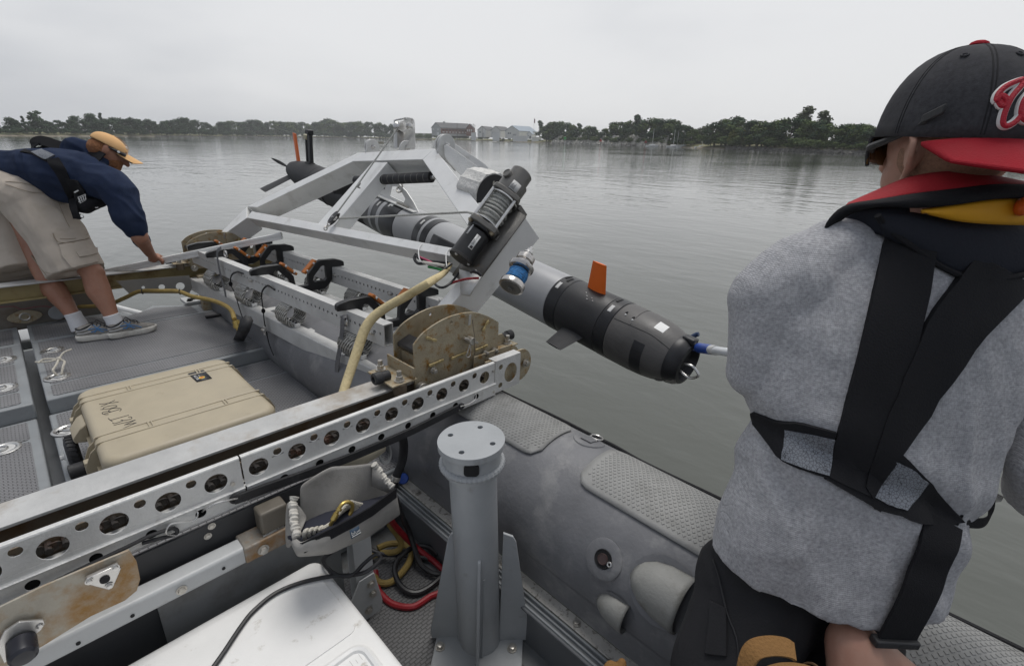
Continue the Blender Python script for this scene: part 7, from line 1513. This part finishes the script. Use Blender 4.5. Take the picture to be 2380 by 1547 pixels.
# socks and running shoes
for nm, (an, kn, hp_), heel, toe in (('right', ft[0], (252, 788), (366, 765)), ('left', ft[1], (180, 794), (262, 772))):
    s = S(); b0 = an + V((0, 0, .035)) - RT * .006; s.lathe(b0, (an + V((0, 0, -.075)) + RT * .02) - b0, [(.044, -.004), (.048, 0), (.047, .03), (.050, .06), (.055, .115)], 20); sk = s.done('sock', sock_m, man)
    h3, t3 = P(*heel, z=.335), P(*toe, z=.335)
    if nm == 'left': t3 = h3 + (RT * .80 + AW * .6).normalized() * .285
    ax_ = (t3 - h3); L_ = ax_.length; ax_.normalize(); sd_ = ax_.cross(UP)
    def outline(k): return [(0, .55), (.04, .82), (.14, .92), (.30, .86), (.45, .82), (.62, 1.0), (.78, 1.02), (.90, .80), (.97, .45), (1.0, .08)]
    rows = []
    for z, ins, lift in ((0, .92, 0), (.008, 1.0, 0), (.034, 1.02, .3), (.040, .94, .4)):
        ring = [(f, w) for f, w in outline(0)]; pts = [h3 + ax_ * (L_ * (.5 + (f - .5) * ins)) + sd_ * w * .046 * ins + UP * (z + .02 * max(0, f - .75) ** 1.2 + .006 * (1 - f)) for f, w in ring] + [h3 + ax_ * (L_ * (.5 + (f - .5) * ins)) - sd_ * w * .046 * ins + UP * (z + .02 * max(0, f - .75) ** 1.2 + .006 * (1 - f)) for f, w in ring[::-1]]
        rows.append(pts)
    s = S(); s.quadgrid(rows, True, False, True); so_ = s.done('shoe_sole', shoe_w, man, ang=50)
    s = S(); secs = [(.02, .022, .052, .070), (.10, .034, .070, .088), (.22, .036, .062, .098), (.36, .037, .060, .098), (.48, .038, .050, .086), (.62, .042, .040, .066), (.76, .044, .036, .052), (.88, .036, .030, .040), (.96, .020, .022, .030)]
    rows = []
    for f, w, _, h in secs:
        o = h3 + ax_ * L_ * f + UP * (.036 + .012 * max(0, f - .75)); rows.append([o + sd_ * w * math.cos(a) * (1.0 if math.sin(a) < .2 else 1.0) + UP * (h - .02) * max(0, math.sin(a)) ** .75 for a in [math.pi * i / 12 for i in range(13)]])
    s.quadgrid(rows, False, False, False); up2 = s.done('shoe_upper', shoe_g, man, sub=1)
    tr_ = bvh(up2)
    def sp(f, a, off=.002):
        j = min(range(len(secs) - 1), key=lambda i: abs((secs[i][0] + secs[i + 1][0]) / 2 - f)); g = (f - secs[j][0]) / (secs[j + 1][0] - secs[j][0]); w = secs[j][1] + (secs[j + 1][1] - secs[j][1]) * g; h = secs[j][3] + (secs[j + 1][3] - secs[j][3]) * g
        return h3 + ax_ * L_ * f + UP * (.036 + .012 * max(0, f - .75)) + sd_ * (w + off) * math.cos(a) + UP * (h - .02 + off) * max(0, math.sin(a)) ** .75
    near = 0.0 if sd_.dot(AW) < 0 else math.pi; sg = 1 if near == 0 else -1
    s = S()
    for pts in ([(.34, 75), (.42, 40), (.50, 12)], [(.50, 70), (.44, 40), (.36, 10)], [(.26, 30), (.40, 34), (.56, 30), (.66, 14)], [(.30, 14), (.42, 22), (.54, 14)]): s.tube([sp(f, near + sg * math.radians(a)) for f, a in pts], .0026, 6, 4)
    s.done('shoe_stripe', shoe_b, up2)
    s = S(); s.tube([sp(f, near + sg * math.radians(a), .001) for f, a in ((.04, 40), (.14, 32), (.24, 34), (.34, 60))], .0038, 6, 4); s.tube([sp(f, near + sg * math.radians(a), .001) for f, a in ((.04, 20), (.16, 14), (.30, 18))], .0032, 6, 4); s.done('heel_overlay', silver, up2)
    s = S()
    for i in range(5): f = .36 + .065 * i; s.tube([sp(f, math.radians(60), .004), sp(f + .02, math.radians(90), .008), sp(f, math.radians(120), .004)], .0028, 6, 3)
    for g in (1, -1): s.tube([sp(.40, math.radians(90), .012), sp(.44, math.radians(90 + 18 * g), .024), sp(.52, math.radians(90 + 36 * g), .016), sp(.60, math.radians(90 + 26 * g), .012), sp(.66, math.radians(90 + 30 * g), .008)], .0022, 6, 4)
    s.done('shoe_laces', black, up2)
    s = S(); s.tube([sp(.03, math.radians(90), .004), sp(.10, math.radians(40), .003), sp(.24, math.radians(48), .004), sp(.36, math.radians(70), .006)], .0045, 6, 4); s.tube([sp(.03, math.radians(90), .004), sp(.10, math.radians(140), .003), sp(.24, math.radians(132), .004), sp(.36, math.radians(110), .006)], .0045, 6, 4); s.done('shoe_collar', black, up2)
# inflatable vest harness
s = S(); drape(s, bs_, mm([(485, 312), (560, 420), (640, 560), (700, 690), (735, 830)]), mm([(610, 290), (680, 400), (745, 560), (775, 690), (800, 830)]), .006, .002, 16, 5, 3.15); hn = s.done('harness_strap', web_m, man)
s = S(); q = [hit(bs_, *mm([(715, 700)])[0], .012, 3.15)[0]]; s.ribbon([hit(bs_, *mm([(738, 690)])[0], .012, 3.15)[0], m5(760, 800, 3.12), m5(785, 880, 3.12), m5(798, 918, 3.13)], .048, .006, 5, side=RT * .9 + UP * .25); s.done('strap_tail', web_m, man)
s = S(); drape(s, bs_, mm([(330, 238), (480, 312)]), mm([(440, 208), (572, 268)]), .008, .003, 6, 4, 3.2); s.done('reflective_patch', reflect, man)
s = S(); drape(s, bs_, mm([(215, 232), (330, 250), (480, 330)]), mm([(260, 208), (345, 228), (500, 306)]), .007, .002, 8, 3, 3.2); s.done('harness_strap', web_m, man)
s = S(); s.ribbon([m5(335, 205, 3.22), m5(352, 150, 3.22), m5(385, 112, 3.23), m5(470, 118, 3.24), m5(560, 150, 3.25), m5(660, 180, 3.25), m5(760, 205, 3.24), m5(860, 228, 3.22), m5(960, 250, 3.2), m5(1050, 290, 3.19)], .075, .007, 6, side=AW * .55 + UP * .65 - RT * .25); s.done('harness_strap', web_m, man)
s = S(); s.ribbon([m5(340, 200, 3.24), m5(420, 195, 3.25), m5(500, 165, 3.27), m5(560, 160, 3.28)], .03, .006, 5, side=AW * .5 + UP * .7); s.done('harness_strap', web_m, man)
s = S(); s.sphere(m5(940, 770, 3.20), 1, 16, (.075, .06, .040), Matrix((RT * .93 - UP * .0 + UP * .36, AW, -RT * .36 + UP * .93)).transposed()); s.sphere(m5(880, 800, 3.18), 1, 14, (.055, .05, .038)); s.sphere(m5(1010, 750, 3.22), 1, 14, (.05, .05, .032)); s.sphere(m5(830, 690, 3.17), 1, 12, (.035, .03, .05)); blob('vest_pouch', s, vest_k, man, .006, 3, folds(RT, .005, 20, .003, 30))
s = S(); s.bar(m5(768, 645, 3.115), m5(868, 592, 3.12), .010, .008); s.done('harness_buckle', steel, man)
s = S(); drape(s, bs_, mm([(690, 500), (760, 640), (800, 760)]), mm([(800, 520), (880, 620), (900, 700)]), .012, .002, 6, 4, 3.15); s.done('vest_panel', vest_k, man)
s = S()
for i in range(4): s.tube([m5(805 + 22 * i, 690 - 8 * i, 3.105), m5(835 + 18 * i, 752 - 14 * i, 3.105)], .0016, 4, 1); s.tube([m5(812 + 22 * i, 745 - 10 * i, 3.105), m5(830 + 18 * i, 690 - 8 * i, 3.105)], .0016, 4, 1)
s.tube([m5(803, 695, 3.105), m5(880, 662, 3.105), m5(886, 720, 3.105), m5(828, 756, 3.105), m5(803, 695, 3.105)], .002, 4, 1); s.done('mesh_patch', grey_d, man)
s = S(); s.tube([m5(985, 800, 3.15), m5(1002, 802, 3.15), m5(1012, 796, 3.15)], .004, 6); s.ring(m5(842, 888, 3.13), AW, .012, .003); s.done('vest_toggle', steel, man)

# --- the man at the right, seen from behind
big = thing('person', 'man in grey waffle shirt, black harness and backward charcoal cap with red bill, back turned', 'person', V((.95, .05, 0)))
def R_(x, y, d): return P(x, y, d=d)
HC = R_(2204, 318, .90); Hf = (AW * .99 - RT * .08).normalized(); Hu = (UP + AW * .04).normalized(); Hf = (Hf - Hu * Hf.dot(Hu)).normalized(); Hs = Hu.cross(Hf)     # Hs: his left
def H(f, u, l): return HC + Hf * f + Hu * u + Hs * l
HRm = Matrix((Hf, Hs, Hu)).transposed()
neck0 = R_(2225, 545, .985)
s = S(); s.sphere(HC, 1, 24, (.102, .080, .118), HRm); s.sphere(H(.034, -.072, 0), 1, 18, (.068, .062, .070), HRm); s.sphere(H(.066, -.108, 0), 1, 12, (.028, .032, .024), HRm)
s.cone(H(.095, -.005, 0), .012, H(.122, -.052, 0), .016, 8); s.sphere(H(.094, -.082, 0), 1, 10, (.012, .024, .007), HRm); s.sphere(H(.092, -.095, 0), 1, 10, (.011, .022, .006), HRm)
for g in (1, -1): s.sphere(H(.080, -.01, .032 * g), .013, 8)
s.cone(H(-.015, -.08, 0), .058, neck0, .066, 16)
for g in (1, -1):                                                    # ears with rim and lobe
    s.tube([H(-.012, -.028, .076 * g), H(-.020, -.008, .090 * g), H(-.028, -.002, .098 * g), H(-.042, -.016, .104 * g), H(-.042, -.040, .102 * g), H(-.030, -.066, .092 * g), H(-.016, -.082, .080 * g)], [.006, .007, .0075, .0075, .007, .007, .009], 8, 4); s.sphere(H(-.024, -.034, .082 * g), 1, 10, (.020, .009, .036), HRm)
chest = R_(2050, 760, .985)
HCc = V((1.04, .055, .87)); s.cone(neck0, .075, chest, .10, 16); s.cone(chest, .10, R_(2000, 1000, 1.0), .09, 16); s.cone(R_(2000, 1000, 1.0), .09, HCc, .09, 16)
shL, elL = R_(1800, 660, .985), R_(1765, 860, 1.0); haL = hp(.88); wrL = haL + (elL - haL).normalized() * .085
s.cone(shL, .065, elL, .048, 12); s.cone(elL, .046, wrL, .032, 12); grip(s, haL, hd, (elL - haL) * .6 + UP * .5, .0165, wrL, .03, 1.05)
shR, elR = R_(2420, 720, 1.0), R_(2440, 1060, 1.0); haR = hp(1.22); wrR = haR + (elR - haR).normalized() * .085
s.cone(shR, .065, elR, .048, 12); s.cone(elR, .046, wrR, .032, 12); grip(s, haR, hd, (elR - haR) * .6 + UP * .3, .0165, wrR, .03, 1.05, -1)
s.cone(chest, .13, shL, .06, 12); s.cone(chest, .13, shR, .06, 12)
fL, fR = V((.84, .20, .05)), V((.80, -.14, .05)); hL, hR = HCc - RT * .10 + V((0, 0, -.12)), HCc + RT * .10 + V((0, 0, -.12)); kL, kR = P(1712, 1570, d=1.03), V((.95, -.10, .46))
for h_, k_, f_ in ((hL, kL, fL), (hR, kR, fR)):
    s.cone(HCc, .075, h_, .065, 12); s.cone(h_, .065, k_, .062, 12); s.cone(k_, .06, f_ + V((0, 0, .04)), .042, 12); s.cone(f_ + V((-.03, -.03, -.005)), .036, f_ + AW * .16 + V((0, 0, -.015)), .032, 10)
body2 = blob('body', s, skin2, big, .0065, 4)
s = S(); s.sphere(H(-.014, -.028, 0), 1, 20, (.090, .0815, .075), HRm); s.sphere(H(-.040, -.055, 0), 1, 14, (.045, .058, .042), HRm); blob('hair', s, M('short_fair_stubble', (0.30, 0.17, 0.11), 0.85, 0, 0.25, 200, 0.3, 500), big, .006, 2)
# shirt
s = S()
lev = [(1290, 1662, 2200, 1.00, .128), (1150, 1700, 2235, .99, .130), (1000, 1745, 2290, .985, .132), (850, 1745, 2370, .98, .136), (720, 1760, 2430, .975, .134)]
rows = []
def ring(pl, pr, dc, th, n=36):
    a, b_ = R_(*pl, dc), R_(*pr, dc); c_ = (a + b_) / 2; u = (b_ - a) / 2; w = u.cross(UP).normalized(); w = w if w.dot(AW) > 0 else -w
    w = (w * .97 + UP * -.0).normalized()
    return [c_ + u * (abs(math.cos(t_)) ** .86 * (1 if math.cos(t_) > 0 else -1)) + w * th * (abs(math.sin(t_)) ** .86 * (1 if math.sin(t_) > 0 else -1)) for t_ in [2 * math.pi * i / n for i in range(n)]]
hemL, hemR = P(1655, 1290, z=.87), P(2188, 1342, z=.87)
c_ = (hemL + hemR) / 2; u = (hemR - hemL) / 2; w = AW
rows = [[c_ + u * math.cos(t_) + w * .138 * math.sin(t_) + V((0, 0, -.005 + .012 * math.sin(t_ * 2 + 1))) for t_ in [2 * math.pi * i / 36 for i in range(36)]]]
for y, xl, xr, dc, th in lev[1:]: rows.append(ring((xl, y), (xr, y), dc, th))
rows.append(ring((1830, 610), (2400, 640), .97, .118)); rows.append(ring((1960, 545), (2370, 560), .955, .095)); rows.append(ring((2060, 500), (2340, 510), .95, .075))
s.quadgrid(rows, True, False, True)
s.cone(R_(1850, 660, .97), .085, R_(1795, 695, .98), .082, 18); s.cone(R_(1795, 695, .98), .080, R_(1770, 800, .985), .064, 18); s.cone(R_(1770, 800, .985), .064, R_(1768, 862, .995), .058, 18); s.cone(R_(1768, 862, .995), .058, wrL.lerp(elL, .45), .05, 16)
s.cone(R_(1960, 590, .965), .075, R_(1850, 650, .97), .08, 16)
s.cone(R_(2370, 640, .98), .09, R_(2440, 760, 1.0), .075, 16); s.cone(R_(2440, 760, 1.0), .075, R_(2436, 1010, .985), .070, 16); s.cone(R_(2430, 990, .985), .074, R_(2418, 1090, .96), .058, 16); s.cone(R_(2422, 1110, .97), .064, R_(2432, 1150, 1.02), .062, 16)
def wr2(p, n):
    q = p * 1.0; a = noise.noise(V((q.x * 9 - q.y * 9, q.z * 4.0, 1.7))) ; b_ = noise.noise(V(((q.x - q.y) * 16 + q.z * 5, q.z * 5, 4.2)))
    cc = MB.transposed() @ (q - EYE); X_, Y_ = CX + F * cc.x / cc.z, CY + F * cc.y / cc.z; bd2 = Y_ - (970 + (X_ - 1752) * .4916); cin = (-.010 * math.exp(-(bd2 / 30) ** 2) + .006 * math.exp(-((abs(bd2) - 75) / 40) ** 2)) if 0.7 < cc.z < 1.2 else 0
    fo = -.010 * abs(noise.noise(V(((q.x - q.y) * 7 + q.z * 6, q.z * 2.2, 9.3)))) * min(1, max(0, (1.30 - q.z) / .2))
    lo = max(0, min(1, (1.36 - q.z) / .35)); return cin + fo + (-.014 * abs(a) * (.4 + lo) - .006 * abs(b_) + .006) + .003 * noise.noise(q * 22)
shirt2 = blob('waffle_shirt', s, heather, big, .0062, 5, wr2)
b2_ = bvh(shirt2)
# hem band: cut the shirt open look with a ribbed edge

# trousers
s = S(); PO = AW * .03; s.cone(HCc - RT * .11 + PO - UP * .02, .100, HCc + RT * .09 + PO - UP * .03, .095, 18); s.cone(HCc - RT * .115 + PO - UP * .10, .120, HCc + RT * .09 + PO - UP * .11, .110, 18); s.cone(hL - RT * .012, .122, kL - RT * .03, .105, 18); s.cone(hR + PO, .112, kR, .095, 18); s.cone(kL, .095, fL + V((0, 0, .05)), .08, 16); s.cone(kR, .095, fR + V((0, 0, .05)), .08, 16)
tro = blob('trousers', s, trous, big, .008, 4, folds((0, 0, 1), .010, 8, .003, 16, 5)); bt2 = bvh(tro)
s = S(); drape(s, bt2, [(1652, 1395), (1650, 1440), (1640, 1520)], [(1690, 1412), (1690, 1450), (1690, 1525)], .006, .001, 6, 4, .95); s.done('leg_pocket', trous, big, .002)
s = S(); s.tube([hit(bt2, x, y, .003, .95)[0] for x, y in ((1660, 1300), (1672, 1340), (1690, 1420), (1712, 1480), (1716, 1530))], .0016, 5, 3); s.done('trouser_seam', black, big)
for f_ in (fL, fR):
    s = S(); s.sphere(f_ + AW * .07 + V((0, 0, -.005)), 1, 16, (.062, .15, .052), Matrix((RT, AW, UP)).transposed()); s.done('boot', black, big)
# harness
def strap2(name, Lp, Rp, mat, t_=.006, off=.002, n=14, m=5, par=big): s = S(); drape(s, b2_, Lp, Rp, t_, off, n, m, .9); return s.done(name, mat, par)
strap2('harness_strap', [(2057, 541), (1996, 810), (1944, 1007), (1922, 1108)], [(2171, 576), (2150, 700), (2100, 900), (2018, 1153)], vest_k, .008, .003)
strap2('harness_strap', [(2257, 595), (2150, 740), (2070, 930), (2000, 1130)], [(2390, 668), (2262, 800), (2140, 977), (2020, 1155)], vest_k, .008, .005)
strap2('waist_belt', [(1752, 956), (1808, 977), (1861, 980), (1942, 1002)], [(1757, 988), (1813, 1066), (1865, 1092), (1918, 1110)], vest_k, .007, .002, 10, 5)
strap2('waist_belt', [(2088, 1052), (2150, 1109), (2190, 1155), (2236, 1206)], [(2030, 1180), (2090, 1196), (2122, 1212), (2200, 1222)], vest_k, .007, .002, 10, 5)
strap2('waist_belt', [(1918, 1085), (2000, 1130), (2060, 1160)], [(1915, 1112), (2000, 1160), (2042, 1186)], vest_k, .007, .002, 6, 3)
strap2('reflective_patch', [(1826, 993), (1880, 1002), (1940, 1016)], [(1821, 1066), (1870, 1090), (1921, 1105)], reflect, .002, .0095, 8, 5)
strap2('reflective_patch', [(2076, 1068), (2110, 1085), (2148, 1112)], [(2026, 1153), (2060, 1170), (2098, 1184)], reflect, .002, .0095, 8, 5)

s = S(); q = [hit(b2_, x, y, .014, .9)[0] for x, y in ((2172, 1208), (2160, 1260), (2140, 1310))]; q = q + [q[-1] - UP * .035 - AW * .014 - RT * .012, q[-1] - UP * .075 - AW * .022 - RT * .022, q[-1] - UP * .115 - AW * .026 - RT * .030, q[-1] - UP * .150 - AW * .028 - RT * .034]
s.ribbon(q, .070, .006, 5, side=RT * .97 - UP * .12); tl = s.done('strap_tail', web_m, big)
s = S(); s.bar(q[-1] - RT * .042 + UP * .006, q[-1] + RT * .040 + UP * .004, .02, .016); s.done('strap_slide', black, tl, .003)
s = S(); s.ribbon([hit(b2_, 2225, 1205, .004, .9)[0], R_(2250, 1213, .93), R_(2285, 1214, .95), R_(2302, 1195, .97), R_(2306, 1155, .99)], .022, .004, 5, side=UP); s.done('belt_loop', web_m, big)
s = S(); s.bar(R_(2300, 1158, .985), R_(2322, 1155, 1.0), .012, .012); s.done('belt_tip', steel, big)
# vest collar round the neck: black cover, red top, yellow bladder showing
def surf(name, A, B_, mat, n=20, th=.006, bulge=.012, par=big, m=6):
    qa, qb = curve_pts([R_(*a) for a in A], 6), curve_pts([R_(*a) for a in B_], 6); rows = []
    def smp(q, f): f *= len(q) - 1; i = min(int(f), len(q) - 2); return q[i].lerp(q[i + 1], f - i)
    for i in range(n + 1):
        a, b_ = smp(qa, i / n), smp(qb, i / n); d = (EYE - a).normalized(); rows.append([a.lerp(b_, j / m) + d * bulge * math.sin(math.pi * j / m) for j in range(m + 1)])
    s = S(); s.quadgrid(rows); o = s.done(name, mat, par, ang=80); q = o.modifiers.new('t', 'SOLIDIFY'); q.thickness = th; return o
surf('vest_collar_top', [(1972, 470, .93), (2040, 440, .905), (2110, 412, .875), (2200, 398, .850), (2300, 405, .845), (2400, 425, .86)], [(1966, 476, .905), (2045, 464, .870), (2120, 452, .845), (2220, 440, .822), (2320, 428, .820), (2420, 432, .83)], vest_r, bulge=.006)
surf('vest_collar', [(1908, 552, .94), (1925, 510, .92), (1966, 476, .905), (2045, 462, .868), (2120, 450, .843), (2220, 438, .820), (2320, 427, .818), (2420, 430, .828)], [(1918, 550, .945), (1945, 522, .93), (1985, 495, .905), (2050, 482, .862), (2130, 484, .838), (2220, 476, .815), (2320, 462, .812), (2420, 460, .82)], vest_k, 26, .010, .010)
surf('vest_lining', [(1912, 551, .96), (1945, 520, .945), (1990, 492, .925), (2050, 482, .885), (2110, 484, .87)], [(1935, 548, .955), (1975, 535, .935), (2010, 532, .92), (2060, 548, .885), (2120, 570, .865)], vest_n, 18, .006, .004)
surf('vest_bladder', [(2140, 486, .842), (2220, 474, .824), (2320, 462, .822), (2420, 458, .83)], [(2160, 500, .842), (2230, 515, .832), (2320, 522, .832), (2420, 524, .838)], vest_y, 16, .006, .010)
s = S(); s.sphere(R_(2378, 480, .815), 1, 12, (.022, .012, .016)); s.done('orange_inflator', M('orange_plastic', (0.60, 0.10, 0.01), 0.5), big)
surf('vest_back', [(2040, 495, .868), (2110, 492, .862), (2160, 500, .856), (2230, 515, .850), (2320, 522, .850), (2420, 522, .856)], [(2055, 552, .885), (2115, 585, .872), (2180, 618, .862), (2250, 648, .858), (2330, 650, .858), (2430, 628, .862)], vest_n, 22, .008, .012)
s = S(); s.tube([R_(2040, 500, .862), R_(2062, 530, .872), R_(2110, 566, .864), R_(2180, 615, .856), R_(2250, 645, .852), R_(2330, 648, .852), R_(2430, 626, .856)], .0055, 8, 6); s.done('vest_piping', vest_k, big)
s = S(); s.quadgrid([[R_(2170, 425, .872), R_(2222, 422, .868)], [R_(2172, 436, .866), R_(2226, 433, .862)]]); o = s.done('collar_tag', reflect, big)
s = S(); s.quadgrid([[R_(1944, 530, .935), R_(1955, 528, .93), R_(1962, 540, .928)], [R_(1938, 548, .935), R_(1950, 548, .93), R_(1966, 545, .928)]]); s.done('shoulder_tag', white_d, big)
# backward cap
def cp(f, u, l): return H(f, u, l)
s = S(); rows = []
for i in range(13):
    a = math.radians(90 * i / 12); ca_, sa = math.cos(a) ** .80, math.sin(a)
    rows.append([H((-.006 + .124 * ca_ * math.cos(t_)), (-.005 + .008 * math.cos(t_) * math.cos(a) + .150 * sa), .108 * ca_ * math.sin(t_)) for t_ in [2 * math.pi * j / 48 for j in range(48)]])
s.quadgrid(rows, True); cap2 = s.done('cap', cap_k, big, ang=70); q = cap2.modifiers.new('t', 'SOLIDIFY'); q.thickness = .003; q.offset = 1
def cs(a, t_, off=.003):
    a, t_ = math.radians(a), math.radians(t_); ca_, sa = math.cos(a) ** .80, math.sin(a); return H(-.006 + (.124 + off) * ca_ * math.cos(t_), -.005 + .008 * math.cos(t_) * math.cos(a) + (.150 + off) * sa, (.108 + off) * ca_ * math.sin(t_))
s = S()
for t_ in (30, 90, 150, 210, 270, 330):
    for dt_ in (-1.2, 1.2): s.tube([cs(a, t_ + dt_ / max(.15, math.cos(math.radians(a))), .0022) for a in range(2, 90, 8)], .0016, 5, 2)
s.done('cap_seam', M('cap_seam_thread', (0.014, 0.014, 0.016), 0.9), cap2)
s = S(); s.sphere(cs(90, 0, .005), .012, 12, (1.2, 1.2, .55)); s.done('cap_button', cap_r, cap2)
s = S()
for t_ in (120, 180, 240): c_ = cs(58, t_, .0035); s.ring(c_, c_ - HC, .0048, .0016, 14, 6)
s.done('cap_eyelet', cap_k, cap2)
s = S(); bt_ = []
for i in range(17):
    t_ = -1 + i / 8; row = []
    for j in range(6):
        g = j / 5; f0 = -.126 * math.sqrt(max(0, 1 - (t_ * .90) ** 2)); f1 = -(.128 + .078 * (1 - abs(t_) ** 2.6)); row.append(H(f0 * (1 - g) + f1 * g, -.006 - .010 * abs(t_) ** 2 - .060 * g * (1 - .45 * t_ * t_), .110 * t_))
    bt_.append(row)
s.quadgrid(bt_); bl = s.done('cap_bill', cap_r, big, sub=1); q = bl.modifiers.new('t', 'SOLIDIFY'); q.thickness = .005
s = S(); s.tube([r[-1] for r in bt_], .003, 6, 3); s.done('bill_edge', cap_r, bl)
# embroidered curly letter on the cap
bcap = bvh(cap2)
def emb(pts, r, mat, off, name): 
    s = S(); s.tube([hit(bcap, x, y, off, .9)[0] for x, y in pts], r, 8, 8); return s.done(name, mat, cap2)
Wp = [[(2318, 238), (2325, 248), (2334, 244), (2332, 232), (2322, 226), (2312, 236), (2316, 222), (2332, 206), (2352, 196), (2372, 190), (2366, 204), (2348, 226), (2334, 252), (2326, 276), (2326, 290), (2336, 294), (2354, 284), (2372, 262), (2384, 240)], [(2392, 214), (2376, 232), (2368, 250), (2366, 268), (2372, 280), (2384, 282), (2396, 272), (2412, 250), (2426, 222), (2436, 202)]]
for w_ in Wp: emb(w_, .0062, white_d, .0018, 'emblem_outline')
for w_ in Wp: emb(w_, .0048, M('red_thread', (0.45, 0.012, 0.03), 0.6, 0, 0.12, 120, 0.4, 400) if not bpy.data.materials.get('red_thread') else bpy.data.materials['red_thread'], .0045, 'emblem_letter')
# sunglasses
s = S(); s.tube([H(-.055, .018, .101), H(-.02, .004, .1), H(.03, -.010, .097), H(.075, -.018, .086), H(.097, -.022, .066)], [.005, .0055, .0065, .0075, .008], 8, 4); g2_ = s.done('sunglasses', black, big)
s = S(); s.obox(H(-.085, .026, .1015), (H(-.045, .012, .1015) - H(-.085, .026, .1015)), Hu * .016, Hs * .005); s.done('temple_tip', black, g2_, .003)
s = S(); s.tube([H(-.02, .004, -.1), H(.03, -.010, -.097), H(.075, -.018, -.086), H(.097, -.022, -.066)], .006, 8, 4); s.done('temple', black, g2_)
s = S(); s.quadgrid([[H(.122 - .034 * (t_ / .078) ** 2, u, t_) for u in (-.002, -.022, -.050)] for t_ in [(-.078 + .156 * i / 16) for i in range(17)]]); o = s.done('lens', M('brown_lens', (0.10, 0.05, 0.012), 0.12), g2_); q = o.modifiers.new('t', 'SOLIDIFY'); q.thickness = .003
s = S(); s.tube([H(.122 - .034 * (t_ / .078) ** 2, .0, t_) for t_ in [(-.078 + .156 * i / 8) for i in range(9)]], .004, 6, 2); s.tube([H(.088, .0, .079), H(.088, -.03, .079), H(.095, -.052, .068)], .004, 6, 3); s.done('rim', black, g2_)

# --- the third person, almost wholly below the frame
low = thing('person', 'crouching person at the bottom edge, tan canvas cap and one bare forearm showing', 'person', V((.60, -.05, .2)))
c3 = R_(1880, 1768, .68)
s = S(); s.sphere(c3, 1, 18, (.082, .095, .11)); s.sphere(c3 + AW * .05 - V((0, 0, .06)), 1, 12, (.06, .065, .06)); s.cone(c3 - V((0, 0, .07)), .055, c3 - V((0, 0, .22)) - AW * .05, .07, 12)
t3_ = c3 - V((0, 0, .30)) - AW * .06; s.cone(t3_, .15, t3_ - V((0, 0, .25)), .16, 14)
e3, w3 = R_(1985, 1500, .93), R_(2135, 1600, .97); s.cone(t3_ + RT * .16, .07, t3_ + RT * .22 + AW * .10 - V((0, 0, .02)), .055, 12); s.cone(t3_ + RT * .22 + AW * .10 - V((0, 0, .02)), .05, e3, .05, 12)
s.cone(e3, .046, e3.lerp(w3, .35), .045, 14); s.cone(e3.lerp(w3, .35), .045, w3, .033, 14); hd3 = w3 + (w3 - e3).normalized() * .07; s.cone(w3, .033, hd3, .038, 12)
for i, L_ in enumerate((.070, .082, .078, .062)):
    d = (w3 - e3).normalized(); o = hd3 + RT * (-.028 + .019 * i); k_ = o + d * L_ * .55 - UP * .008; s.cone(o, .0105, k_, .009, 8); s.cone(k_, .009, k_ + d * L_ * .4 - UP * .022, .0075, 8)
s.cone(hd3 - RT * .03 - d * .03, .013, hd3 - RT * .065 + d * .01 - UP * .01, .0095, 8)
blob('body', s, skin2, low, .007, 3)
s = S(); s.cone(t3_ + V((0, 0, .05)), .165, t3_ - V((0, 0, .28)), .18, 16); s.cone(t3_ + RT * .13, .085, t3_ + RT * .22 + AW * .10, .068, 14); blob('dark_shirt', s, trous, low, .009, 4)
tanc = M('tan_canvas', (0.235, 0.125, 0.045), 0.85, 0, 0.14, 12, 0.3, 260, (0.15, 0.08, 0.03), 9, (0.55, 0.8), spec=0.2)
s = S(); rows = []
for i in range(10):
    a = math.radians(90 * i / 9); rows.append([c3 + AW * (.112 * math.cos(a) * math.cos(t_)) + RT * (.100 * math.cos(a) * math.sin(t_)) + UP * (.0 + .125 * math.sin(a)) for t_ in [2 * math.pi * j / 36 for j in range(36)]])
s.quadgrid(rows, True); o = s.done('cap', tanc, low, sub=1); q = o.modifiers.new('t', 'SOLIDIFY'); q.thickness = .004
s = S()
for t_ in (20, 80, 140, 200, 260, 320): s.tube([c3 + AW * (.115 * math.cos(math.radians(a)) * math.cos(math.radians(t_))) + RT * (.103 * math.cos(math.radians(a)) * math.sin(math.radians(t_))) + UP * (.128 * math.sin(math.radians(a))) for a in range(0, 90, 10)], .0018, 5, 2)
s.done('cap_seam', M('dark_tan_thread', (0.10, 0.055, 0.02), 0.9), o)
s = S(); s.ribbon([R_(1722, 1600, .60), R_(1732, 1545, .60), R_(1752, 1510, .60), R_(1790, 1500, .60), R_(1828, 1504, .60), R_(1846, 1514, .60)], .022, .004, 6, side=AW * .8 + UP * .3); s.done('cap_strap', tanc, o)
# work glove tip beside the gunwale
gl3 = thing('work_glove', 'tan work glove fingertips at the bottom edge by the gunwale strip', 'glove', R_(1430, 1560, 1.25))
s = S(); s.cone(R_(1405, 1590, 1.2), .028, R_(1420, 1552, 1.22), .018, 12); s.cone(R_(1440, 1580, 1.2), .02, R_(1446, 1540, 1.22), .012, 10); s.cone(R_(1420, 1600, 1.2), .03, R_(1445, 1600, 1.2), .03, 12); blob('glove_leather', s, tanc, gl3, .004, 3)
# ------------------------------------------------------------------ the boat and all that rides in it take its list
for o in BOATS:
    if o.parent is None: o.matrix_world = BOAT @ Matrix.Translation(o.location) @ o.rotation_euler.to_matrix().to_4x4()
